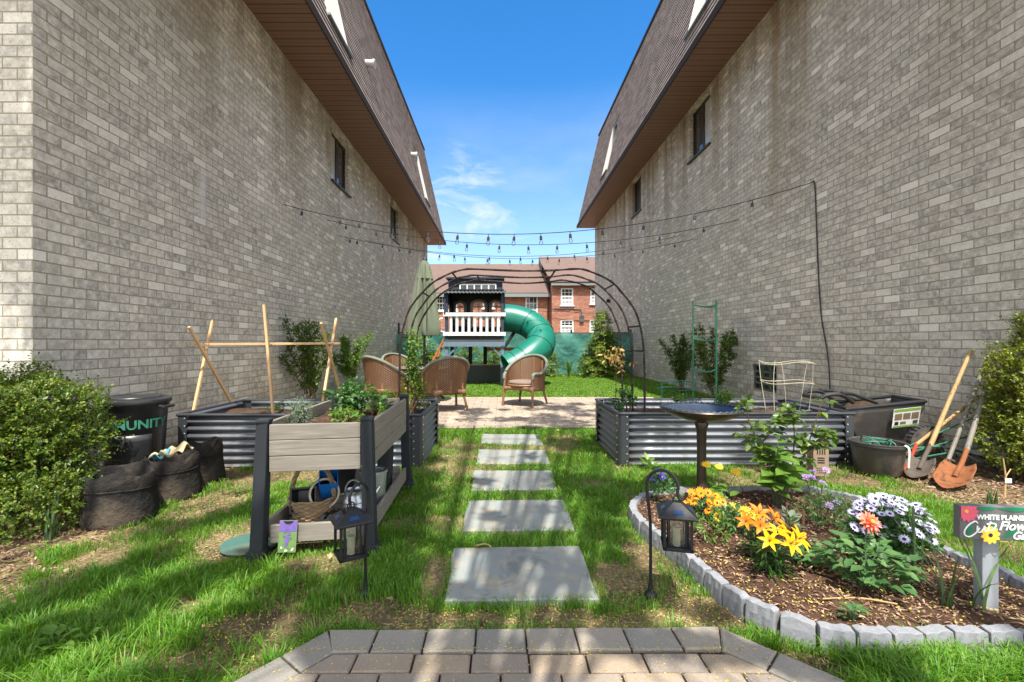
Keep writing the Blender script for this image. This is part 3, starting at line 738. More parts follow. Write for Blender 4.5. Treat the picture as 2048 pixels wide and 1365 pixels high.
def far_house():
    root = thing('brick_house', 'red brick house with brown roof and white sash windows beyond the green fence', 'building', (2, 38, 0))
    P = lambda x, y, Y: at(x, y, Y)
    w1 = [(1.80, 2.75, 2.55, 4.85), (-1.5, -.6, 3.9, 4.95), (-5.05, -4.35, 3.7, 4.85), (-4.1, -3.45, 3.7, 4.85), (-2.9, -2.0, 1.2, 2.4)]
    w2 = [(4.40, 5.32, 4.05, 5.32), (4.38, 5.34, 1.95, 2.95), (6.6, 7.5, 4.15, 5.3), (6.55, 7.5, 2.0, 2.95), (8.6, 9.5, 4.1, 5.3)]
    wl = MB(); panel(wl, 'y', 35.0, -12, 3.74, -.3, 5.05, w1, .12, -1); panel(wl, 'y', 34.0, 3.74, 14, -.3, 5.75, w2, .12, -1); panel(wl, 'x', 3.74, 34, 35, -.3, 5.75, [], .1, -1)
    wl.build('wall', M['brick_red'], root, world=True)
    r = MB()
    r.add([(-12, 34.6, 5.0), (3.6, 34.6, 5.0), (3.6, 41, 8.3), (-12, 41, 8.3)], [(0, 1, 2, 3)])
    r.add([(3.6, 41, 8.3), (-12, 41, 8.3), (-12, 47, 5), (3.6, 47, 5)], [(0, 1, 2, 3)])
    r.add([(3.6, 33.6, 5.72), (14, 33.6, 5.72), (14, 41, 8.95), (3.35, 41, 8.95), (3.35, 38.6, 7.9)], [(0, 1, 2, 3, 4)])
    r.add([(3.35, 41, 8.95), (14, 41, 8.95), (14, 47, 5), (3.35, 47, 5)], [(0, 1, 2, 3)])
    r.add([(3.35, 41, 8.2), (3.35, 41, 8.95), (3.35, 38.6, 7.9), (3.35, 38.6, 7.0)], [(0, 1, 2, 3)])
    r.build('roof', M['roof_brown'], root, world=True, solid=.08)
    e = MB(); e.box((-4.2, 34.72, 4.86), (15.7, .25, .26)); e.box((8.8, 33.75, 5.6), (10.3, .22, .22)); e.build('eave_board', M['trim_grey'], root, world=True)
    d = MB(); d.tube([(3.55, 34.9, 4.8), (3.55, 34.9, .0)], .06, 8); d.build('downpipe', M['cane'], root, world=True)
    for ws, yw in ((w1, 35.0), (w2, 34.0)):
        for (a, b_, c, d_) in ws:
            f = MB(); y = yw+.04
            for x in (a+.05, b_-.05): f.box((x, y, (c+d_)/2), (.10, .06, d_-c))
            for z in (c+.04, (c+d_)/2, d_-.05): f.box(((a+b_)/2, y-.003, z), (b_-a-.01, .06, .08))
            for k in (1, 2): f.box((a+(b_-a)*k/3, y, (c+d_)/2), (.028, .04, d_-c))
            for k in (1, 3): f.box(((a+b_)/2, y-.002, c+(d_-c)*k/4), (b_-a-.1, .036, .028))
            f.box(((a+b_)/2, yw-.03, c-.05), (b_-a+.16, .14, .08))
            win = f.build('window', M['white'], root, world=True)
            g = MB(); g.box(((a+b_)/2, yw+.09, (c+d_)/2), (b_-a, .01, d_-c)); g.build('pane', M['pane'], win, world=True)
            if c < 3 or a > 4: 
                g = MB(); g.grid(lambda u, v_: (a+.04+(b_-a-.08)*u, yw+.078+.006*math.sin(u*40), c+.04+(d_-c)*.55*v_), 24, 2); g.build('curtain', M['curtain'], win, world=True)
    u = MB(); u.box((5.95, 33.93, 3.05), (.32, .13, .5)); u.tube([(5.95, 33.94, 3.3), (5.9, 33.94, 3.75), (5.2, 33.95, 3.8), (3.9, 33.95, 3.8)], .03, 6); u.build('meter_box', M['grey_metal'], root, world=True)
    for z0, z1 in ((4.55, 3.4), (3.72, 3.5)):
        w = MB(); w.tube([(-3, 33.9, z0), (1, 33.7, z0*.6+z1*.4), (6, 33.7, z1), (10, 33.7, z1+.1)], .016, 5); w.build('wire', M['black_metal'], root, world=True)
far_house()

# ------------------------------------------------------------------ fence
def fence():
    root = thing('mesh_fence', 'chain link fence hung with wrinkled green privacy mesh behind the playhouse', 'fence', (.5, 17, 0))
    x0, x1, Y, H = -3.9, 4.85, 17.0, 1.58
    def fn(u, v_):
        x = x0 + (x1-x0)*u; z = .05 + (H-.05)*v_
        q_ = x*1.0 + z*1.25; d = .10*abs(math.sin(q_*2.6 + 1.2*math.sin(x*.9)))*(.3+.7*float(vnoise(x, z, .9, 14))) + .05*math.sin(x*2.1 + z*3) + .035*math.sin(x*5 - z*4.2 + 1) + .03*float(vnoise(x, z, 3.0, 2)) + .05*math.sin((x+z*1.1)*7)*(.3+.7*float(vnoise(x, z, .7, 4)))
        return (x, Y - .10 - d*.9*(1-.6*v_), z - .04*abs(math.sin(x*1.3))*(v_ > .98))
    b = MB(); b.grid(fn, 180, 14); b.build('privacy_mesh', M['fence_fabric'], root, smooth=True, world=True)
    for x in (-3.86, -2.2, -.6, 1.0, 2.6, 4.0, 4.82):
        p = MB(); p.tube([(x, Y+.03, -.1), (x, Y+.03, H+(.32 if x < -3 else .08))], .035, 8); p.lathe([(.045, 0), (.03, .05), (.004, .07)], (x, Y+.03, H+(.32 if x < -3 else .08)), 10); p.build('post', M['black_metal'], root, world=True, smooth=True)
    p = MB(); p.tube([(x0, Y+.03, H+.01), (x1, Y+.03, H+.01)], .022, 8); p.build('top_rail', M['black_metal'], root, world=True, smooth=True)
    w = MB()                                          # diamond wire netting behind the mesh
    for k in range(130):
        xa = x0 + (x1-x0)*k/130; xb = xa + H
        if xb < x1: w.tube([(xa, Y, .03), (xb, Y, H)], .003, 3, False); w.tube([(xb, Y+.008, .03), (xa, Y+.008, H)], .003, 3, False)
    w.build('netting', M['black_metal'], root, world=True)
fence()

# ------------------------------------------------------------------ playhouse with tube slide
def playhouse():
    root = thing('playhouse', 'raised navy playhouse on posts with white railing and green tube slide', 'playhouse', (-.77, 13.4, 0))
    def part(mb, name, m, parent=root, **k): return mb.build(name, m, parent, world=True, **k)
    xl, xr, yf, yb = -1.58, .03, 12.8, 14.25
    for x in (xl+.02, xr-.02):
        p = MB(); p.box((x, yf, .60), (.10, .10, 1.22)); part(p, 'post', M['blue_wood'], bevel=.006)
        p = MB(); p.box((x, yf, 1.92), (.085, .085, 1.42)); part(p, 'post', M['navy_wood'], bevel=.006)
        p = MB(); p.box((x, yb, 1.3), (.10, .10, 2.6)); part(p, 'post', M['dark_wood'], bevel=.006)
    for x in (-.98, -.52): p = MB(); p.box((x, yb-.15, .62), (.11, .10, 1.2)); part(p, 'post', M['dark_wood'])
    b = MB(); b.box(((xl+xr)/2, yf-.07, 1.17), (xr-xl+.12, .045, .13)); part(b, 'deck_beam', M['blue_wood'], bevel=.005)
    b = MB(); b.box(((xl+xr)/2, (yf+yb)/2, 1.27), (xr-xl+.06, yb-yf+.1, .06)); part(b, 'deck', M['panel_dark'])
    b = MB(); b.box(((xl+xr)/2, yf-.01, 1.34), (xr-xl-.06, .03, .10)); part(b, 'deck_skirt', M['box_dark'])
    for s, x in ((1, xl+.06), (-1, xr-.06)):
        b = MB(); b.beam((x, yf-.01, .84), (x+s*.26, yf-.01, 1.10), .045, .07, up=(0, 1, 0)); part(b, 'brace', M['blue_wood'])
    rl = MB(); rl.box(((xl+xr)/2, yf-.07, 2.005), (xr-xl+.14, .04, .10)); rail = part(rl, 'railing', M['white'], bevel=.004)
    rb = MB(); rb.box(((xl+xr)/2, yf-.07, 1.46), (xr-xl+.14, .04, .10)); part(rb, 'bottom_rail', M['white'], rail, bevel=.004)
    for k in range(9):
        x = xl + .15 + k*.168
        if k == 8: x -= .02
        q = MB(); q.box((x, yf-.045, 1.73), (.072, .022, .46)); part(q, 'baluster', M['white'], rail)
    for x0, x1 in ((-1.36, -.98), (-.60, -.20)):
        q = MB(); q.box(((x0+x1)/2, yf+.03, 1.93), (x1-x0, .14, .10)); part(q, 'planter_tray', M['slate_roof'], rail)
    # upper room
    w = MB(); holes = [(-1.48, -1.15, 1.72, 2.50), (-.95, -.50, 1.70, 2.53), (-.36, .0, 1.70, 2.53)]
    panel(w, 'y', yb, xl, xr, 1.3, 2.72, holes, .03, -1)
    for (a, b_, c, d) in holes:                       # rounded heads: fill the corners above the arch
        n = 8; cx, rx, zz = (a+b_)/2, (b_-a)/2, d-.14
        for i in range(n):
            t0, t1 = math.pi*i/n, math.pi*(i+1)/n
            p0 = (cx - rx*math.cos(t0), yb-.002, zz + .14*math.sin(t0)); p1 = (cx - rx*math.cos(t1), yb-.002, zz + .14*math.sin(t1))
            w.add([p0, p1, (p1[0], yb-.002, d), (p0[0], yb-.002, d)], [(0, 1, 2, 3)])
    wall = part(w, 'back_wall', M['box_dark'], solid=.03)
    for (a, b_, c, d) in holes:
        n = 10; cx, rx = (a+b_)/2, (b_-a)/2
        pts = [(a, yb-.03, c)] + [(cx - rx*math.cos(math.pi*i/n), yb-.03, d-.14 + .14*math.sin(math.pi*i/n)) for i in range(n+1)] + [(b_, yb-.03, c)]
        f = MB(); f.tube(pts, .045, 4, closed=True); f.box((cx, yb-.03, (c+d)/2-.04), (.03, .03, d-c-.1))
        for z in (.30, .55, .78): f.box((cx, yb-.032, c+(d-c)*z), (b_-a, .024, .028))
        part(f, 'arched_window', M['trim_grey' if a < -1 else 'cheek'])
    s = MB(); s.box((xl-.01, (yf+yb)/2+.5, 2.0), (.03, .55, 1.45)); s.box((xl-.01, (yf+yb)/2, 2.52), (.03, yb-yf-.1, .36)); part(s, 'side_wall', M['box_dark'])
    s = MB(); s.box((xr+.01, 12.98, 2.0), (.03, .26, 1.45)); s.box((xr+.01, 14.12, 2.0), (.03, .24, 1.45)); s.box((xr+.01, 13.55, 2.55), (.03, .88, .34)); part(s, 'side_wall', M['navy_wood'])
    c = MB(); c.box(((xl+xr)/2, (yf+yb)/2+.1, 2.73), (xr-xl+.02, yb-yf-.15, .03)); part(c, 'ceiling', M['box_dark'])
    d = MB(); d.box((xl-.02, yf-.02, 2.32), (.05, .16, .62)); part(d, 'corner_board', M['navy_wood']); d = MB(); d.box((xr+.03, yf+.1, 2.32), (.04, .16, .62)); part(d, 'corner_board', M['navy_wood'])
    h = MB(); h.box((-.77, 13.17, 2.87), (1.56, .06, .36)); h.box((-1.53, 13.6, 2.87), (.05, .8, .34)); h.box((-.01, 13.6, 2.87), (.05, .8, .34)); hd = part(h, 'roof_box', M['navy_wood'])
    cp = MB(); cp.box((-.77, 13.5, 3.075), (1.68, .95, .045)); part(cp, 'roof_cap', M['navy_wood'])
    aw = MB()
    aw.grid(lambda u, v: (xl-.08 + (xr-xl+.16)*u, 12.62 + .56*v, 2.60 + .13*v + .013*math.sin(u*2*math.pi*17)), 137, 3); part(aw, 'awning', M['awning'], smooth=True, solid=.012)
    f = MB()
    for z in (2.72, 2.895): f.box((-.695, 13.125, z), (1.06, .035, .035))
    for k in range(6): f.box((-1.21 + k*.206, 13.123, 2.807), (.034, .03, .175))
    tr = part(f, 'transom_window', M['white'])
    g = MB(); g.box((-.695, 13.135, 2.807), (1.0, .012, .17)); part(g, 'pane', M['pane'], tr)
    # lower back panel, ladder, grab handle
    p = MB(); p.box((-.52, 13.85, .265), (1.10, .04, .53)); part(p, 'lower_panel', M['panel_dark'])
    p = MB(); p.box((-.52, 13.83, .545), (1.12, .07, .025)); part(p, 'panel_cap', M['stake_wood'])
    p = MB()
    for y in (13.25, 13.85): p.beam((-1.68, y, 1.34), (-2.36, y, .0), .04, .09, up=(0, 1, 0))
    ld_ = part(p, 'ladder', M['orange_wood'])
    for k in range(4):
        z = .25 + k*.27; x = -2.36 + .68*z/1.34
        q = MB(); q.box((x, 13.55, z), (.09, .56, .035)); part(q, 'rung', M['orange_wood'], ld_)
    b = MB(); b.box((-.05, 14.1, 1.02), (.9, .06, .10)); part(b, 'swing_beam', M['orange_wood'])
    h = MB(); h.tube(smoothpath([(-1.62, 12.78, 1.90), (-1.74, 12.76, 1.88), (-1.77, 12.75, 1.72), (-1.74, 12.76, 1.55), (-1.62, 12.78, 1.52)], 5), .018, 8); part(h, 'grab_handle', M['white'], smooth=True)
    # tube slide: half turn, ending in front of the right post
    pts = smoothpath([(.05, 13.55, 1.95), (.40, 13.56, 1.92), (.82, 13.45, 1.76), (1.10, 13.14, 1.44), (1.06, 12.78, 1.12), (.78, 12.52, .86), (.45, 12.40, .64), (.18, 12.33, .50)], 8)
    n = 28
    def ring(i):
        a = pts[max(i-1, 0)]; c_ = pts[min(i+1, len(pts)-1)]; dd = (c_-a).normalized()
        x = dd.cross(Vector((0, 0, 1))).normalized(); y = x.cross(dd); return x, y
    t = MB(); vs_ = []
    for i, p_ in enumerate(pts):
        x, y = ring(i)
        for j in range(n): th = 2*math.pi*j/n; vs_.append(p_ + (x*math.cos(th) + y*math.sin(th))*.405)
    t.add(vs_, [(i*n+j, i*n+(j+1) % n, (i+1)*n+(j+1) % n, (i+1)*n+j) for i in range(len(pts)-1) for j in range(n)])
    sl = part(t, 'tube_slide', M['slide'], smooth=True, solid=.015)
    for i in (0, 15, 24, 33, 44, 50, len(pts)-1):
        x, y = ring(i); q = MB(); q.tube([pts[i] + (x*math.cos(a) + y*math.sin(a))*.412 for a in [2*math.pi*k/36 for k in range(36)]], .012 if i not in (0, len(pts)-1) else .022, 6, closed=True)
        part(q, 'joint_ring', M['slide_seam'] if i not in (0, len(pts)-1) else M['slide'], sl, smooth=True)
    for sg in (.55, 2.75):
        q = MB(); q.tube([pts[i] + (ring(i)[0]*math.cos(sg+.5) + ring(i)[1]*math.sin(sg+.5))*.408 for i in range(24, len(pts))], .008, 5); part(q, 'seam', M['slide_seam'], sl)
    q = MB(); q.beam((.02, 13.1, 1.02), (.36, 13.5, 1.52), .07, .07); part(q, 'slide_brace', M['dark_wood'])
playhouse()

# ------------------------------------------------------------------ patio furniture
def umbrella():
    p = at(848, 800, 9.35); p.z = 0
    root = thing('patio_umbrella', 'closed sage green patio umbrella rising through the round table', 'umbrella', p)
    b = MB(); b.tube([(0, 0, .02), (.02, 0, 2.92)], .022, 10); b.build('pole', M['black_metal'], root, smooth=True)
    b = MB()
    wob = lambda t, i: 1 + (.32*math.sin(8*t + .4*math.sin(i)) + .06*math.sin(19*t + i*.3))*(1.0 if i < 12 else .4)
    prof = [(.235, 1.36), (.25, 1.42), (.25, 1.54), (.236, 1.72), (.218, 1.9), (.197, 2.08), (.175, 2.26), (.152, 2.42), (.132, 2.55), (.115, 2.65), (.098, 2.73), (.082, 2.80), (.066, 2.86), (.045, 2.9)]
    b.lathe(prof, (.01, 0, 0), 96, False, wob); b.build('canopy', M['umbrella'], root, smooth=True)
    b = MB(); b.lathe([(.158, 2.52), (.140, 2.60), (.116, 2.70), (.088, 2.80), (.062, 2.885)], (.01, 0, 0), 64, False, lambda t, i: 1 + .16*math.sin(8*t+.8)*(i < 3)); b.build('vent_cap', M['umbrella'], root, smooth=True)
    b = MB(); b.lathe([(.045, 2.87), (.045, 2.91), (.02, 2.96), (.003, 2.98)], (.02, 0, 0), 16); b.build('finial', M['black_metal'], root, smooth=True)
    b = MB()
    for k in range(8):
        t = k*math.pi/4; b.tube([(.02, 0, 1.75), (.16*math.cos(t), .16*math.sin(t), 1.32)], .010, 5)
    b.build('ribs', M['black_metal'], root)
    b = MB(); b.lathe([(.22, 0), (.22, .04), (.06, .08), (.03, .20)], (0, 0, .02), 20); b.build('base', M['black_metal'], root, smooth=True)
    t = thing('patio_table', 'round wicker patio table under the closed umbrella', 'table', p)
    b = MB(); b.lathe([(.05, .690), (.56, .690), (.575, .70), (.56, .712), (.05, .712)], (0, 0, 0), 40); b.build('tabletop', M['old_wood'], t, smooth=True)
    b = MB(); b.lathe([(.55, .60), (.55, .69)], (0, 0, 0), 40, False); b.build('apron', M['wicker'], t, smooth=True, solid=.012)
    for k in range(4):
        a = R(45 + 90*k); b = MB(); c, s = math.cos(a), math.sin(a)
        b.tube(smoothpath([(.40*c, .40*s, .69), (.34*c, .34*s, .45), (.30*c, .30*s, .20), (.42*c, .42*s, .10), (.52*c, .52*s, .02)], 5), .020, 8); b.build('leg', M['lantern_metal'], t, smooth=True)
umbrella()

def make_chair(label, p, face):
    rz = math.atan2(face[1], face[0]) - math.pi/2
    root = thing('wicker_chair', label, 'chair', p, rz, 'wicker chairs round the patio table')
    PH = R(128)
    def zt(ph): return .615 + .33*max(0.0, math.cos(ph*.83))**1.35
    def rad(ph, z): return .30 + .10*max(0, (z-.40))*(.8 + .5*math.cos(ph*.7))
    b = MB(); b.grid(lambda u, v: (lambda ph, z: (rad(ph, z)*1.05*math.sin(ph), -rad(ph, z)*math.cos(ph), z))((2*u-1)*PH, .29 + (zt((2*u-1)*PH)-.29)*v), 56, 12)
    b.build('backrest', M['wicker'], root, smooth=True, solid=.014)
    rim = [(lambda ph, z: Vector((rad(ph, z)*1.05*math.sin(ph), -rad(ph, z)*math.cos(ph), z)))(R(a), zt(R(a))) for a in np.linspace(-128, 128, 50)]
    e0, e1 = rim[0], rim[-1]
    rimpath = [e0 + Vector((-.0, .05, -.10)), e0 + Vector((0, .045, -.03))] + rim + [e1 + Vector((0, .045, -.03)), e1 + Vector((0, .05, -.10))]
    b = MB(); b.tube(rimpath, .026, 8); b.build('rim', M['wicker_rim'], root, smooth=True)
    for sx, y0, y1 in ((1, .20, .27), (-1, .20, .27)):
        b = MB(); b.tube(smoothpath([(sx*.245, y0+.02, .60), (sx*.255, y0+.04, .42), (sx*.27, y1, .0)], 5), .020, 8); b.build('leg', M['wicker_solid'], root, smooth=True)
    for sx in (1, -1):
        b = MB(); b.tube(smoothpath([(sx*.20, -.25, .85), (sx*.20, -.24, .42), (sx*.26, -.31, .0)], 5), .019, 8); b.build('leg', M['wicker_solid'], root, smooth=True)
    b = MB(); b.tube([(0, -.345, .90), (0, -.30, .38)], .014, 6); b.build('back_spindle', M['wicker_solid'], root, smooth=True)
    b = MB(); b.lathe([(.02, .37), (.285, .37), (.30, .395), (.285, .415), (.02, .415)], (0, 0, 0), 32, True); b.build('seat', M['wicker_solid'], root, smooth=True)
    b = MB(); b.lathe([(.02, .415), (.25, .415), (.275, .435), (.265, .462), (.22, .475), (.02, .478)], (0, .01, 0), 32); b.build('cushion', M['cushion'], root, smooth=True)
    corners = [(-.265, .255), (.265, .255), (.235, -.275), (-.235, -.275)]
    for k in range(4):
        a, c = Vector(corners[k]), Vector(corners[(k+1) % 4]); b = MB(); pts = []
        n = 12
        vs_ = []
        for i in range(n+1):
            q = a.lerp(c, i/n); h = .305 - .05*(abs(2*i/n-1))**6; vs_ += [(q.x, q.y, h), (q.x, q.y, .375)]
        b.add(vs_, [(2*i, 2*i+2, 2*i+3, 2*i+1) for i in range(n)]); b.build('apron', M['wicker_solid'], root, smooth=True, solid=.02)
    return root
ch = make_chair('wicker armchair standing alone on the right of the patio, seat facing the camera', (.44, 8.72, .018), (-.50, -.86)); ch.scale = (1.16, 1.14, 1.0)
def place_chair(label, p, face): dup(ch, p, math.atan2(face[1], face[0]) - math.pi/2, label)
place_chair('wicker armchair with its back to the camera, in front of the round table', (-1.02, 8.15, .018), (-.40, .90))
place_chair('wicker armchair at the left end of the patio seen from behind', (-2.12, 8.35, .018), (.62, .80))
place_chair('wicker armchair half hidden behind the round table by the fence', (-2.2, 10.0, .018), (.65, -.65))

# ------------------------------------------------------------------ corrugated raised beds
SCREW = []
def raised_bed(label, x0, x1, y0, y1, H, drop=.09):
    cx, cy = (x0+x1)/2, (y0+y1)/2
    root = thing('raised_bed', label, 'garden bed', (cx, cy, 0), 0, 'corrugated steel raised beds')
    hx, hy = (x1-x0)/2, (y1-y0)/2; A, per, r = .015, .073, .09
    prof = lambda z: A*math.cos(2*math.pi*z/per)
    nz_ = 84
    for s in (-1, 1):
        b = MB(); b.grid(lambda u, v: (-hx+r + 2*(hx-r)*u, s*(hy - .018 + prof(v*H)), v*H), 9, nz_); b.build('panel', M['corrugated'], root, smooth=True, solid=.004)
        b = MB(); b.grid(lambda u, v: (s*(hx - .018 + prof(v*H)), -hy+r + 2*(hy-r)*u, v*H), 7, nz_); b.build('panel', M['corrugated'], root, smooth=True, solid=.004)
    for sx in (-1, 1):
        for sy in (-1, 1):
            b = MB(); w = .095; g = .004
            pts = [(sx*(hx+g-w), sy*(hy+g)), (sx*(hx+g-.02), sy*(hy+g)), (sx*(hx+g), sy*(hy+g-.02)), (sx*(hx+g), sy*(hy+g-w))]
            b.add([(x, y, z) for z in (0, H+.012) for x, y in pts], [(i, i+1, i+5, i+4) for i in range(3)])
            pp = b.build('corner_post', M['bed_post'], root, solid=.006)
            for k in range(7):
                z = .035 + k*.073
                for c in ((sx*(hx+g-w+.018), sy*(hy+g+.004)), (sx*(hx+g+.004), sy*(hy+g-w+.018))):
                    if SCREW: o = bpy.data.objects.new('screw', SCREW[0]); C.objects.link(o); o.parent = pp
                    else: q = MB(); q.lathe([(.008, -.004), (.007, .0), (.004, .004)], (0, 0, 0), 8); o = q.build('screw', M['screw'], pp, smooth=True); SCREW.append(o.data)
                    o.location = (c[0], c[1], z); o.rotation_euler = (R(90)*sy, 0, 0) if abs(c[1]) > hy else (0, R(90)*sx, 0)
                    if abs(c[1]) > hy: o.rotation_euler = (R(90) if sy < 0 else R(-90), 0, 0)
    b = MB(); t = .016; z = H+.006
    pts = [(-hx, -hy, z), (hx, -hy, z), (hx, hy, z), (-hx, hy, z)]
    for k in range(4): b.tube([pts[k], pts[(k+1) % 4]], t, 8)
    b.build('rim', M['bed_post'], root, smooth=True)
    def sf(u, v):
        x = -hx+.03 + (2*hx-.06)*u; y = -hy+.03 + (2*hy-.06)*v
        return (x, y, H - drop + .05*(float(vnoise(x+cx, y+cy, 3, 8))-.5) + .035*(float(vnoise(x+cx, y+cy, 11, 9))-.5))
    b = MB(); b.grid(sf, 70, 40); b.build('soil', M['soil'], root, smooth=True)
    return root
LB = (-3.14, -.78, 4.40, 5.56); RB = (1.16, 3.48, 4.49, 5.62); BH = .50
raised_bed('corrugated steel raised bed on the left, holding the pine stake trellis', *LB, BH)
raised_bed('corrugated steel raised bed on the right, holding the wire cages and arch foot', *RB, BH)

# ------------------------------------------------------------------ arch of twine wrapped rods spanning both beds
def arch():
    root = thing('garden_arch', 'rusty twine wrapped arch of three hoops spanning the path between the beds', 'garden arch', (.2, 5.1, .4))
    xl, xr = -1.065, 1.475
    def hoop(y, k):
        pts = [(xl, y, .38), (xl, y, .7), (xl + .01, y, 1.0)]
        for i in range(11):
            t = math.pi/2*i/10; pts.append((xl + .78*(1-math.cos(t)) + .012, y, 1.14 + .83*math.sin(t)**1.0))
        pts += [(.22, y, 1.945 - .006*k), (.55, y, 1.955)]
        for i in range(11):
            t = math.pi/2*(1-i/10); pts.append((xr - .74*(1-math.cos(t)) - .012, y, 1.12 + .85*math.sin(t)))
        pts += [(xr - .01, y, 1.0), (xr, y, .7), (xr, y, .38)]
        return [Vector(p) + Vector((.004*math.sin(i*1.7+k), 0, .004*math.sin(i*2.3+k))) for i, p in enumerate(pts)]
    H = [hoop(y, k) for k, y in enumerate((4.70, 5.14, 5.57))]
    for h in H:
        b = MB(); path = smoothpath(h, 4); b.tube(path, [.0095 + .002*math.sin(i*1.3) + .002*random.random() for i in range(len(path))], 7)
        hp = b.build('hoop', M['twine'], root, world=True, smooth=True)
        w = MB(); q = []                               # twine wound round the lower legs
        for i in range(0, len(path)-1):
            for k in range(3):
                v = path[i].lerp(path[i+1], k/3); a = (i*3+k)*2.1
                q.append(v + Vector((.013*math.cos(a), .013*math.sin(a), 0)))
        w.tube(q, .0036, 4); w.build('wound_twine', M['twine'], hp, world=True)
    for i in (1, 4, 8, 11, 13, 15, 20, 24, 26):
        for k in (0, 1):
            if (i*7+k*3) % 4 == 3: continue
            b = MB(); b.tube([H[k][i], H[k+1][i]], .010, 6); b.build('rung', M['twine'], root, world=True, smooth=True)
arch()

# ------------------------------------------------------------------ festoon lights between the two walls
_sk = MB(); _sk.lathe([(.005, 0), (.005, -.035), (.021, -.047), (.024, -.105), (.019, -.11)], (0, 0, 0), 10); SK = _sk.build('bulb_socket', M['black_plastic'], smooth=True)
_bl = MB(); _bl.lathe([(.016, -.108), (.029, -.138), (.034, -.162), (.027, -.186), (.007, -.199)], (0, 0, 0), 12); BL = _bl.build('bulb', M['bulb'], smooth=True)
first_use = [True]
def strand(label, a, b, mid, fr, nobulb=()):
    root = thing('string_light', label, 'string lights', a, 0, 'strings of bulbs between the walls')
    a, b, mid = Vector(a), Vector(b), Vector(mid)
    t = (mid.x-a.x)/(b.x-a.x); sag = a.z + (b.z-a.z)*t - mid.z
    k = sag/(4*t*(1-t))
    P = lambda s: a.lerp(b, s) - Vector((0, 0, 4*k*s*(1-s)))
    q = MB(); q.tube([P(i/60) for i in range(61)], .0065, 5); q.build('cable', M['black_plastic'], root, world=True)
    for i, s in enumerate(fr):
        if first_use[0]: so, bo = SK, BL; first_use[0] = False
        else: so, bo = SK.copy(), BL.copy(); C.objects.link(so); C.objects.link(bo)
        so.parent = root; so.location = P(s) - a; so.rotation_euler = (random.uniform(-.12, .12), random.uniform(-.12, .12), 0)
        if i in nobulb: bpy.data.objects.remove(bo) if bo is not BL else None
        else: bo.parent = so
fr = lambda *px: [(p-px[0])/(px[-1]-px[0]) for p in px[1:-1]]
strand('nearest string of clear bulbs between the walls, running into the black wall cable', (-3.93, 8.2, 3.70), (4.88, 7.15, 3.73), (.07, 7.7, 3.05), (.04, .12, .16, .23, .30, .36, .42, .47, .52, .575, .635, .71, .80, .90))
strand('second string of clear bulbs, its right end at the brick below the nearer window', (-3.93, 10.2, 3.97), (4.88, 9.35, 3.74), (1.06, 9.7, 3.31), (.05, .13, .21, .29, .36, .44, .51, .58, .65, .73, .82, .92))
strand('third string of clear bulbs, just above the arch top', (-3.93, 10.9, 3.78), (4.88, 12.4, 4.15), (.35, 11.5, 3.42), (.03, .05, .16, .19, .31, .41, .50, .58, .66, .75, .84, .93))
strand('farthest string of clear bulbs, hanging in front of the brick house roof', (-3.93, 13.0, 4.15), (4.88, 11.6, 3.85), (.6, 12.3, 3.48), (.06, .15, .25, .33, .40, .47, .54, .62, .70, .78, .86, .95))
def wall_cable():
    b = MB(); b.tube(smoothpath([(4.87, 7.15, 3.73), (4.882, 7.10, 3.66), (4.885, 7.06, 2.9), (4.885, 7.02, 2.2), (4.88, 6.95, 1.6), (4.87, 6.80, 1.0), (4.83, 6.70, .5), (4.6, 6.4, .02)], 8), .010, 6)
    tag(b.build('power_cable', M['black_plastic'], None, smooth=True), 'black power cable hanging down the right brick wall to the ground', 'cable')
wall_cable()

# ------------------------------------------------------------------ pine stake trellis in the left bed
def trellis():
    root = thing('stake_trellis', 'trellis of pale pine stakes, two crossed pairs, one upright and a crossbar', 'trellis', (-2.6, 5, .4))
    for p, q in (((-3.12, 4.56, .38), (-3.37, 5.30, 1.47)), ((-3.16, 5.42, .38), (-3.22, 4.68, 1.37)), ((-2.42, 4.82, .38), (-2.60, 4.97, 1.62)),
                 ((-1.84, 4.58, .38), (-1.93, 5.30, 1.49)), ((-1.86, 5.42, .38), (-1.87, 4.70, 1.41)), ((-3.44, 5.02, 1.185), (-1.78, 5.02, 1.20))):
        b = MB(); b.beam(p, q, .026, .026, up=(0, 1, 0) if abs(p[2]-q[2]) > .3 else (0, 0, 1)); b.build('stake', M['stake_wood'], root, world=True, bevel=.003)
    for p in ((-3.25, 5.0, 1.19), (-1.89, 5.0, 1.19), (-2.54, 4.96, 1.18)):
        b = MB(); b.tube([Vector(p) + Vector((.028*math.cos(t), .028*math.sin(t*1.0), .012*math.sin(t*2))) for t in np.linspace(0, 12, 40)], .003, 4); b.build('twine_tie', M['cane'], root, world=True)
trellis()

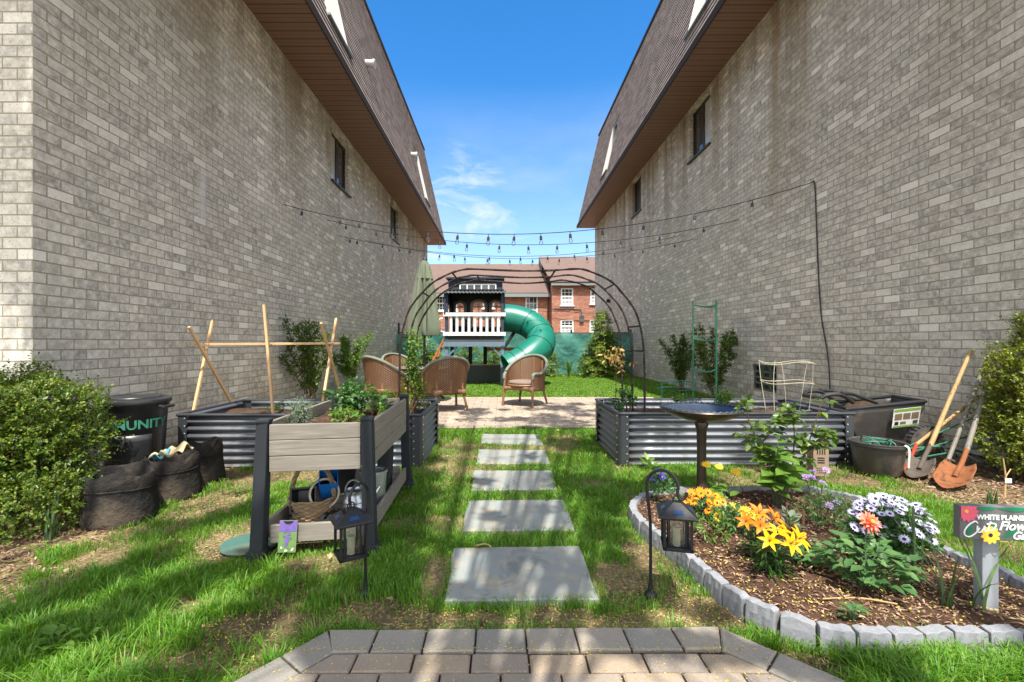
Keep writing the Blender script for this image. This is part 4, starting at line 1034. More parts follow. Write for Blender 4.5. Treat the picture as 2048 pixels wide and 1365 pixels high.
# ------------------------------------------------------------------ tall wooden planter box with shelf and what is kept in it
PFL, PFR, PBR, PBL = [Vector(v) for v in ((-1.345, 2.575, 0), (-.785, 2.655, 0), (-.815, 3.79, 0), (-1.375, 3.71, 0))]
def planter():
    cen = (PFL+PFR+PBR+PBL)/4
    root = thing('wooden_planter', 'weathered waist high wooden planter box on charcoal legs with a lower shelf', 'planter', cen)
    ax = (PFR-PFL).normalized(); ay = (PBR-PFR).normalized()
    for c, sx, sy in ((PFL, -1, -1), (PFR, 1, -1), (PBR, 1, 1), (PBL, -1, 1)):
        out = (ax*sx + ay*sy); b = MB()
        top = c + Vector((0, 0, .755)); bot = c + out*.022 + Vector((0, 0, -.02))
        b.beam(bot, top, .074, .074, up=tuple(ay), w2=.064, h2=.064)
        b.box(tuple(c + out*.024 + Vector((0, 0, .015))), (.098, .098, .06), rz=math.atan2(ax.y, ax.x))
        lg = b.build('leg', M['dark_wood'], root, world=True, bevel=.005)
        k = MB(); k.box(tuple(c + Vector((0, 0, .762))), (.074, .074, .022), rz=math.atan2(ax.y, ax.x)); k.build('leg_cap', M['dark_wood'], lg, world=True, bevel=.006)
    Zs = [(.475, .562), (.565, .652), (.655, .742)]
    for a, c, o in ((PFL, PFR, -ay), (PFR, PBR, ax), (PBL, PBR, ay), (PFL, PBL, -ax)):
        d = (c-a).normalized()
        for z0, z1 in Zs:
            b = MB(); j = random.uniform(-.0015, .0015)
            p = a + d*.035 + o*(.012+j); q = c - d*.035 + o*(.012+j)
            p.z = q.z = (z0+z1)/2; b.beam(p, q, .024, z1-z0); b.build('side_board', M['old_wood'], root, world=True, bevel=.003)
        b = MB(); p = a + d*.04 + o*.012; q = c - d*.04 + o*.012; p.z = q.z = .125; b.beam(p, q, .024, .10); b.build('shelf_rail', M['old_wood'], root, world=True, bevel=.003)
    for k in range(9):
        b = MB(); p = PFL.lerp(PBL, .04 + .115*k) + ax*.02; q = PFR.lerp(PBR, .04 + .115*k) - ax*.02; p.z = q.z = .095; b.beam(p, q, .105, .02); b.build('shelf_slat', M['old_wood'], root, world=True)
    b = MB()
    def sf(u, v):
        p = PFL.lerp(PFR, .05+.9*u).lerp(PBL.lerp(PBR, .05+.9*u), .03+.94*v); return (p.x, p.y, .675 + .05*(float(vnoise(p.x, p.y, 9, 4))-.5))
    b.grid(sf, 24, 40); b.build('soil', M['mulch'], root, world=True, smooth=True)
    b = MB(); bl = [PFL, PFR, PBR, PBL]; b.add([(p.x, p.y, .50) for p in bl], [(0, 1, 2, 3)]); b.build('floor_board', M['dark_wood'], root, world=True, solid=.02)
planter()
def basket():
    c = Vector((-1.185, 2.85, .105))
    root = thing('willow_basket', 'willow basket with hooped handle on the planter shelf', 'basket', c)
    b = MB(); n = 22
    for k in range(10):                               # woven rounds
        z = .012 + k*.0135; r = .095 + .035*(k/9)**.8
        b.tube([Vector((r*1.05*math.cos(t) + .006*math.cos(n*t/2 + (k % 2)*math.pi)*math.cos(t), r*math.sin(t) + .006*math.cos(n*t/2 + (k % 2)*math.pi)*math.sin(t), z + .004*math.sin(5*t+k))) for t in np.linspace(0, 2*math.pi, 67)[:-1]], .0085, 5, closed=True)
    b.lathe([(.01, .005), (.10, .008)], (0, 0, 0), 20)
    b.build('weave', M['basket'], root, smooth=True)
    b = MB()
    for f in (0, 1, 2): b.tube([Vector((.135*math.cos(t) + .008*math.sin(9*t+f*2.1), .010*math.cos(9*t+f*2.1), .12 + .235*math.sin(t))) for t in np.linspace(0, math.pi, 50)], .0085, 6)
    b.build('handle', M['basket'], root, smooth=True)
    def cup(name, label, cat, loc, r0, r1, h, tilt, m, rim=None, sq=False):
        t = thing(name, label, cat, loc); t.rotation_euler = tilt
        q = MB(); w = (lambda a, i: min(1/abs(math.cos(a)) if abs(math.cos(a)) > 1e-6 else 9, 1/abs(math.sin(a)) if abs(math.sin(a)) > 1e-6 else 9)*.86) if sq else None
        q.lathe([(.01, 0), (r0, 0), (r1, h), (r1*.93, h), (r0*.93, .01), (.01, .01)], (0, 0, 0), 40, True, w); q.build('pot_body', m, t, smooth=True)
        if rim:
            q = MB(); q.lathe([(r1*.97, h-.012), (r1*1.06, h-.012), (r1*1.06, h+.004), (r1*.92, h+.004)], (0, 0, 0), 40, False, w); q.build('pot_rim', rim, t, smooth=True)
        return t
    cup('square_pot', 'black square nursery pot tipped towards the camera in the basket', 'pot', (-1.245, 2.89, .22), .055, .082, .13, (R(78), 0, R(16)), M['black_plastic'], M['lantern_metal'], True)
    cup('round_pot', 'black round pot with pale rim lying in the basket', 'pot', (-1.16, 2.93, .235), .06, .085, .14, (R(74), 0, R(28)), M['black_plastic'], M['rope_pale'])
    cup('blue_pot', 'bright blue plastic pot propped in the basket', 'pot', (-1.115, 2.93, .24), .05, .065, .16, (R(38), 0, R(20)), M['blue_plastic'], None, True)
    cup('zinc_bucket', 'tall galvanised bucket on the right side of the planter shelf', 'bucket', (-.875, 3.10, .106), .075, .088, .23, (0, 0, 0), M['zinc'], M['zinc'])
    cup('black_pot', 'black nursery pot upright at the back of the planter shelf', 'pot', (-1.22, 3.42, .106), .10, .13, .22, (0, 0, 0), M['black_plastic'], M['black_plastic'])
    t = thing('watering_can', 'galvanised watering can with looped handle behind the planter leg', 'watering can', (-.93, 2.86, .106))
    q = MB(); q.lathe([(.01, 0), (.072, 0), (.068, .12), (.055, .135), (.052, .16), (.058, .175)], (0, 0, 0), 28, False)
    for z in (.03, .10): q.lathe([(.070, z), (.074, z+.004), (.070, z+.008)], (0, 0, 0), 28, False)
    q.build('can_body', M['zinc'], t, smooth=True)
    q = MB(); q.tube([(-.055*math.cos(a)*1.0, 0, .16 + .075*math.sin(a)) for a in np.linspace(0, math.pi, 16)], .006, 6); q.tube(smoothpath([(-.06, 0, .15), (-.12, 0, .13), (-.115, 0, .05), (-.07, 0, .03)], 5), .006, 6); q.build('handle', M['zinc'], t, smooth=True)
    q = MB(); q.tube([(.06, .02, .04), (.14, .08, .17)], [.016, .010], 8); q.build('spout', M['zinc'], t, smooth=True)
    t = thing('slatted_crate', 'low black slatted tray beside the basket on the shelf', 'crate', (-.975, 2.76, .106), .14)
    q = MB()
    for k in range(6): q.box((-.10 + k*.04, 0, .055), (.022, .14, .008))
    for y in (-.07, .07): q.box((0, y, .03), (.23, .01, .05))
    for x in (-.11, .11): q.box((x, 0, .028), (.01, .138, .05))
    q.build('tray', M['black_plastic'], t)
    for k in range(5): q = MB(); q.box((-.08 + k*.04, -.077, .03), (.006, .004, .04)); q.build('rib', M['grey_metal'], t)
    for i, (x, y, h, a, lab) in enumerate(((-.88, 3.35, .36, .1, 'dark weathered post end standing on the planter shelf beside the tall bucket'), (-.90, 3.52, .30, -.1, 'shorter dark post end at the back of the planter shelf'))):
        q = MB(); q.box((0, 0, h/2), (.09, .05, h)); o = q.build('post_end', M['dark_wood'], None, bevel=.006); o.location = (x, y, .106); o.rotation_euler = (0, .05, a); tag(o, lab, 'wood offcut')
basket()
def plant_card():
    t = thing('plant_card', 'printed lavender plant card hung on the planter rail', 'card', (-1.205, 2.545, .03)); t.rotation_euler = (R(-4), R(3), R(8))
    b = MB(); b.prism([(-.048, -.002), (.048, -.002), (.048, .002), (-.048, .002)], 0, .175); b.build('card', M['print_green'], t)
    q = MB(); q.prism([(-.047, -.0035), (.047, -.0035), (.047, -.002), (-.047, -.002)], .115, .174); q.build('card_header', M['purple'], t)
    for i in range(26):
        x = random.gauss(0, .012) if i < 20 else random.uniform(-.04, .04); z = random.uniform(.03, .135) if i < 20 else random.uniform(.005, .03)
        if i < 20: z = .035 + (i % 10)*.011
        s = random.uniform(.004, .008)
        q = MB(); q.add([(x + s*math.cos(a), -.0042 - i*.00005, z + s*math.sin(a)) for a in np.linspace(0, 2*math.pi, 8)[:-1]], [tuple(range(7))]); q.build('print_blossom', M['purple'] if i < 20 else M['white'], t)
    q = MB(); q.add([(.026*math.cos(a), -.0041, .172 + .018*math.sin(a)) for a in np.linspace(math.pi, 2*math.pi, 10)], [tuple(range(10))]); q.build('hang_slot', M['hole_dark'], t)
plant_card()

# ------------------------------------------------------------------ solar lanterns on hooks
def lantern(base, hang, capz, botz, topz, cw, bw, rz, label):
    root = thing('garden_lantern', label, 'lantern', base, 0, 'solar lanterns on shepherd hooks')
    hx, hy = hang; s = 1 if hx > 0 else -1
    b = MB(); d = Vector((hx, hy, 0)); dn = d.normalized(); l = d.length
    r = l/2 + .012
    pts = [(0, 0, -.02), (0, 0, topz-.30), (-dn.x*.006, -dn.y*.006, topz-.20), (-dn.x*.016, -dn.y*.016, topz-.10)]
    for a in np.linspace(math.pi*.95, .0, 10):
        c = d*.46; q = c + dn*(r*math.cos(a)); pts.append((q.x, q.y, topz - r*1.05 + r*1.05*math.sin(a)))
    e = d + dn*.004; pts += [(e.x, e.y, topz-.09), (e.x+dn.x*.010, e.y+dn.y*.01, topz-.125), (e.x+dn.x*.030, e.y+dn.y*.03, topz-.118), (e.x+dn.x*.042, e.y+dn.y*.042, topz-.09)]
    b.tube(smoothpath(pts, 4), .0075, 8); b.build('hook', M['black_metal'], root, smooth=True)
    b = MB(); b.lathe([(.03, 0), (.026, .012), (.014, .02), (.010, .055)], (0, 0, 0), 12); b.build('ground_collar', M['black_metal'], root, smooth=True)
    H = bpy.data.objects.new('lantern_head', None)
    cx, cy = d.x, d.y; m = Matrix.Rotation(rz, 3, 'Z')
    W = lambda x, y, z: tuple(Vector((cx, cy, 0)) + m @ Vector((x, y, z)))
    c = cw/2
    b = MB(); t_ = .018; P = [W(x*c, y*c, capz) for x, y in ((-1, -1), (1, -1), (1, 1), (-1, 1))]; P2 = [W(x*c, y*c, capz+.008) for x, y in ((-1, -1), (1, -1), (1, 1), (-1, 1))]
    T = [W(x*t_, y*t_, capz+.058) for x, y in ((-1, -1), (1, -1), (1, 1), (-1, 1))]
    b.add(P+P2+T, [(3, 2, 1, 0), (8, 9, 10, 11)] + [(i, (i+1) % 4, 4+(i+1) % 4, 4+i) for i in range(4)] + [(4+i, 4+(i+1) % 4, 8+(i+1) % 4, 8+i) for i in range(4)])
    cap = b.build('cap', M['lantern_metal'], root, bevel=.002)
    for k in range(4):                                # a solar cell on each slope
        mm = Matrix.Rotation(k*math.pi/2, 3, 'Z'); q = MB()
        f = lambda u, w: W(*(mm @ Vector((w, -(c + (t_-c)*u), capz+.008 + .05*u + .0025))))
        q.add([f(.22, -c*.28), f(.22, c*.28), f(.48, c*.24), f(.48, -c*.24)], [(0, 1, 2, 3)]); q.build('solar_cell', M['solar'], cap)
    q = MB(); q.tube([W(.016*math.cos(a), 0, capz+.068 + .016*math.sin(a)) for a in np.linspace(0, 2*math.pi, 18)[:-1]], .0035, 6, closed=True); q.build('hanging_ring', M['black_metal'], cap, smooth=True)
    h = bw/2; b = MB()
    for x in (-1, 1):
        for y in (-1, 1): b.box(W(x*h, y*h, (capz+botz)/2), (.011, .011, capz-botz-.002), M=m)
    for z in (botz, capz-.006):
        for k in range(4):
            mm = m @ Matrix.Rotation(k*math.pi/2, 3, 'Z'); b.box(tuple(Vector((cx, cy, 0)) + mm @ Vector((0, -h, z+.003))), (bw+.016, .016, .012), M=mm)
    b.box(W(0, 0, botz-.004), (bw*.98, bw*.98, .006), M=m)
    b.build('cage', M['lantern_metal'], root)
    i_ = h*.62; b = MB()
    for x in (-1, 1):
        for y in (-1, 1): b.box(W(x*i_, y*i_, (capz+botz)/2+.004), (.008, .008, capz-botz-.014), M=m)
    b.build('inner_posts', M['lantern_metal'], root)
    for k in range(4):
        mm = m @ Matrix.Rotation(k*math.pi/2, 3, 'Z'); b = MB(); b.box(tuple(Vector((cx, cy, 0)) + mm @ Vector((0, -i_, (capz+botz)/2+.004))), (i_*2-.01, .002, capz-botz-.018), M=mm); b.build('glass_pane', M['lantern_glass'], root)
    b = MB(); b.tube([W(0, 0, botz+.002), W(0, 0, botz+.085)], .017, 14); b.build('candle', M['candle'], root, smooth=True)
lantern(gd(731, 1186), (-.045, -.075), .378, .222, .535, .168, .115, R(32), 'left solar lantern hung from a hook in front of the wooden planter')
lantern(gd(1301, 1190), (.105, -.05), .405, .258, .60, .168, .115, R(-14), 'right solar lantern hung from a hook at the edge of the flower bed')

# ------------------------------------------------------------------ kidney shaped flower bed
BED = [(1.85, 3.52), (1.346, 3.52), (1.104, 3.42), (.935, 3.22), (.885, 3.02), (.905, 2.79), (.975, 2.56), (1.01, 2.285), (1.05, 2.116), (1.09, 1.98), (1.16, 1.89), (1.25, 1.827), (1.371, 1.787), (1.495, 1.775), (1.617, 1.780),
       (1.737, 1.790), (1.857, 1.785), (1.99, 1.775), (2.15, 1.76), (2.32, 1.80), (2.43, 1.95), (2.475, 2.17), (2.44, 2.4), (2.41, 2.62), (2.47, 2.86), (2.60, 3.1), (2.61, 3.29), (2.52, 3.43), (2.38, 3.56), (2.15, 3.56)]
def flower_bed():
    P = [Vector((x, y, 0)) for x, y in BED]; sm = []
    n = len(P)
    for i in range(n):
        p0, p1, p2, p3 = P[i-1], P[i], P[(i+1) % n], P[(i+2) % n]
        for k in range(10):
            t = k/10; sm.append(.5*((2*p1)+(p2-p0)*t+(2*p0-5*p1+4*p2-p3)*t*t+(3*p1-p0-3*p2+p3)*t**3))
    poly = [(v.x, v.y) for v in sm]
    xs = np.arange(.8, 2.75, .03); ys = np.arange(1.7, 3.65, .03); X, Y = np.meshgrid(xs, ys)
    Z = .045 + .05*(vnoise(X, Y, 5, 21)-.5) + .03*(vnoise(X, Y, 17, 22)-.5); i = np.arange(X.size).reshape(X.shape)
    ins = inside(poly, X, Y); ce = ins[:-1, :-1] & ins[1:, 1:] & ins[:-1, 1:] & ins[1:, :-1]
    q = np.stack([i[:-1, :-1], i[:-1, 1:], i[1:, 1:], i[1:, :-1]], -1)[ce]
    o = npmesh('flower_bed_soil', np.stack([X.ravel(), Y.ravel(), Z.ravel()], 1), [q], M['mulch'], smooth=True); tag(o, kind='structure')
    # blocks along the curve
    L = [0]
    for a, b in zip(sm, sm[1:] + sm[:1]): L.append(L[-1] + (b-a).length)
    tot = L[-1]; cnt = int(tot/.126); step = tot/cnt
    def pt(s):
        s %= tot; k = np.searchsorted(L, s, 'right') - 1; k = min(k, len(sm)-1); a, b = sm[k], sm[(k+1) % len(sm)]; return a.lerp(b, (s-L[k])/max(1e-6, L[k+1]-L[k]))
    meshes = []
    for v in range(5):
        b = MB(); nx, ny, nz2 = 8, 4, 4; l, w, h = .119, .055, .128
        bm_v = {}
        def g(i, j, k):
            key = (i, j, k)
            if key not in bm_v:
                x = -l/2 + l*i/(nx-1); y = -w/2 + w*j/(ny-1); z = -.03 + h*k/(nz2-1)
                if k == nz2-1: z += .006*(math.sin(i*.9 + v*2) + .5*math.sin(i*2.1+j+v))*.6; y *= .82; x *= .985
                if j in (0, ny-1): y += .002*math.sin(i*2.1+k*1.9+v*3)
                if k == nz2-1 and i in (0, nx-1): z -= .006
                bm_v[key] = len(b.v); b.v.append((x, y, z))
            return bm_v[key]
        for i in range(nx-1):
            for j in range(ny-1):
                b.f.append((g(i, j, nz2-1), g(i+1, j, nz2-1), g(i+1, j+1, nz2-1), g(i, j+1, nz2-1)))
            for k in range(nz2-1):
                b.f.append((g(i, 0, k), g(i+1, 0, k), g(i+1, 0, k+1), g(i, 0, k+1))); b.f.append((g(i+1, ny-1, k), g(i, ny-1, k), g(i, ny-1, k+1), g(i+1, ny-1, k+1)))
        for j in range(ny-1):
            for k in range(nz2-1):
                b.f.append((g(0, j+1, k), g(0, j, k), g(0, j, k+1), g(0, j+1, k+1))); b.f.append((g(nx-1, j, k), g(nx-1, j+1, k), g(nx-1, j+1, k+1), g(nx-1, j, k+1)))
        meshes.append(b)
    objs = [m_.build('edging_block', M['concrete'], None, bevel=.003) for m_ in meshes]
    for k in range(cnt):
        c = pt((k+.5)*step); d = pt((k+.85)*step) - pt((k+.15)*step)
        if k < 5: o = objs[k]
        else: o = objs[random.randrange(5)].copy(); C.objects.link(o)
        o.location = (c.x, c.y, random.uniform(-.018, -.008)); o.rotation_euler = (random.uniform(-.03, .03), random.uniform(-.02, .02), math.atan2(d.y, d.x) + (math.pi if k % 2 else 0) + random.uniform(-.03, .03))
        tag(o, 'grey concrete edging block in the curved border round the flower bed', 'edging block', 'edging blocks round the flower bed')
    return poly
BEDPOLY = flower_bed()

def birdbath():
    p = Vector((1.535, 3.50, .03)); root = thing('bird_bath', 'dark pedestal bird bath with wide shallow bowl beside the flower bed', 'bird bath', p)
    b = MB(); b.lathe([(.075, 0), (.066, .03), (.042, .06), (.036, .10), (.034, .35), (.037, .50), (.052, .555), (.045, .57)], (0, 0, 0), 24); b.build('pedestal', M['bronze_dark'], root, smooth=True)
    b = MB(); b.lathe([(.05, .565), (.12, .582), (.22, .612), (.285, .648), (.305, .668), (.300, .676), (.285, .665), (.20, .625), (.10, .605), (.01, .60)], (0, 0, 0), 48); bw = b.build('bowl', M['bronze_dark'], root, smooth=True)
    b = MB(); b.lathe([(.296, .6765), (.27, .660), (.19, .626), (.10, .608), (.005, .604)], (0, 0, 0), 48, False); b.build('bowl_lining', M['basin'], bw, smooth=True)
    b = MB(); b.tube([Vector((.290*math.cos(a), .290*math.sin(a), .677 + .004*math.sin(a*40))) for a in np.linspace(0, 2*math.pi, 241)[:-1]], .007, 6, closed=True); b.build('rim_beading', M['basin'], bw, smooth=True)
    b = MB(); b.lathe([(.02, .606), (.018, .63), (.006, .632)], (0, 0, 0), 10); b.build('spout', M['black_plastic'], bw)
birdbath()

# ------------------------------------------------------------------ bin, grow bags, valve lid
def textmesh(s, size, m, name, parent, fn, extrude=.0, shear=0.0, bold=0.0):
    cu = bpy.data.curves.new('t', 'FONT'); cu.body = s; cu.size = size; cu.extrude = extrude; cu.offset = bold; cu.shear = shear; cu.align_x = 'CENTER'; cu.resolution_u = 3
    o = bpy.data.objects.new('t', cu); C.objects.link(o)
    bpy.context.view_layer.update(); me = bpy.data.meshes.new_from_object(o.evaluated_get(bpy.context.evaluated_depsgraph_get()))
    bpy.data.objects.remove(o); bpy.data.curves.remove(cu); me.name = name
    for v in me.vertices: v.co = fn(v.co.x, v.co.y, v.co.z)
    me.materials.clear(); me.materials.append(m)
    o = bpy.data.objects.new(name, me); C.objects.link(o); o.parent = parent; return o
def bin_():
    p = Vector((-3.24, 4.02, 0)); root = thing('rubbish_bin', 'round black plastic bin with lid and green chalk lettering', 'bin', p)
    b = MB(); b.lathe([(.19, 0), (.20, .01), (.235, .64), (.25, .66), (.25, .69)], (0, 0, 0), 40, True, lambda t, i: 1 + (.012*math.cos(12*t) if i in (1, 2) else 0)); b.build('bin_body', M['black_plastic'], root, smooth=True)
    b = MB(); b.lathe([(.262, .675), (.268, .69), (.262, .712), (.235, .722), (.225, .715), (.18, .730), (.05, .742), (.01, .742)], (0, 0, 0), 40, False); lid = b.build('lid', M['black_plastic'], root, smooth=True)
    b = MB()
    for z in (.722, ): b.lathe([(.19, z+.008), (.196, z+.013), (.202, z+.006)], (0, 0, 0), 40, False)
    b.build('lid_ridge', M['black_plastic'], lid, smooth=True)
    for a in (R(0), R(180)):
        b = MB(); b.tube([(.245*math.cos(a-.22), .245*math.sin(a-.22), .655), (.30*math.cos(a-.2), .30*math.sin(a-.2), .645), (.30*math.cos(a+.2), .30*math.sin(a+.2), .645), (.245*math.cos(a+.22), .245*math.sin(a+.22), .655)], .014, 8); b.build('handle', M['black_plastic'], root, smooth=True)
    b = MB(); b.grid(lambda u, v: (lambda a, z: ((.205+.035*z/.64+.004)*math.cos(a), (.205+.035*z/.64+.004)*math.sin(a), z))(R(-118+96*u), .14+.28*v), 18, 6); b.build('front_panel', M['black_plastic'], root, smooth=True, solid=.006)
    mid = R(-68)
    wrap = lambda zb, k: (lambda x, y, z: ((.2105+.034*(zb+y)/.64)*math.cos(mid + x/.235), (.2105+.034*(zb+y)/.64)*math.sin(mid + x/.235), zb + y))
    textmesh('COMMUNITY', .105, M['chalk_green'], 'lettering', root, wrap(.475, 0), .002, 0, .003)
    textmesh('GARDEN', .085, M['chalk_faint'], 'lettering', root, wrap(.26, 0), .0078, 0, -.001)
    textmesh('S', .09, M['label_white'], 'lid_letter', lid, lambda x, y, z: (x+.02, y-.02, .7385+z), .0025)
bin_()
def grow_bag(p, r, h, label, seed, sheet=False):
    rs = random.Random(seed); ph = [rs.uniform(0, 6.28) for _ in range(6)]
    root = thing('grow_bag', label, 'grow bag', p, 0, 'black fabric grow bags in front of the bin')
    wob = lambda t, i: 1 + .05*math.sin(2*t+ph[0]) + .035*math.sin(3*t+ph[1]+i*.25) + .018*math.sin(7*t+ph[2]+i*.5) + .010*math.sin(13*t+ph[3]+i)
    prof = [(r*1.05, 0), (r*1.08, .02), (r*1.05, h*.25), (r*1.0, h*.5), (r*.97, h*.68), (r*.985, h*.70), (r*1.0, h*.78), (r*.97, h*.93), (r*.93, h), (r*.88, h*.97), (r*.86, h*.72), (r*.5, h*.66), (.01, h*.68)]
    b = MB(); n = 64; b.lathe(prof, (0, 0, 0), n, True, wob)
    b.v = [(x, y, z + (.022*math.sin(2*math.atan2(y, x)+ph[4]) + .012*math.sin(5*math.atan2(y, x)+ph[5]))*(z/h if z > .5*h else 0)) for x, y, z in b.v]
    b.build('bag', M['felt'], root, smooth=True)
    f = MB(); f.tube([Vector((math.cos(t), math.sin(t), 0))*(r*.985*wob(t, 5)) + Vector((0, 0, h*.70 + .010*math.sin(2*t+ph[4]))) for t in np.linspace(0, 2*math.pi, 60)[:-1]], .005, 5, closed=True); f.build('seam', M['felt'], root, smooth=True)
    f = MB(); a = ph[0]; f.tube(smoothpath([(r*.95*math.cos(a-.3), r*.95*math.sin(a-.3), h*.9), (r*1.0*math.cos(a), r*1.0*math.sin(a), h*1.08), (r*.95*math.cos(a+.3), r*.95*math.sin(a+.3), h*.9)], 6), .012, 6); f.build('handle', M['felt'], root, smooth=True)
    return root
grow_bag((-2.60, 3.10, 0), .195, .325, 'largest black fabric grow bag, nearest the camera beside the boxwood', 3)
grow_bag((-2.58, 3.56, 0), .175, .325, 'middle black fabric grow bag with a crumpled sack inside', 8)
grow_bag((-2.62, 3.98, 0), .15, .34, 'smallest black fabric grow bag, against the corrugated bed', 15)
t_ = thing('crumpled_sack', 'crumpled paper compost sack with teal print sticking out of the middle grow bag', 'sack', (-2.58, 3.50, .29))
b = MB(); b.grid(lambda u, v: (-.11+.26*u, -.05+.13*v+.02*math.sin(u*9), .02+.10*u+.03*math.sin(v*7+u*5)+.015*math.sin(u*17)), 18, 10); b.build('paper', plain('sack paper', lin(170, 150, 116), .7, 0, .3, 20), t_, smooth=True, solid=.006)
b = MB(); b.grid(lambda u, v: (-.09+.12*u, -.048+.09*v+.02*math.sin(u*9), .028+.05*u+.03*math.sin(v*7+u*5)+.01*math.sin(u*17)), 12, 8); b.build('print', plain('teal print', lin(74, 136, 150), .6, 0, .3, 30), t_, smooth=True, solid=.002)
b = MB(); b.lathe([(.155, 0), (.15, .012), (.01, .016)], (0, 0, 0), 36); o = b.build('valve_lid', M['valve_green'], None, smooth=True); o.location = (-1.50, 2.71, .004); o.scale = (1.05, .95, 1); tag(o, 'flat green plastic valve lid in the bare earth beside the planter leg', 'lid')

# ------------------------------------------------------------------ cart, bucket, hand tools against the right wall
def cart():
    p = Vector((4.02, 4.90, 0)); root = thing('garden_cart', 'black plastic garden cart parked against the right brick wall', 'cart', p); root.location.z = -.02; root.rotation_euler = (0, R(-5), 0)
    b = MB()                                          # tapering tub, open at the top
    T = [(-.42, -.21), (.36, -.24), (.40, .20), (-.26, .20)]; Bm = [(-.22, -.12), (.14, -.12), (.16, .14), (-.16, .14)]
    zt_, zb = (.60, .58), .20
    def ringp(k, f, n=8):
        o = []
        for i in range(4):
            a, c = Vector(f[i]), Vector(f[(i+1) % 4])
            for j in range(n):
                o.append(a.lerp(c, j/n))
        return o
    top, bot = ringp(0, T), ringp(0, Bm); n = len(top); vs_ = []
    lv = [(0, 1.0), (.18, .94), (.8, .55), (1.0, .0)]
    for f, _ in lv:
        for a, c in zip(top, bot):
            q = a.lerp(c, min(1, f*1.0 if f < .9 else 1)*(.8 if f > .9 else f)); vs_.append((q.x, q.y, .59 - (.59-zb)*f + (.02*q.x if f < .1 else 0)))
    b.add(vs_, [(i*n+j, i*n+(j+1) % n, (i+1)*n+(j+1) % n, (i+1)*n+j) for i in range(len(lv)-1) for j in range(n)] + [tuple((len(lv)-1)*n+j for j in range(n))])
    tub = b.build('tub', M['tub_plastic'], root, smooth=True, solid=.012)
    b = MB(); b.tube([(v.x*1.015, v.y*1.015, .59+.02*v.x) for v in top], .020, 8, closed=True); b.build('tub_rim', M['black_plastic'], tub, smooth=True)
    lb = MB(); yy = -.272
    def fl(u, v):
        z = .345+.20*v+.008*u; f_ = (.60-z)/.39; x = .02+.27*u
        return (x, -.056 + (-.222-.035*x)*(1-f_) + (-.13)*f_, z)
    lb.add([fl(0, 0), fl(1, 0), fl(1, 1), fl(0, 1)], [(0, 1, 2, 3)]); la = lb.build('label', M['label_white'], tub, solid=.002)
    def patch(u0, u1, v0, v1, m, d):
        q = MB(); q.add([tuple(Vector(fl(u, v)) + Vector((0, -d, 0))) for u, v in ((u0, v0), (u1, v0), (u1, v1), (u0, v1))], [(0, 1, 2, 3)]); q.build('label_print', m, la)
    patch(.02, .98, .84, .98, M['label_green'], .003); patch(.02, .98, .02, .10, M['label_green'], .003)
    for k in range(3): patch(.06+.31*k, .33+.31*k, .40, .74, M['label_photo'], .003)
    patch(.08, .22, .14, .32, M['lantern_metal'], .003); patch(.28, .5, .16, .3, M['label_photo'], .003); patch(.76, .94, .14, .32, M['grey_metal'], .003)
    for s in (-1, 1):
        h = MB(); y = s*.15
        h.tube(smoothpath([(-.30, y, .63), (-.42, y*1.05, .72), (-.56, y*1.05, .735), (-.62, y*.9, .70)], 5), .022, 8)
        h.tube([(-.05, y, .60), (-.30, y*1.0, .72), (-.42, y*1.05, .74)], .018, 8)
        h.build('handle', M['black_plastic'], root, smooth=True)
    h = MB(); h.tube([(-.62, -.14, .70), (-.62, .14, .70)], .022, 8); h.build('grip', M['black_plastic'], root, smooth=True)
    for y in (-.20, .22):
        w = MB(); n = 26; w.lathe([(.05, -.045), (.14, -.045), (.165, -.03), (.172, 0), (.165, .03), (.14, .045), (.05, .045)], (0, 0, 0), n, True)
        w.v = [(x, z, y_) for x, y_, z in w.v]; w.v = [(x+.36, y + q, z+.172) for x, q, z in w.v]
        ww = w.build('wheel', M['tub_plastic'], root, smooth=True)
        tr = MB()
        for k in range(26):
            a = 2*math.pi*k/26; tr.box((.36+.172*math.cos(a), y, .172+.172*math.sin(a)), (.012, .08, .020), M=Matrix.Rotation(-a, 3, 'Y'))
        tr.build('tread', M['grey_metal'], ww)
    l = MB(); l.beam((-.25, -.1, .22), (-.30, -.12, 0), .05, .05); l.beam((-.25, .1, .22), (-.30, .12, 0), .05, .05); l.build('rest_leg', M['black_plastic'], root)
    l = MB(); l.lathe([(.01, 0), (.20, .0), (.16, .07), (.05, .10), (.01, .10)], (-.05, 0, .50), 20, False, lambda t, i: 1+.15*math.sin(3*t+i)); l.build('compost', M['soil'], root, smooth=True)
cart()
def bucket():
    p = Vector((3.50, 4.24, 0)); root = thing('muck_bucket', 'round black muck bucket holding tools and string, in front of the cart', 'bucket', p)
    b = MB(); b.lathe([(.165, 0), (.175, .01), (.205, .235), (.215, .24), (.225, .285), (.215, .29), (.20, .28), (.165, .02), (.01, .02)], (0, 0, 0), 44, True, lambda t, i: 1+.006*math.cos(16*t)); b.build('tub', M['tub_plastic'], root, smooth=True)
    b = MB(); b.tube([Vector((.222*math.cos(t), .222*math.sin(t), .262)) for t in np.linspace(0, 2*math.pi, 48)[:-1]], .008, 6, closed=True); b.build('rim', M['black_plastic'], root, smooth=True)
    b = MB(); b.tube(smoothpath([(.08, -.20, .29), (.085, -.235, .26), (.088, -.225, .10)], 5), .010, 4); b.build('strap', M['label_white'], root)
    b = MB()
    for k in range(7):
        a = k*.9; b.tube(smoothpath([(.11*math.cos(a), .11*math.sin(a), .10), (.14*math.cos(a+.4), .12*math.sin(a+.5), .27+.02*k % .06), (.05*math.cos(a+2), .09*math.sin(a+1.6), .29), (.1*math.cos(a+3), .1*math.sin(a+3), .2)], 5), .006, 5)
    b.build('tangled_ties', M['green_wire'], root)
bucket()
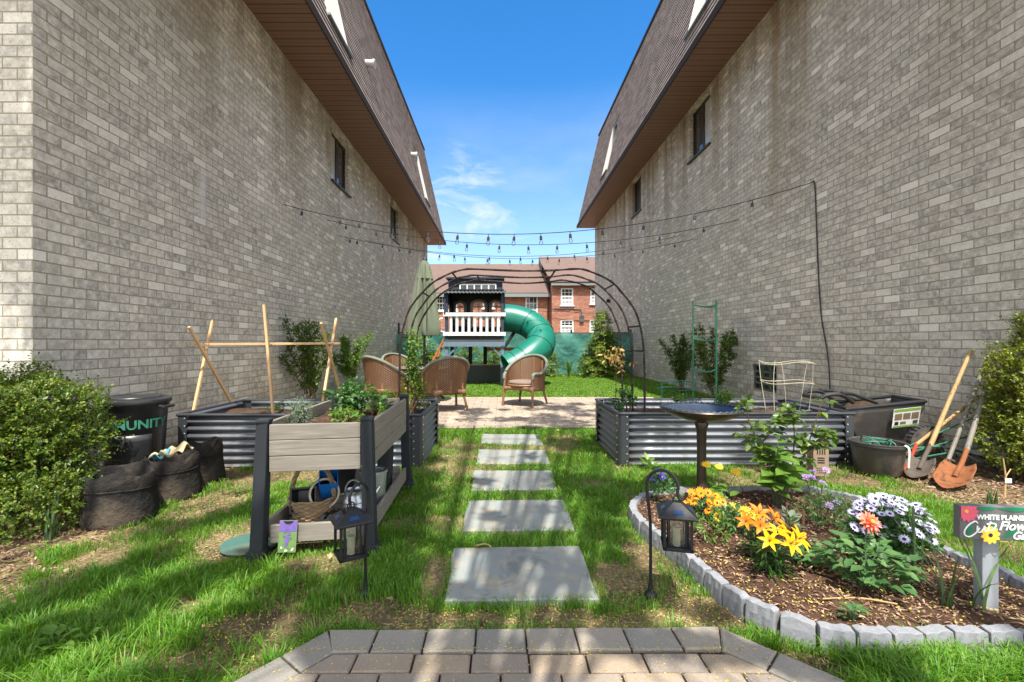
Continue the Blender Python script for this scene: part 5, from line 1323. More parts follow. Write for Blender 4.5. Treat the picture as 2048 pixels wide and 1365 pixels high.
def shovel(label, tip, neck, top, m_blade, m_handle, w=.115, rust_neck=True):
    tip, neck, top = Vector(tip), Vector(neck), Vector(top); root = thing('shovel', label, 'shovel', neck)
    d = (neck-tip).normalized(); up = Vector((0, 0, 1)); s = d.cross(up).normalized(); nn = s.cross(d).normalized(); Lb = (neck-tip).length*.86
    def f(u, v):
        x = 2*u-1; wid = w*(min(1, (v*2.6+.02)**.6)) * (1 if v < .85 else 1 - .15*(v-.85)/.15)
        return tip + d*(Lb*v) + s*(wid*x) + nn*(.045*(x*x)*min(1, v*2) - .030*math.sin(v*3.1) + .004)
    b = MB(); b.grid(f, 15, 16); bl = b.build('blade', m_blade, root, world=True, smooth=True, solid=.004)
    b = MB(); ba = tip + d*(Lb*.86) - nn*.012
    hd = (top-neck).normalized(); b.tube(smoothpath([tip + d*(Lb*.60) - nn*.018, ba + nn*.01, neck + nn*.02, neck + hd*.18], 6), [.010]*4 + [.016]*20 if False else .019, 10); b.build('socket', m_blade, bl, world=True, smooth=True)
    b = MB(); b.tube([neck + hd*.14, neck.lerp(top, .55) + Vector((0, 0, .006)), top], [.021, .019, .018], 10); b.build('shaft', m_handle, root, world=True, smooth=True)
shovel('rusty orange round point shovel lying blade up, handle leaning on the right wall', (3.60, 3.70, .02), (4.07, 4.02, .14), (4.80, 4.42, 1.08), M['rust'], M['handle_grey'])
shovel('grey bladed spade with tan wooden handle leaning on the wall beside the rusty shovel', (3.62, 4.02, .01), (3.98, 4.28, .12), (4.80, 4.66, 1.12), M['dark_steel'], M['handle_tan'], .10)
def rake():
    root = thing('bow_rake', 'rusty bow rake with red socket lying by the black bucket', 'rake', (3.82, 4.25, 0))
    a, c = Vector((3.64, 4.12, .055)), Vector((3.98, 4.42, .075)); b = MB(); b.tube([a, c], .010, 6)
    for k in range(14):
        p = a.lerp(c, k/13); b.tube([p, p + Vector((.012, -.018, -.065))], [.006, .003], 5)
    b.build('head', M['rust'], root, world=True, smooth=True)
    m = a.lerp(c, .5); e = Vector((4.10, 4.50, .20)); b = MB(); b.tube([m, e], .014, 8); b.tube([a.lerp(c, .1), m.lerp(e, .5)], .006, 6); b.tube([a.lerp(c, .9), m.lerp(e, .5)], .006, 6); b.build('socket', M['red_paint'], root, world=True, smooth=True)
    b = MB(); b.tube([e, (4.84, 4.62, .66)], .016, 8); b.build('shaft', M['handle_tan'], root, world=True, smooth=True)
    t = thing('garden_fork', 'grey handled fork leaning between the spade and the wall', 'fork', (4.12, 4.4, .05))
    b = MB(); b.tube([(4.14, 4.22, .12), (4.83, 4.54, 1.02)], .017, 8); b.build('shaft', M['handle_grey'], t, world=True, smooth=True)
    b = MB()
    for k in range(4): b.tube(smoothpath([(4.14, 4.22, .13), (4.08+.03*k, 4.20-.03*k, .10), (4.00+.03*k, 4.12-.03*k, .015)], 4), .006, 5)
    b.build('tines', M['dark_steel'], t, world=True, smooth=True)
    t = thing('leaf_rake', 'dark green fan leaf rake lying behind the shovels by the bush', 'rake', (4.4, 4.3, .05))
    b = MB()
    for k in range(15):
        a = (k-7)*.07; b.tube(smoothpath([(4.25, 4.42, .20), (4.45, 4.30+a*.9, .15), (4.66, 4.14+a*1.9, .06), (4.67, 4.13+a*1.95, .02)], 5), .005, 4)
    b.build('tines', M['black_plastic'], t, world=True)
    b = MB(); b.tube([(4.25, 4.42, .20), (3.80, 4.62, .10)], .013, 8); b.build('shaft', M['green_wire'], t, world=True, smooth=True)
    for k, (p, q, lab) in enumerate((((3.72, 4.42, .03), (4.82, 4.22, .30), 'thin green garden stake lying behind the shovels, lowest of three'), ((3.80, 4.50, .05), (4.84, 4.35, .42), 'thin green garden stake lying behind the shovels, middle of three'), ((3.76, 4.56, .03), (4.86, 4.5, .55), 'thin green garden stake lying behind the shovels, highest of three'))):
        b = MB(); b.tube([p, q], .008, 6); tag(b.build('garden_stake', M['green_wire'], None, smooth=True), lab, 'stake', 'green stakes among the tools')
rake()

# ------------------------------------------------------------------ bee house, sign, cages
def bee_house():
    p = Vector((2.72, 3.92, 0)); root = thing('bee_house', 'small wooden bee house with peaked grey roof on a stake', 'bee house', p, R(-8))
    b = MB(); w, d = .060, .052; b.prism([(-w, -d), (w, -d), (w, d), (-w, d)], .07, .36); b.add([(-w, -d, .36), (w, -d, .36), (0, -d, .415), (-w, d, .36), (w, d, .36), (0, d, .415)], [(0, 1, 2), (3, 5, 4)]); b.build('box', M['bee_wood'], root)
    b = MB()
    for s in (-1, 1): b.add([(0, -d-.025, .425), (s*.085, -d-.025, .345), (s*.085, d+.025, .345), (0, d+.025, .425)], [(0, 1, 2, 3)])
    b.build('roof', M['slate_roof'], root, solid=.010)
    b = MB()
    for x in (-.028, -.009, .010, .028): b.box((x, -d-.001, .29), (.007, .004, .07))
    for z in (.225, .205, .185): b.box((0, -d-.001, z), (.055, .004, .008))
    for i in range(5):
        for j in range(3): b.box((-.03+i*.015, -d-.001, .10+j*.018), (.007, .004, .007))
    b.build('slots', M['hole_dark'], root)
    b = MB(); b.box((0, 0, .035), (.03, .03, .12)); b.build('stake', M['bee_wood'], root)
bee_house()
def sign():
    p = Vector((2.165, 1.985, .0)); root = thing('garden_sign', 'hand painted grey sign on a post, White Plains cut flower garden', 'sign', p, R(-5))
    b = MB(); b.box((-.025, .028, .21), (.066, .045, .46)); b.build('post', M['post_grey'], root, bevel=.003)
    x0, x1, z0, z1 = -.178, .185, .352, .497
    b = MB(); b.box(((x0+x1)/2, -.012, (z0+z1)/2), (x1-x0, .034, z1-z0)); bd = b.build('board', M['sign_board'], root, bevel=.003)
    yf = -.0302
    F_ = lambda cx, cz: (lambda x, y, z: (cx+x, yf - .0006 - z, cz+y))
    textmesh('WHITE PLAINS', .0285, M['sign_text'], 'lettering', bd, F_(-.020, .441), .0007, 0, .0011)
    def script(pts, w=.0052):
        b = MB(); b.tube([(x, yf-.001, z) for x, z in [(v.x-.022, v.z) for v in smoothpath([(a, 0, c) for a, c in pts], 6)]], w*.55, 6); b.build('lettering', M['sign_text'], bd, smooth=True)
    # "Cut" in a round brush script
    script([(-.088, .424), (-.098, .431), (-.118, .420), (-.138, .395), (-.140, .372), (-.122, .364), (-.104, .374), (-.090, .388), (-.080, .404)])
    script([(-.088, .412), (-.090, .392), (-.080, .384), (-.066, .398), (-.060, .412), (-.062, .394), (-.054, .390), (-.046, .400)])
    script([(-.036, .432), (-.044, .410), (-.046, .398), (-.036, .394), (-.022, .404), (-.016, .420), (-.030, .424), (-.052, .420)])
    textmesh('Flower', .053, M['sign_text'], 'lettering', bd, F_(.048, .398), .0007, .35, .0010)
    textmesh('Garden', .046, M['sign_text'], 'lettering', bd, F_(.095, .360), .0007, .35, .0009)
    def blob(name, m, cx, cz, n, r, rw, off=0.0, d=.001, arc=(0, 2*math.pi)):
        b = MB()
        for k in range(n):
            a = arc[0] + (arc[1]-arc[0])*k/n + off; ca, sa = math.cos(a), math.sin(a)
            q = [(0, 0), (.55*r, rw), (.85*r, rw*.7), (r, 0), (.85*r, -rw*.7), (.55*r, -rw)]
            b.add([(min(max(cx + x*ca - y*sa, x0+.001), x1), yf - d - k*.00004, min(cz + x*sa + y*ca, z1-.001)) for x, y in q], [tuple(range(6))])
        b.build(name, m, bd)
    pk = plain('pink sign paint', lin(214, 84, 110), .6, 0, .2, 80, 0); yl = plain('yellow sign paint', lin(238, 190, 60), .6, 0, .2, 80, 0); gr = plain('green sign paint', lin(16, 112, 74), .6, 0, .25, 60, 0)
    blob('painted_leaf', gr, -.135, .425, 1, .055, .012, -1.75, .0012); blob('painted_leaf', gr, -.115, .487, 1, .075, .011, .05, .0012); blob('painted_leaf', gr, -.035, .490, 1, .12, .012, -.02, .0012); blob('painted_leaf', gr, -.045, .438, 1, .05, .010, -1.6, .0012)
    blob('painted_leaf', gr, -.02, .364, 1, .075, .011, .45, .0012); blob('painted_leaf', gr, -.10, .362, 1, .06, .009, .3, .0012)
    blob('painted_flower', pk, -.150, .470, 12, .044, .010, .1, .002); blob('painted_flower', yl, -.060, .374, 10, .040, .010, .2, .002)
    b = MB(); b.add([(-.060+.009*math.cos(a), yf-.003, .374+.009*math.sin(a)) for a in np.linspace(0, 6.28, 12)[:-1]], [tuple(range(11))]); b.build('painted_centre', M['disc_dark'], bd)
    b = MB(); b.add([(-.155+.008*math.cos(a), yf-.003, .474+.008*math.sin(a)) for a in np.linspace(0, 6.28, 12)[:-1]], [tuple(range(11))]); b.build('painted_centre', M['disc_yellow'], bd)
    b = MB(); b.tube(smoothpath([(-.05, .0, .345), (0, -.034, .348), (.022, -.01, .352), (.012, -.034, .335), (.03, -.03, .30)], 5), .002, 4); b.build('string_tie', M['handle_tan'], root)
sign()
def ring(c, r, z, w, n=28, wob=0.0): return [Vector((c[0] + r*math.cos(t), c[1] + r*math.sin(t), z + wob*math.sin(3*t))) for t in np.linspace(0, 2*math.pi, n+1)[:-1]]
def cages():
    c = (2.33, 5.2); root = thing('tomato_cage', 'tall green stake tomato cage with three clip rings in the right bed', 'plant cage', (*c, .4), 0)
    st = [(c[0]-.16, c[1]-.03), (c[0]+.05, c[1]-.14), (c[0]+.155, c[1]+.07)]
    for i, (x, y) in enumerate(st):
        b = MB(); b.tube([(x, y, .36), (x, y, 1.68)], .008, 8); b.build('stake', M['green_wire'], root, world=True, smooth=True)
    for z in (.89, 1.24, 1.62):
        for i in range(3):
            a, d = st[i], st[(i+1) % 3]; b = MB(); m_ = ((a[0]+d[0])/2 + (.03 if i != 1 else -.02), (a[1]+d[1])/2 - .03)
            b.tube(smoothpath([(*a, z+.01), (*m_, z-.012), (*d, z+.015)], 5), .0065, 6); b.build('clip_arm', M['green_wire'], root, world=True, smooth=True)
    c = (2.02, 5.35); root = thing('wire_plant_support', 'low round green wire plant support with two rings in the right bed', 'plant support', (*c, .4))
    for r, z in ((.185, .75), (.215, .665)): b = MB(); b.tube(ring((c[0]+(.03 if z < .7 else 0), c[1]), r, z, 0), .003, 6, closed=True); b.build('ring', M['green_wire'], root, world=True, smooth=True)
    for k in range(4): a = k*math.pi/2+.4; b = MB(); b.tube([(c[0]+.2*math.cos(a), c[1]+.2*math.sin(a), .38), (c[0]+.19*math.cos(a), c[1]+.19*math.sin(a), .75)], .003, 5); b.build('leg', M['green_wire'], root, world=True)
    c = (3.16, 5.05); root = thing('wire_tomato_cage', 'pale bent wire tomato cage in the right end of the right bed', 'plant cage', (*c, .4))
    for r, z, w in ((.27, .985, .018), (.255, .77, .012)): b = MB(); b.tube(ring(c, r, z, 0, 30, w), .0046, 6, closed=True); b.build('ring', M['white_wire'], root, world=True, smooth=True)
    for k in range(5):
        a = k*2*math.pi/5+.3; b = MB(); b.tube(smoothpath([(c[0]+.20*math.cos(a+.1), c[1]+.20*math.sin(a+.1), .38), (c[0]+.25*math.cos(a), c[1]+.25*math.sin(a), .77), (c[0]+.27*math.cos(a-.1), c[1]+.27*math.sin(a-.1), 1.0)], 4), .0036, 5); b.build('leg', M['white_wire'], root, world=True)
cages()

# ------------------------------------------------------------------ plants
def gz(x, y): return (vnoise(x, y, 1.3, 3)-.5)*.03 + (vnoise(x, y, 6, 5)-.5)*.012 - .012
def sprigs(bag, P, D, ln, k, L, W, spread=.9, fold=.2, droop=.1, up=.25):
    """k leaves up each short twig from P along D"""
    n = len(P); D = unit(D); ln = np.broadcast_to(np.asarray(ln, float), (n,))
    for j in range(k):
        t = (j+.6)/k; base = P + D*(ln*t)[:, None]
        side = rdir(n); side = unit(side - D*(side*D).sum(1, keepdims=True))
        d = unit(D*(.55 if j < k-1 else 1.4) + side*spread); nn = unit(D*.6 + np.array([0, 0, up])*2 + rdir(n)*.45)
        s = rng.uniform(.7, 1.2, n); bag.leaves(base, d, nn, L*s, W*s, fold, droop)
def clumpshell(c, r, n, inner=.72, low=-1.0):
    d = rdir(int(n*1.6)); d = d[d[:, 2] > low][:n]
    lump = 1 + .22*np.sin(d[:, 0]*5+c[0]*9)*np.sin(d[:, 1]*6+c[1]*7) + .12*np.sin(d[:, 2]*9 + c[2]*5)
    k = rng.uniform(inner**3, 1, len(d))**(1/3)*lump
    return np.array(c) + d*np.array(r)*k[:, None], unit(d/np.array(r))
def shrub(name, label, cat, base, clumps, m, L, W, tw=.07, k=7, density=420, up=.5, inner=.7, branches=14, group=None, bm=None):
    root = thing(name, label, cat, base, 0, group); bag = Bag()
    for c, r, f in clumps:
        area = 4*math.pi*((r[0]*r[1])**1.6/3 + (r[0]*r[2])**1.6/3 + (r[1]*r[2])**1.6/3)**(1/1.6)
        P, Nn = clumpshell(c, np.array(r)*.93, int(area*density*f), inner); D = Nn*1.2 + np.array([0, 0, up]) + rdir(len(P))*.4
        keep = P[:, 2] > .01; P, D = P[keep], D[keep]; sprigs(bag, P, D, tw*np.where(rng.random(len(P)) < .06, rng.uniform(1.6, 3.2, len(P)), 1), k, L, W)
    bag.build('foliage', m, root)
    b = MB()
    for i in range(branches):
        c, r, f = clumps[i % len(clumps)]; d = Vector(rng.normal(size=3)); d.z = abs(d.z)*.6; d.normalize()
        e = Vector(c) + Vector((d.x*r[0], d.y*r[1], d.z*r[2]))*.9; s = Vector((random.uniform(-.06, .06), random.uniform(-.06, .06), -.02)); m_ = s.lerp(e, .5) + Vector((random.uniform(-.05, .05), random.uniform(-.05, .05), .04))
        b.tube(smoothpath([s, m_, e], 5), [.011 - .0008*j for j in range(11)], 5)
    b.build('branches', bm or M['cane'], root, smooth=True); return root

shrub('boxwood_bush', 'large dense boxwood bush at the left edge in front of the building corner', 'bush', (-3.58, 3.28, 0),
      [((0, 0, .62), (.50, .48, .42), 1), ((.28, -.05, .60), (.36, .40, .36), 1), ((-.35, .0, .62), (.42, .42, .42), 1), ((.38, -.10, .42), (.28, .34, .24), .8), ((-.05, -.25, .45), (.42, .34, .30), 1)], M['boxwood'], .025, .015, .055, 9, 760, branches=26, inner=.8)
shrub('low_boxwood', 'low spreading boxwood sprouting below the large bush on the left', 'bush', (-2.98, 2.92, 0),
      [((0, 0, .16), (.28, .26, .15), 1), ((.12, .03, .24), (.17, .15, .10), 1), ((-.28, -.05, .18), (.24, .22, .17), 1)], M['boxwood'], .024, .014, .05, 8, 700, branches=10)
shrub('boxwood_bush', 'tall yellow green boxwood bush at the right edge over the tool handles', 'bush', (4.64, 4.02, 0),
      [((.18, 0, .55), (.40, .40, .38), 1), ((.22, 0, .98), (.36, .36, .34), 1), ((.30, .02, 1.35), (.24, .26, .26), 1), ((.02, -.02, .32), (.32, .34, .26), .9), ((-.12, .04, .95), (.12, .14, .14), .9), ((-.02, .02, .72), (.2, .2, .2), 1)], M['boxwood_yellow'], .027, .015, .075, 9, 700, branches=22, inner=.78)

def cane_shrub(name, label, cat, base, ncane, H, spread, m, L, W, leaf_from=.25, per=46, cm=None, group=None, tuft=3, lean=(0, 0)):
    root = thing(name, label, cat, base, 0, group); b = MB(); bag = Bag()
    for i in range(ncane):
        a = random.uniform(0, 2*math.pi); s = spread*random.uniform(.25, 1); h = H*random.uniform(.6, 1.05)
        p = [Vector((random.uniform(-.06, .06), random.uniform(-.06, .06), -.02)), Vector((math.cos(a)*s*.35+lean[0]*.3, math.sin(a)*s*.35, h*.45)), Vector((math.cos(a)*s*.75+lean[0]*.7, math.sin(a)*s*.75, h*.8)), Vector((math.cos(a)*s+lean[0], math.sin(a)*s, h))]
        path = smoothpath(p, 7); b.tube(path, [.0065*(1-.6*j/len(path)) for j in range(len(path))], 5)
        A = np.array([tuple(v) for v in path]); t = rng.uniform(leaf_from, 1, per)*(len(path)-1.001); k = t.astype(int); f = (t-k)[:, None]
        P = A[k]*(1-f) + A[k+1]*f; D = rdir(per) + np.array([0, 0, .25]); D[:, 2] *= .8
        sprigs(bag, P, D, rng.uniform(.05, .13, per), 5, L, W, 1.0, .2, .15, .6)
    b.build('canes', cm or M['cane'], root, smooth=True); bag.build('foliage', m, root); return root
cane_shrub('rose_bush', 'tall leafy rose bush against the left wall behind the trellis', 'rose bush', (-3.45, 8.25, 0), 15, 1.58, .55, M['rose'], .055, .034, .22, 60)
cane_shrub('rose_bush', 'lighter green rose bush on the left wall beside the wicker chairs', 'rose bush', (-3.40, 10.2, 0), 12, 1.42, .55, M['leaf_bright'], .06, .036, .3, 50)
cane_shrub('rose_bush', 'rounded rose bush on the right wall behind the tall green tomato cage', 'rose bush', (4.38, 11.1, 0), 13, 1.55, .50, M['rose'], .055, .034, .2, 62)
cane_shrub('rose_bush', 'wide rose bush on the right wall beside the basement vent', 'rose bush', (4.25, 9.1, 0), 14, 1.48, .62, M['rose'], .055, .034, .2, 56)
cane_shrub('climbing_rose', 'young climber twining up the left foot of the arch', 'climber', (-.98, 5.1, .42), 5, .95, .10, M['leaf_bright'], .042, .026, .05, 34)
shrub('azalea_plant', 'small yellow green shrub at the right end of the left raised bed', 'plant', (-.98, 4.98, .42), [((0, 0, .20), (.17, .16, .12), .8), ((.05, .1, .27), (.10, .10, .10), .8)], M['boxwood_yellow'], .034, .016, .06, 6, 300, branches=9)

# conifers before the fence
def conifer(label, base, H, r, m=None, density=1.0, group='young conifers along the fence'):
    root = thing('conifer', label, 'conifer', base, 0, group); b = MB(); b.tube([(0, 0, -.05), (.01, .01, H*.5), (0, 0, H*.98)], [.035, .02, .005], 7); b.build('trunk', M['cane'], root, smooth=True)
    bag = Bag(); lim = MB(); nl = int(H*11)
    for i in range(nl):
        z = H*(.03 + .95*i/nl); rr = r*(1-(z/H))**.8*random.uniform(.75, 1.12) + .04
        for k in range(int(7*density)):
            a = random.uniform(0, 6.28); d = np.array([math.cos(a), math.sin(a), .18]); dr = .28
            n = max(4, int(rr*16*density)); t = rng.uniform(.15, 1, n)
            P = np.array([0, 0, z]) + d*(rr*t)[:, None] - np.array([0, 0, 1])*(dr*rr*t*t)[:, None]
            side = np.array([-d[1], d[0], 0]); D = d*.8 + side*rng.choice([-1, 1], n)[:, None]*rng.uniform(.3, 1, n)[:, None] + np.array([0, 0, -.15])
            sprigs(bag, P, D, .12, 5, .075, .030, .75, .1, .15, 1.2)
            if k < 3: lim.tube([(0, 0, z), tuple(np.array([0, 0, z]) + d*rr*.6)], .006, 4)
    lim.build('limbs', M['cane'], root); bag.build('crown', m or M['conifer'], root); return root
conifer('tallest bushy conifer, standing at the fence between the slide and the right wall', (3.55, 16.2, 0), 2.45, 1.0, density=1.35)
conifer('bushy conifer at the fence to the left of the playhouse, behind the umbrella', (-2.75, 16.3, 0), 1.55, .95)
conifer('conifer at the fence seen through the left half of the playhouse legs', (-1.15, 16.1, 0), 1.45, .8)
conifer('conifer at the fence seen through the right half of the playhouse legs', (-.30, 16.1, 0), 1.5, .85)
conifer('small conifer at the fence just right of the slide', (1.75, 16.3, 0), .95, .5)
def blades(name, label, cat, base, n, H, W, m, spread=.6, group=None):
    root = thing(name, label, cat, base, 0, group); bag = Bag()
    for j in range(n):
        a = random.uniform(0, 6.28); sp = spread*random.uniform(.2, 1); h = H*random.uniform(.6, 1.1); d = np.array([math.cos(a), math.sin(a), 0]); s = np.array([-d[1], d[0], 0]); o = np.array([random.uniform(-.03, .03), random.uniform(-.03, .03), -.01]); k = 6; V = []
        for i in range(k+1):
            t = i/k; c = o + d*sp*h*t**1.8 + np.array([0, 0, h*(t - .28*sp*t**3)]); w = W*(1-t**2.5)*.5 + .0004; V += [c - s*w, c + s*w]
        q = np.array([[2*i, 2*i+1, 2*i+3, 2*i+2] for i in range(k)]); bag.put(np.array(V), [q])
    bag.build('leaf_blades', m, root); return root
blades('iris_plant', 'clump of upright iris leaves at the fence between the small and the tallest conifer', 'plant', (2.35, 16.0, 0), 26, .75, .045, M['leaf_bright'], .45)
blades('daylily_plant', 'clump of strap leaves in front of the tallest conifer', 'plant', (2.85, 15.6, 0), 22, .5, .03, M['leaf_mid'], .6)
r_ = thing('dry_maple', 'slender sapling with dry tan leaves in the right bed near the arch', 'sapling', (1.32, 5.3, .4)); b = MB(); b.tube([(0, 0, 0), (.01, 0, .4), (0, 0, .74)], [.006, .005, .003], 6); b.build('stem', M['cane'], r_); g = Bag()
P = np.array([0, 0, .66]) + rng.normal(size=(26, 3))*np.array([.07, .07, .05]); sprigs(g, P, rdir(26)+np.array([0, 0, -.5]), .06, 4, .06, .022, 1, .1, .3); g.build('foliage', M['conifer_tan'], r_)
shrub('pepper_plant', 'bushy green seedling at the left corner of the right bed beside the sapling', 'plant', (1.36, 5.0, .41), [((0, 0, .12), (.10, .10, .08), 1), ((0, .02, .20), (.07, .07, .06), 1)], M['leaf_mid'], .045, .028, .05, 5, 330, branches=6)

# broad leaved seedlings and herbs
def rosette(name, label, cat, base, n, L, W, m, H=.05, tilt=.5, stems=True, group=None, rich=True, droop=.25, cm=None):
    root = thing(name, label, cat, base, 0, group); bag = Bag(); a = np.arange(n)*2.4 + random.random(); el = rng.uniform(tilt*.4, tilt*1.4, n); hh = H*rng.uniform(.25, 1, n)
    D = np.stack([np.cos(a)*np.cos(el), np.sin(a)*np.cos(el), np.sin(el)], 1); rr = rng.uniform(.15, .55, n)*L
    P = np.stack([np.cos(a)*rr, np.sin(a)*rr, hh], 1); Nn = np.array([0, 0, 1.]) - D*.2 + rdir(n)*.15; s = rng.uniform(.65, 1.1, n)
    bag.leaves(P, D, Nn, L*s, W*s, .16, droop, rich); bag.build('foliage', m, root)
    if stems:
        b = MB()
        for p in P: b.tube([(0, 0, -.01), tuple(p)], .0022, 4)
        b.build('stems', cm or M['stem'], root)
    return root
rosette('squash_seedling', 'bright broad leaved seedling in the left bed under the upright stake', 'seedling', (-2.55, 5.05, .42), 8, .12, .085, M['leaf_bright'], .09, .5)
rosette('squash_seedling', 'largest broad leaved seedling behind the planter, beside the right crossed stakes', 'seedling', (-1.72, 4.75, .43), 16, .16, .11, M['leaf_mid'], .24, .5)
rosette('cucumber_seedling', 'small seedling in the left bed between the crossed stakes and the planter', 'seedling', (-2.15, 5.1, .42), 7, .10, .075, M['leaf_mid'], .10, .6)
shrub('lettuce_plant', 'pale green frilly lettuce in the middle of the planter box', 'lettuce', (-1.0, 2.95, .68), [((0, 0, .035), (.09, .08, .04), 1.2)], M['leaf_bright'], .028, .022, .03, 6, 700, branches=3)
shrub('lettuce_plant', 'smaller pale lettuce near the right edge of the planter box', 'lettuce', (-.90, 3.25, .68), [((0, 0, .03), (.065, .06, .035), 1.2)], M['leaf_bright'], .026, .020, .03, 6, 700, branches=3)
rosette('strawberry_plant', 'dark strawberry plant at the back right of the planter box', 'plant', (-.93, 3.5, .68), 16, .085, .065, M['leaf_mid'], .09, .6)
cane_shrub('mint_plant', 'leafy upright herb at the middle back of the planter box', 'herb', (-1.08, 3.3, .67), 14, .20, .13, M['leaf_mid'], .032, .022, .15, 20, M['stem'])
cane_shrub('rosemary_plant', 'thin rosemary sprigs at the left front of the planter box', 'herb', (-1.25, 2.85, .67), 10, .17, .08, M['leaf_grey'], .022, .004, .1, 24, M['stem'])
rosette('basil_plant', 'bright basil on the far right of the planter box by the back leg', 'herb', (-.98, 3.65, .69), 18, .09, .055, M['leaf_bright'], .15, .6)
rosette('herb_seedling', 'small dark seedling in the planter box by the front right leg', 'herb', (-1.12, 3.1, .68), 9, .045, .03, M['leaf_mid'], .05, .6)
cane_shrub('tomato_seedling', 'tomato seedling at the foot of the tall green cage', 'seedling', (2.50, 5.1, .42), 6, .22, .09, M['leaf_bright'], .035, .016, .2, 20, M['stem'])
cane_shrub('tomato_seedling', 'low tomato seedling inside the round green wire support', 'seedling', (2.02, 5.25, .42), 6, .12, .13, M['leaf_bright'], .035, .016, .2, 18, M['stem'])
for x, y, lab in ((3.0, 4.95, 'variegated seedling at the left of the pale wire cage'), (3.25, 4.9, 'variegated seedling under the pale wire cage'), (2.82, 5.2, 'small seedling between the tall cage and the pale wire cage')):
    rosette('squash_seedling', lab, 'seedling', (x, y, .42), 9, .07, .045, M['leaf_grey'], .05, .5)
rosette('weed_plant', 'leafy weed at the left corner foot of the right raised bed', 'weed', (1.42, 4.36, -.01), 12, .10, .05, M['leaf_bright'], .08, .8)

# the flower bed
protos = {}
def head(kind):
    bag = Bag(); cen = MB(); mats = {}
    def petals(n, L, W, el, off=0.0, r0=.004, z=0.0, droop=0.0, fold=.1, rich=False, jit=.0):
        a = np.arange(n)*2*math.pi/n + off; e = el + rng.normal(size=n)*jit
        D = np.stack([np.cos(a)*np.cos(e), np.sin(a)*np.cos(e), np.sin(e)], 1); P = np.stack([np.cos(a)*r0, np.sin(a)*r0, np.full(n, z)], 1)
        Nn = np.stack([-np.cos(a)*np.sin(e), -np.sin(a)*np.sin(e), np.cos(e)], 1); bag.leaves(P, D, Nn, L, W, fold, droop, rich)
    if kind in ('gazania', 'gold', 'osteo', 'tallgold'):
        L, W = {'gazania': (.033, .014), 'gold': (.031, .015), 'osteo': (.026, .010), 'tallgold': (.036, .011)}[kind]
        petals(13, L, W, .18, 0, .004, 0, .02, .08); cen.lathe([(.009, 0), (.008, .004), (.001, .006)], (0, 0, 0), 10)
        return bag, {'gazania': 'p_orange', 'gold': 'p_gold', 'osteo': 'p_white', 'tallgold': 'p_gold'}[kind], cen, 'disc_dark' if kind != 'tallgold' else 'disc_yellow'
    if kind in ('lily', 'lilyo'):
        petals(3, .080, .040, .75, 0, .006, 0, .45, .18, True); petals(3, .076, .032, .68, 1.05, .006, .002, .5, .18, True)
        for k in range(6): a = k*1.047; cen.tube([(0, 0, .005), (.014*math.cos(a), .014*math.sin(a), .045)], .0012, 4); cen.box((.014*math.cos(a), .014*math.sin(a), .047), (.003, .008, .003), rz=a)
        return bag, 'p_yellow' if kind == 'lily' else 'p_lily_orange', cen, 'rust'
    if kind == 'dahlia':
        for i, (n, L, el) in enumerate(((14, .055, .05), (13, .050, .35), (11, .042, .65), (9, .032, .95))): petals(n, L, .017, el, i*.2, .004, .004*i, .0, .25, True, .08)
        cen.lathe([(.010, .018), (.008, .030), (.001, .034)], (0, 0, 0), 10); return bag, 'p_pink', cen, 'disc_yellow'
    if kind in ('scabiosa', 'columbine'):
        petals(16, .020, .008, .3, 0, .004, 0, .05, .2, False, .25); petals(12, .013, .007, .7, .2, .003, .003, 0, .2, False, .25); cen.lathe([(.006, .003), (.001, .009)], (0, 0, 0), 8)
        return bag, 'p_lav' if kind == 'scabiosa' else 'p_blue', cen, 'disc_yellow'
    petals(6, .018, .009, -.6, 0, .003, 0, .1, .2); cen.lathe([(.003, 0), (.001, .004)], (0, 0, 0), 6); return bag, 'label_white', cen, 'stem'
def flower(kind, parent, loc, face, sc=1.0, mat=None):
    if kind not in protos:
        bag, m, cen, mc = head(kind); o = bag.build('flower', M[m], parent); c = cen.build('flower_centre', M[mc], o, smooth=True); protos[kind] = (o.data, c.data)
        if mat: pass
    else:
        o = bpy.data.objects.new('flower', protos[kind][0]); C.objects.link(o); o.parent = parent
        c = bpy.data.objects.new('flower_centre', protos[kind][1]); C.objects.link(c); c.parent = o
    if mat:
        o.data = o.data.copy(); o.data.materials.clear(); o.data.materials.append(M[mat])
    o.location = loc; o.rotation_mode = 'QUATERNION'; o.rotation_quaternion = Vector(face).to_track_quat('Z', 'Y') @ Vector((0, 0, 1)).rotation_difference(Vector((0, 0, 1))); o.scale = (sc,)*3
    return o
def stems(root, tops, r=.0022, base=.03, bend=.02):
    b = MB()
    for t in tops:
        t = Vector(t); s = Vector((random.uniform(-base, base), random.uniform(-base, base), -.01)); m_ = s.lerp(t, .55) + Vector((random.uniform(-bend, bend), random.uniform(-bend, bend), 0)); b.tube(smoothpath([s, m_, t], 4), r, 5)
    b.build('stems', M['stem'], root, smooth=True)
def flower_plant(name, label, base, kind, spots, leaves, face=(0, -.5, .8), jit=.3, sc=(.85, 1.1), group=None):
    root = thing(name, label, 'flowers', base, 0, group); bag = Bag(); leaves(bag); bag.build('foliage', leaves.m, root); stems(root, spots)
    for p in spots:
        f = Vector(face) + Vector((random.gauss(0, jit), random.gauss(0, jit), random.gauss(0, jit*.5))); flower(kind, root, p, f, random.uniform(*sc))
    return root
class LV:
    def __init__(s, m, fn): s.m = M[m]; s.fn = fn
    def __call__(s, bag): s.fn(bag)
def mound(c, r, n, L, W, k=5, tw=.04):
    def fn(bag):
        P, Nn = clumpshell(c, r, n, .35, -.3); keep = P[:, 2] > 0; sprigs(bag, P[keep], (Nn + np.array([0, 0, .5]) + rdir(len(P))*.4)[keep], tw, k, L, W)
    return fn
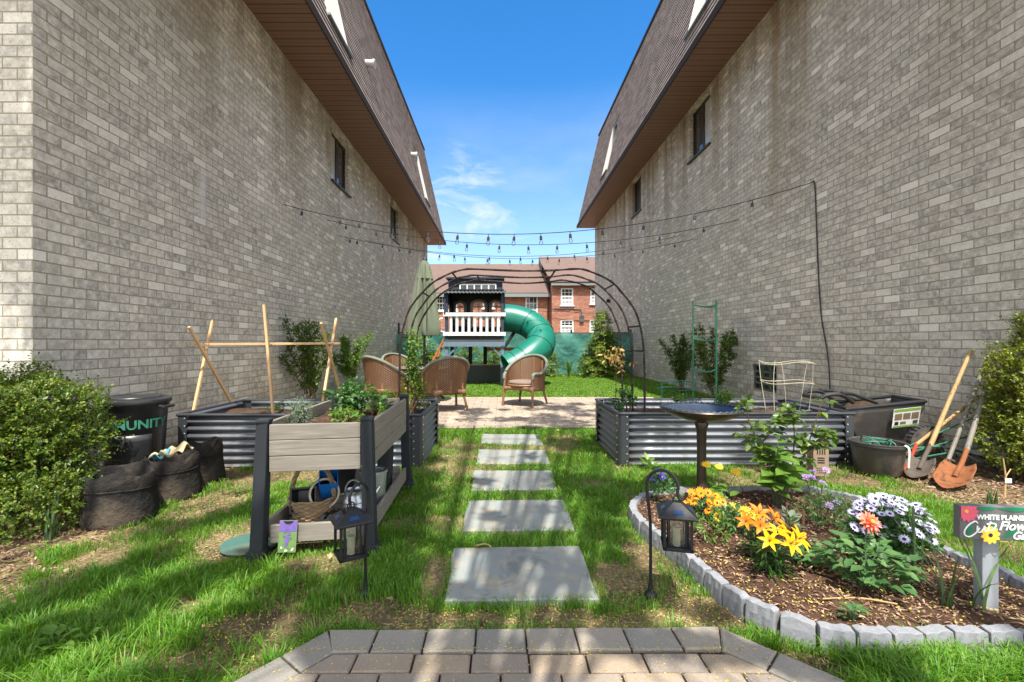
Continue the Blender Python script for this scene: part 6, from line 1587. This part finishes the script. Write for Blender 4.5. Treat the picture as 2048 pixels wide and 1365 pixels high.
def dome(n, c, r, zlo=.1):
    o = []
    while len(o) < n:
        d = Vector(rng.normal(size=3)).normalized()
        if d.z < zlo: continue
        p = Vector((c[0]+d.x*r[0], c[1]+d.y*r[1], c[2]+d.z*r[2]))
        if all((p-q).length > .03 for q in o) or random.random() < .05: o.append(p)
    return o
bz = .045
flower_plant('gazania_plant', 'clump of orange gazania daisies at the left of the flower bed near the bird bath', (1.33, 3.06, bz), 'gazania', dome(17, (.02, 0, .05), (.14, .10, .10)), LV('dahlia_leaf', mound((0, 0, .04), (.11, .09, .06), 110, .045, .012)), (0, -.9, .6))
flower_plant('gazania_plant', 'clump of golden yellow daisies right of the orange gazanias', (1.42, 2.80, bz), 'gold', dome(7, (.02, 0, .06), (.11, .07, .08)), LV('dahlia_leaf', mound((0, 0, .05), (.09, .08, .06), 100, .045, .012)), (0, -.9, .6))
shrub('bushy_herb', 'small round green plant without flowers in front of the orange gazanias', 'plant', (1.245, 2.70, bz), [((0, 0, .055), (.085, .08, .06), 1)], M['leaf_bright'], .035, .010, .04, 6, 700, branches=4)
flower_plant('yellow_daisy', 'tall yellow daisies with broad leaves just right of the bird bath stem', (1.64, 3.40, bz), 'tallgold', [Vector((-.02, 0, .235)), Vector((.10, -.02, .195)), Vector((-.10, .03, .24))], LV('leaf_bright', lambda bag: bag.leaves(np.stack([rng.uniform(-.06, .06, 16), rng.uniform(-.05, .05, 16), rng.uniform(0, .08, 16)], 1), rdir(16)*np.array([1, 1, .5]) + np.array([0, 0, .35]), np.tile([0, -.2, 1.], (16, 1)), .10, .055, .12, .2, True)), (0, -.6, .6))
flower_plant('columbine_plant', 'deep blue columbine behind the hook of the right lantern', (1.13, 3.28, bz), 'columbine', [Vector((.0, 0, .225)), Vector((.02, -.01, .19)), Vector((-.03, .02, .16))], LV('dahlia_leaf', mound((.02, 0, .09), (.06, .06, .08), 60, .03, .018, 5, .05)), sc=(1.2, 1.7))
flower_plant('scabiosa_plant', 'lavender scabiosa with ferny leaves left of the white daisies', (2.02, 2.86, bz), 'scabiosa', [Vector((-.07, 0, .31)), Vector((-.03, .05, .33)), Vector((-.02, -.02, .28)), Vector((.03, .02, .35)), Vector((-.02, -.08, .16)), Vector((.05, -.05, .17)), Vector((-.09, .03, .30))], LV('leaf_mid', mound((.02, -.02, .08), (.13, .12, .10), 220, .03, .007, 6, .06)), sc=(.9, 1.3))
def osteo():
    spots = dome(78, (0, -.01, .16), (.185, .165, .165), -.05) + [Vector((-.22, -.03, .17)), Vector((-.17, -.07, .13))]
    flower_plant('cape_daisy', 'large mound of white and violet cape daisies at the right of the flower bed', (2.10, 2.46, bz), 'osteo', spots, LV('dahlia_leaf', mound((0, 0, .10), (.14, .13, .125), 420, .045, .017, 5, .05)), (0, -.35, .9), .35, (.78, 1.0))
osteo()
def lilies(label, base, kind, heads, H, buds=2):
    root = thing('lily_plant', label, 'flowers', base); bag = Bag(); b = MB()
    for (x, y) in ((0, 0), (.035, .02), (-.04, .01)):
        n = 46; t = rng.uniform(.04, .95, n); a = rng.uniform(0, 6.28, n); D = np.stack([np.cos(a), np.sin(a), np.full(n, .45) - t*.1], 1)
        bag.leaves(np.stack([x + 0*t, y + 0*t, t*H], 1), D, np.stack([-np.cos(a)*.4, -np.sin(a)*.4, np.ones(n)], 1), rng.uniform(.075, .115, n), .0125, .15, .35, True); b.tube([(x, y, -.01), (x*1.2, y*1.2, H+.02)], .005, 6)
    for (p, f) in heads: b.tube(smoothpath([(0, 0, H*.8), (p[0]*.6, p[1]*.6, H*1.0), p], 4), .0032, 5)
    b.build('stems', M['stem'], root, smooth=True); bag.build('foliage', M['lily_leaf'], root)
    for i, (p, f) in enumerate(heads): flower(kind, root, p, f, .64 + .09*(i % 3))
    return root
lilies('orange lilies behind the yellow ones in the flower bed', (1.375, 2.42, bz), 'lilyo', [((-.085, -.02, .215), (-.6, -.5, .6)), ((-.01, .0, .25), (0, -.45, .8)), ((.065, -.01, .225), (.6, -.4, .7)), ((-.03, -.05, .205), (-.2, -.8, .5))], .17)
lilies('bright yellow lilies over a tuft of narrow dark leaves in the flower bed', (1.35, 2.24, bz), 'lily', [((-.055, -.04, .20), (-.5, -.7, .6)), ((.03, -.06, .195), (.15, -.85, .5)), ((.085, -.03, .205), (.55, -.6, .6)), ((.0, -.01, .225), (-.1, -.3, .9)), ((.055, .02, .215), (.5, -.1, .8))], .155)
def dahlia(label, base, n, r, h, L, mat='dahlia_leaf'):
    root = thing('dahlia_plant', label, 'flowers', base); bag = Bag(); P, Nn = clumpshell((0, 0, h*.45), (r, r*.85, h*.55), n, .45, -.35); P = P[P[:, 2] > .005]; Nn = Nn[:len(P)]
    D = np.stack([P[:, 0], P[:, 1], np.full(len(P), .02)], 1); D = unit(D)*.9 + rdir(len(P))*.45; NN = np.array([0, -.15, 1.]) + rdir(len(P))*.35; s = rng.uniform(.6, 1.15, len(P))
    bag.leaves(P - unit(D)*.02, D, NN, L*s, L*.62*s, .12, .2, True); bag.build('foliage', M[mat], root); stems(root, [Vector(p) for p in P[::5]], .003, .02); return root
d_ = dahlia('pink and peach dahlia over a broad mound of toothed leaves in the flower bed', (1.72, 2.15, bz), 230, .20, .22, .062)
flower('dahlia', d_, (.035, .03, .295), (.15, -.75, .55), 1.0); b = MB(); b.tube(smoothpath([(0, 0, .1), (.02, .03, .2), (.035, .035, .29)], 5), .004, 6)
for x, z in ((-.03, .20), (.09, .185)): b.lathe([(.004, -.01), (.011, 0), (.008, .012), (.001, .018)], (x, -.12, z), 10)
b.build('buds', M['stem'], d_, smooth=True)
d2 = dahlia('smaller leafy dahlia without open flowers between the lilies and the pink dahlia', (1.60, 2.36, bz), 100, .12, .12, .05); flower('dahlia', d2, (-.10, .06, .13), (-.3, -.6, .6), .45, 'p_red')
def big_leaf():
    root = thing('hydrangea_plant', 'tall plant with large bright heart shaped leaves in the middle of the flower bed', 'plant', (1.98, 3.27, bz)); bag = Bag(); b = MB()
    for (x, y, h) in ((0, 0, .44), (.07, .03, .36), (-.06, .02, .40), (.04, -.06, .28), (-.05, -.05, .24)):
        b.tube(smoothpath([(x*.3, y*.3, -.02), (x*.7, y*.7, h*.5), (x, y, h)], 4), .005, 6); n = 11; t = np.linspace(.35, 1.0, n); a = np.arange(n)*1.9 + x*30; D = np.stack([np.cos(a), np.sin(a), .45 - .1*t], 1)
        s = rng.uniform(.75, 1.15, n)*(1.15-.4*(t > .9)); bag.leaves(np.stack([x*t, y*t, h*t], 1), D, np.stack([-np.cos(a)*.3, -np.sin(a)*.3 - .35, np.ones(n)], 1), .145*s, .092*s, .12, .35, True)
    b.build('stems', M['stem'], root, smooth=True); bag.build('foliage', M['leaf_bright'], root)
big_leaf()
rb = thing('rose_plant', 'open branched young rose with sparse leaves rising behind the large leaved plant', 'rose bush', (2.12, 3.34, bz)); b = MB(); bag = Bag()
for p in (((0, 0, 0), (-.10, 0, .25), (-.26, .03, .50), (-.33, .02, .74)), ((0, 0, 0), (.03, .02, .3), (.02, .0, .55), (-.06, .0, .70)), ((0, 0, .0), (.06, 0, .22), (.14, 0, .45), (.24, .02, .72)), ((-.2, .02, .42), (-.12, -.03, .56), (-.02, -.02, .62)), ((.1, 0, .34), (.2, -.04, .46), (.30, -.03, .52)), ((-.1, 0, .25), (-.22, -.04, .36), (-.36, -.05, .50))):
    path = smoothpath(p, 6); b.tube(path, [.0062*(1-.5*j/len(path)) for j in range(len(path))], 6); A = np.array([tuple(v) for v in path]); n = 13; n = 20; k = rng.integers(len(A)//3, len(A), n)
    for q in A[k]:
        d = rdir(1)[0]*np.array([1, 1, .5]); d = d/np.linalg.norm(d); e = q + d*.05
        PP = np.array([e, e - d*.02, e - d*.02]); sd = np.cross(d, [0, 0, 1.]); bag.leaves(PP, np.array([d, d*.3 + sd, d*.3 - sd]), np.tile([0, -.1, 1.], (3, 1)) + rng.normal(size=(3, 3))*.3, .066, .046, .15, .2, True)
b.build('canes', M['cane'], rb, smooth=True); bag.build('foliage', M['rose'], rb)
vr = rosette('sage_plant', 'low pale edged sage leaves around bare sticks in the flower bed centre', 'plant', (1.72, 2.72, bz), 26, .075, .036, M['leaf_grey'], .12, .6); b = MB()
for x, y, h in ((-.06, 0, .16), (.0, .04, .19), (.06, -.02, .17), (.10, .03, .14), (-.1, .03, .12)): b.tube([(x, y, -.02), (x+.008, y, h)], .005, 6)
b.build('bare_sticks', M['cane'], vr)
rosette('seedling_plant', 'small orange budded seedling just inside the front edging blocks', 'seedling', (1.46, 1.90, bz), 14, .052, .026, M['dahlia_leaf'], .05, .5)
blades('onion_plant', 'bending dark onion leaves beside the sign post', 'plant', (1.98, 2.02, bz), 7, .36, .010, M['iris'], 1.25)
blades('onion_plant', 'second tuft of dark onion leaves between the sign post and the first tuft', 'plant', (2.08, 1.97, bz), 6, .34, .010, M['iris'], 1.15)
sd = blades('snowdrop_plant', 'thin upright stem with small white bells left of the sign', 'plant', (2.06, 2.28, bz), 4, .34, .010, M['iris'], .14)
for p in ((-.05, -.01, .265), (.01, -.02, .28), (-.02, .02, .25)): flower('bell', sd, p, (0, -.2, 1), 1.0)
b = MB(); b.tube([(0, 0, 0), (.0, 0, .34)], .004, 6); b.build('stem', M['stem'], sd)
for i, (x, y, n_, h, lab) in enumerate(((3.62, 3.36, 16, .17, 'tuft of upright green blades in the mulch under the right bush'), (-2.78, 2.80, 18, .26, 'tuft of upright iris blades below the low boxwood'))): blades('bulb_plant', lab, 'plant', (x, y, -.01), n_, h, .012, M['iris'], .35)
st = thing('sapling_whip', 'bare tan twig sapling with a white tag at the right edge', 'sapling', (3.92, 3.55, 0)); b = MB(); b.tube([(0, 0, 0), (.01, 0, .16), (-.01, 0, .30)], [.008, .006, .004], 6); b.tube([(.01, 0, .16), (.05, 0, .22)], .004, 5); b.build('stem', M['stake_wood'], st); b = MB(); b.box((.02, -.01, .13), (.05, .003, .035)); b.build('tag', M['label_white'], st)
rosette('hosta_seedling', 'broad leaved hydrangea sprout in the grass at the bottom left', 'seedling', gd(112, 1296), 8, .062, .046, M['leaf_bright'], .05, .45)
rosette('hosta_seedling', 'smaller bright sprout right of the hydrangea sprout in the grass', 'seedling', gd(178, 1286), 5, .035, .026, M['leaf_bright'], .04, .6)
rosette('dandelion_plant', 'flat dandelion leaves in the grass left of the planter', 'weed', gd(478, 985), 14, .10, .03, M['leaf_bright'], .02, .5)

# ------------------------------------------------------------------ lawn grass, mulch chips, fallen blossom
POLYS = [WALK, BEDPOLY] + STONES
def blocked(x, y, pad=0.0):
    r = np.zeros(x.shape, bool)
    for p in POLYS: r |= inside(p, x, y)
    for (a, b_, c, d) in (LB, RB): r |= (x > a-.01) & (x < b_+.01) & (y > c-.01) & (y < d+.01)
    a, b_, c, d = PATIO; r |= (x > a) & (x < b_) & (y > c-.01) & (y < d)
    return r
def grass(name, n, box, H, W, dens, m, seedless=False, stiff=.5):
    x = rng.uniform(box[0], box[1], n); y = rng.uniform(box[2], box[3], n); keep = (rng.random(n) < dens(x, y)) & ~blocked(x, y); x, y = x[keep], y[keep]; n = len(x)
    hn = vnoise(x, y, 3.2, 31)*.6 + vnoise(x, y, 9, 32)*.4
    h = H*(.45 + 1.0*hn)*rng.uniform(.6, 1.25, n); a = rng.uniform(0, 6.28, n) ; lean = rng.uniform(.1, .85, n)*stiff*1.6
    wx = (vnoise(x, y, 4, 33)-.5)*1.1; wy = (vnoise(x, y, 4, 34)-.5)*1.1
    d = np.stack([np.cos(a)*lean + wx*.6, np.sin(a)*lean + wy*.6, np.zeros(n)], 1); s = unit(np.stack([-np.sin(a), np.cos(a), np.zeros(n)], 1)); w = (W*rng.uniform(.6, 1.2, n))[:, None]; b0 = np.stack([x, y, gz(x, y)-.004], 1); up = np.array([0, 0, 1.])
    hh = h[:, None]; c1 = b0 + up*hh*.5 + d*hh*.22; c2 = b0 + up*hh*.84 + d*hh*.62; t = b0 + up*hh*(1-.22*np.minimum(lean, 1.2)[:, None]) + d*hh*1.05
    V = np.stack([b0-s*w*.5, b0+s*w*.5, c1-s*w*.48, c1+s*w*.48, c2-s*w*.32, c2+s*w*.32, t], 1).reshape(-1, 3); i = np.arange(n)[:, None]*7
    q = np.concatenate([i + np.array([[0, 1, 3, 2]]), i + np.array([[2, 3, 5, 4]])]); tr = i + np.array([[4, 5, 6]])
    o = npmesh(name, V, [q, tr], m); tag(o, kind='stuff'); return n
BALD = [(-1.55, 2.72, .30, .26), (-.95, 2.45, .26, .20), (-1.15, 3.0, .40, .55), (-.55, 2.05, .26, .12), (.35, 1.98, .8, .10), (.95, 2.05, .22, .16), (-2.25, 2.55, .18, .12), (-1.0, 1.95, .35, .12), (-2.2, 1.75, .12, .08),
        (-.2, 1.97, .5, .09), (1.15, 1.72, .35, .09), (-1.9, 4.15, 1.0, .25), (-.35, 2.35, .10, .3), (.62, 2.35, .16, .2), (-1.5, 2.1, .2, .1), (3.1, 4.0, .3, .2), (-2.2, 3.4, .28, .5), (.78, 2.6, .1, .2)]
def lawn(x, y):
    d = np.clip((vnoise(x, y, 2.3, 41)*.65 + vnoise(x, y, 6.5, 42)*.35 - .28)*3.6, .12, 1)
    for (cx, cy, rx, ry) in BALD:
        e = ((x-cx)/rx)**2 + ((y-cy)/ry)**2; d *= np.clip((e - .35 + (vnoise(x, y, 11, 43)-.5)*.6)*1.5, .06, 1)
    edge = -2.52 + (vnoise(x, y, 4, 44)-.5)*.35; d *= np.clip((x-edge)*7+.3, 0, 1)
    d *= np.where(y > 3.2, np.clip((3.45 + (vnoise(x, y, 4, 45)-.5)*.5 - x)*5, .0, 1), 1)
    return d
grass('lawn_grass', 350000, (-3.2, 3.6, 1.35, 3.4), .045, .0038, lawn, M['grass'])
grass('lawn_grass', 170000, (-3.0, 4.2, 3.4, 6.42), .046, .0060, lawn, M['grass'])
grass('lawn_grass', 130000, (-4.5, 5.6, 10.0, 17.0), .05, .014, lambda x, y: np.clip(.55 + vnoise(x, y, 2, 51)*.6, 0, 1)*(x > -3.9)*(x < 4.85), M['grass'], stiff=.75)
grass('lawn_grass', 9000, (-3.9, 4.9, 5.6, 10.0), .09, .012, lambda x, y: ((x < -3.72) | (x > 3.32))*.5, M['grass'])
# longer tufts
def tufts(name, n, per, box, H, W):
    cx = rng.uniform(box[0], box[1], n); cy = rng.uniform(box[2], box[3], n); k = rng.random(n) < lawn(cx, cy); cx, cy = cx[k], cy[k]
    x = np.repeat(cx, per) + rng.normal(size=len(cx)*per)*.022; y = np.repeat(cy, per) + rng.normal(size=len(cx)*per)*.022; ox = np.repeat(cx, per); oy = np.repeat(cy, per); k = ~blocked(x, y); x, y, ox, oy = x[k], y[k], ox[k], oy[k]; n = len(x)
    h = (H*rng.uniform(.5, 1.2, n))[:, None]; d = np.stack([(x-ox)*22 + rng.normal(size=n)*.3, (y-oy)*22 + rng.normal(size=n)*.3, np.zeros(n)], 1); s = unit(np.stack([-d[:, 1], d[:, 0], np.full(n, 1e-4)], 1)); w = (W*rng.uniform(.7, 1.2, n))[:, None]; b0 = np.stack([x, y, gz(x, y)-.004], 1); up = np.array([0, 0, 1.])
    c1 = b0 + up*h*.5 + d*h*.2; c2 = b0 + up*h*.85 + d*h*.6; t = b0 + up*h*.95 + d*h*1.1
    V = np.stack([b0-s*w*.5, b0+s*w*.5, c1-s*w*.5, c1+s*w*.5, c2-s*w*.35, c2+s*w*.35, t], 1).reshape(-1, 3); i = np.arange(n)[:, None]*7
    tag(npmesh(name, V, [np.concatenate([i + np.array([[0, 1, 3, 2]]), i + np.array([[2, 3, 5, 4]])]), i + np.array([[4, 5, 6]])], M['grass']), kind='stuff')
tufts('grass_tufts', 520, 40, (-2.9, 2.6, 1.4, 4.4), .062, .0042)
tufts('grass_tufts', 150, 45, (-2.6, -.6, 1.45, 2.6), .08, .0045)
tufts('grass_tufts', 120, 55, (1.2, 2.4, 1.50, 1.78), .085, .0045)
def chips(name, n, region, m, L, W, zf, tilt=.25):
    x, y = region(n); n = len(x); a = rng.uniform(0, 6.28, n); D = np.stack([np.cos(a), np.sin(a), rng.normal(size=n)*tilt], 1); P = np.stack([x, y, zf(x, y)], 1)
    V, f = leafgeo(P, D, np.array([0, 0, 1.]) + rng.normal(size=(n, 3))*tilt, L*rng.uniform(.4, 1.3, n), W*rng.uniform(.5, 1.4, n), .12)
    tag(npmesh(name, V, f, m), kind='stuff')
def rect(a, b_, c, d, cond=None):
    def fn(n):
        x = rng.uniform(a, b_, n); y = rng.uniform(c, d, n)
        if cond is not None: k = cond(x, y); x, y = x[k], y[k]
        return x, y
    return fn
zg = lambda x, y: gz(x, y) + .006
zb = lambda x, y: .045 + .05*(vnoise(x, y, 5, 21)-.5) + .03*(vnoise(x, y, 17, 22)-.5) + .006
chips('mulch_chips', 9000, rect(-4.2, -2.3, 1.9, 4.4, lambda x, y: x < -2.45 + (vnoise(x, y, 4, 44)-.5)*.5), M['chip'], .045, .012, zg)
chips('mulch_chips', 7000, rect(2.9, 4.9, 2.9, 4.6, lambda x, y: x > 3.30 + (vnoise(x, y, 4, 45)-.5)*.5), M['chip'], .045, .012, zg)
chips('mulch_chips', 9000, rect(.9, 2.65, 1.75, 3.6, lambda x, y: inside(BEDPOLY, x, y)), M['chip'], .030, .008, zb)
chips('mulch_chips', 2500, rect(-3.95, -2.9, 5.6, 12), M['chip'], .05, .014, zg)
chips('straw_thatch', 14000, rect(-2.6, 3.5, 1.5, 4.6, lambda x, y: ~blocked(x, y) & (vnoise(x, y, 3, 61) > .38)), leafmat('dry thatch', lin(176, 154, 104), lin(206, 186, 134), lin(140, 118, 80), .1, .8, .2), .032, .0032, zg, .18)
chips('fallen_blossom', 5200, rect(-1.3, 1.7, 1.45, 2.3, lambda x, y: ~inside(WALK, x, y) & ~inside(BEDPOLY, x, y) & (vnoise(x, y, 5, 62) > .42)), M['petal_litter'], .009, .006, lambda x, y: gz(x, y) + .012)
chips('fallen_blossom', 1300, rect(.9, 2.4, 1.8, 2.6, lambda x, y: inside(BEDPOLY, x, y)), M['petal_litter'], .011, .007, lambda x, y: zb(x, y) + .006)
def on_joints(n):
    x = rng.uniform(-.85, 1.1, n); y = rng.uniform(1.55, 1.9, n); k = inside(WALK, x, y) & ((np.abs(y-1.742) < .008) | (rng.random(n) < .10)); return x[k], y[k]
chips('fallen_blossom', 3600, on_joints, M['petal_litter'], .008, .006, lambda x, y: np.full(len(x), .031), .1)
chips('fallen_leaves', 420, rect(-3.2, 3.9, 1.5, 6.2, lambda x, y: ~blocked(x, y)), leafmat('dead leaf', lin(104, 84, 62), lin(142, 120, 92), lin(170, 150, 118), .1, .8, .2), .045, .028, lambda x, y: gz(x, y) + .022, .4)
chips('soil_crumbs', 16000, rect(-2.9, 3.6, 1.45, 4.6, lambda x, y: ~blocked(x, y)), leafmat('soil crumb', lin(70, 54, 40), lin(112, 92, 68), lin(150, 130, 98), 0, .9, .1), .014, .009, lambda x, y: gz(x, y) + .005, .6)
chips('clover', 5200, rect(-2.6, 3.3, 1.5, 6.2, lambda x, y: ~blocked(x, y) & (vnoise(x, y, 2.6, 71) > .58)), M['leaf_mid'], .016, .013, lambda x, y: gz(x, y) + rng.uniform(.012, .035, len(x)), .35)
def stick(p, q, lab):
    p, q = Vector(p), Vector(q); b = MB(); m_ = p.lerp(q, .5) + Vector((.01, .02, .004)); b.tube(smoothpath([p, m_, q], 6), .004, 5); tag(b.build('twig', M['handle_tan'], None, smooth=True), lab, 'twig')
stick((1.43, 2.03, .06), (1.72, 1.98, .065), 'long pale twig lying on the mulch in front of the dahlia')
stick((-.15, 2.62, .036), (-.06, 2.60, .036), 'short dark twig at the left edge of the largest stepping slab')

# ------------------------------------------------------------------ street trees behind the viewer; their crowns throw the dappled shade
def tree(label, base, H, r0, blobs, leaf=.13):
    root = thing('shade_tree', label, 'tree', base, 0, 'street trees behind the viewer'); bx, by = base[0], base[1]; b = MB()
    b.tube(smoothpath([(0, 0, -.2), (.03, .02, H*.3), (-.02, -.05, H*.65), (0, 0, H)], 6), [r0*(1-.62*i/18) for i in range(19)], 10)
    bag = Bag()
    for (gx, gy, r, h, n) in blobs:
        c = Vector((gx, gy, 0)) + SUN*(h/SUN.z); loc = c - Vector((bx, by, 0)); j = loc.z - math.hypot(loc.x, loc.y)*.8; j = max(H*.22, min(j, H*.85)); s = Vector((0, 0, j)); m_ = s.lerp(loc, .5) + Vector((0, 0, -.3))
        b.tube(smoothpath([s, m_, loc], 5), [.017*(1-.06*i) for i in range(11)], 5)
        P = np.array(loc) + rdir(n)*(r*rng.uniform(0, 1, (n, 1))**.4)*np.array([1, 1, 1.0]); bag.leaves(P, rdir(n), rdir(n), leaf*rng.uniform(.6, 1.2, n), leaf*.7, .15, .2)
    b.build('trunk', M['bark'], root, smooth=True); bag.build('crown', M['tree_leaf'], root)
rb_ = random.Random(5)
def scatter(n, x0, x1, y0, y1, r0, r1, h0, h1, k): return [(rb_.uniform(x0, x1), rb_.uniform(y0, y1), rb_.uniform(r0, r1), rb_.uniform(h0, h1), int(2.1*k*rb_.uniform(.6, 1.3))) for _ in range(n)]
def GB_(px, py, r, h=8.0, n=None): p = gd(px, py); return (p.x, p.y, r, h*rb_.uniform(.9, 1.12), n or int(4600*r*r) + 26)
def line(p, q, k, r, h): return [GB_(p[0] + (q[0]-p[0])*i/(k-1) + rb_.uniform(-14, 14), p[1] + (q[1]-p[1])*i/(k-1) + rb_.uniform(-8, 8), r*rb_.uniform(.75, 1.25), h) for i in range(k)]
patio_b = scatter(44, -1.8, 2.0, 6.35, 8.9, .12, .32, 7.0, 9.0, 66)
A_ = patio_b + line((755, 1290), (870, 890), 13, .13, 8.0) + line((640, 1250), (720, 1130), 5, .10, 6.5) + line((1130, 890), (1290, 900), 4, .28, 8) + line((1150, 960), (1260, 990), 4, .26, 7.5) + line((1200, 1000), (1260, 1250), 10, .11, 6.5) + line((920, 1100), (1100, 1106), 5, .055, 6) + [GB_(925, 1185, .06, 6), GB_(1150, 1150, .06, 6), GB_(985, 1035, .075, 6.5), GB_(1085, 1022, .05, 6.5), GB_(960, 965, .09, 7), GB_(1060, 915, .10, 7)]
B_ = line((400, 1330), (580, 1150), 8, .10, 6) + line((250, 1210), (520, 1120), 8, .11, 6) + line((40, 1230), (330, 1110), 7, .10, 6) + line((620, 1190), (740, 1260), 4, .10, 6) + line((120, 1180), (300, 1130), 4, .13, 6) + line((330, 1060), (500, 1020), 4, .16, 7) + line((380, 960), (520, 930), 4, .2, 7.5) + line((180, 960), (420, 880), 6, .2, 7.5) + line((640, 1290), (700, 1360), 3, .09, 5.5) + line((60, 1300), (220, 1240), 4, .10, 6) + line((560, 900), (760, 870), 5, .22, 8) + scatter(20, -4.4, -3.9, 4.0, 6.9, .12, .34, 7, 9, 130)
C_ = line((1200, 1285), (1480, 1310), 5, .07, 5.5) + line((1240, 880), (1470, 900), 6, .22, 8) + line((1330, 860), (1420, 850), 3, .25, 8) + line((1560, 1330), (1760, 1340), 3, .08, 5.5) + [GB_(1330, 1190, .07, 6), GB_(1420, 1220, .07, 6), GB_(1500, 930, .16, 7.5), GB_(1420, 965, .14, 7)]
tree('tall street tree with a straight trunk just behind the viewer', (-.10, -1.6, 0), 14.5, .23, A_, .105)
tree('spreading street tree behind the viewer on the left', (-3.2, -2.6, 0), 11.0, .18, B_, .105)
tree('street tree behind the viewer on the right', (2.6, -2.8, 0), 11.0, .16, C_, .105)
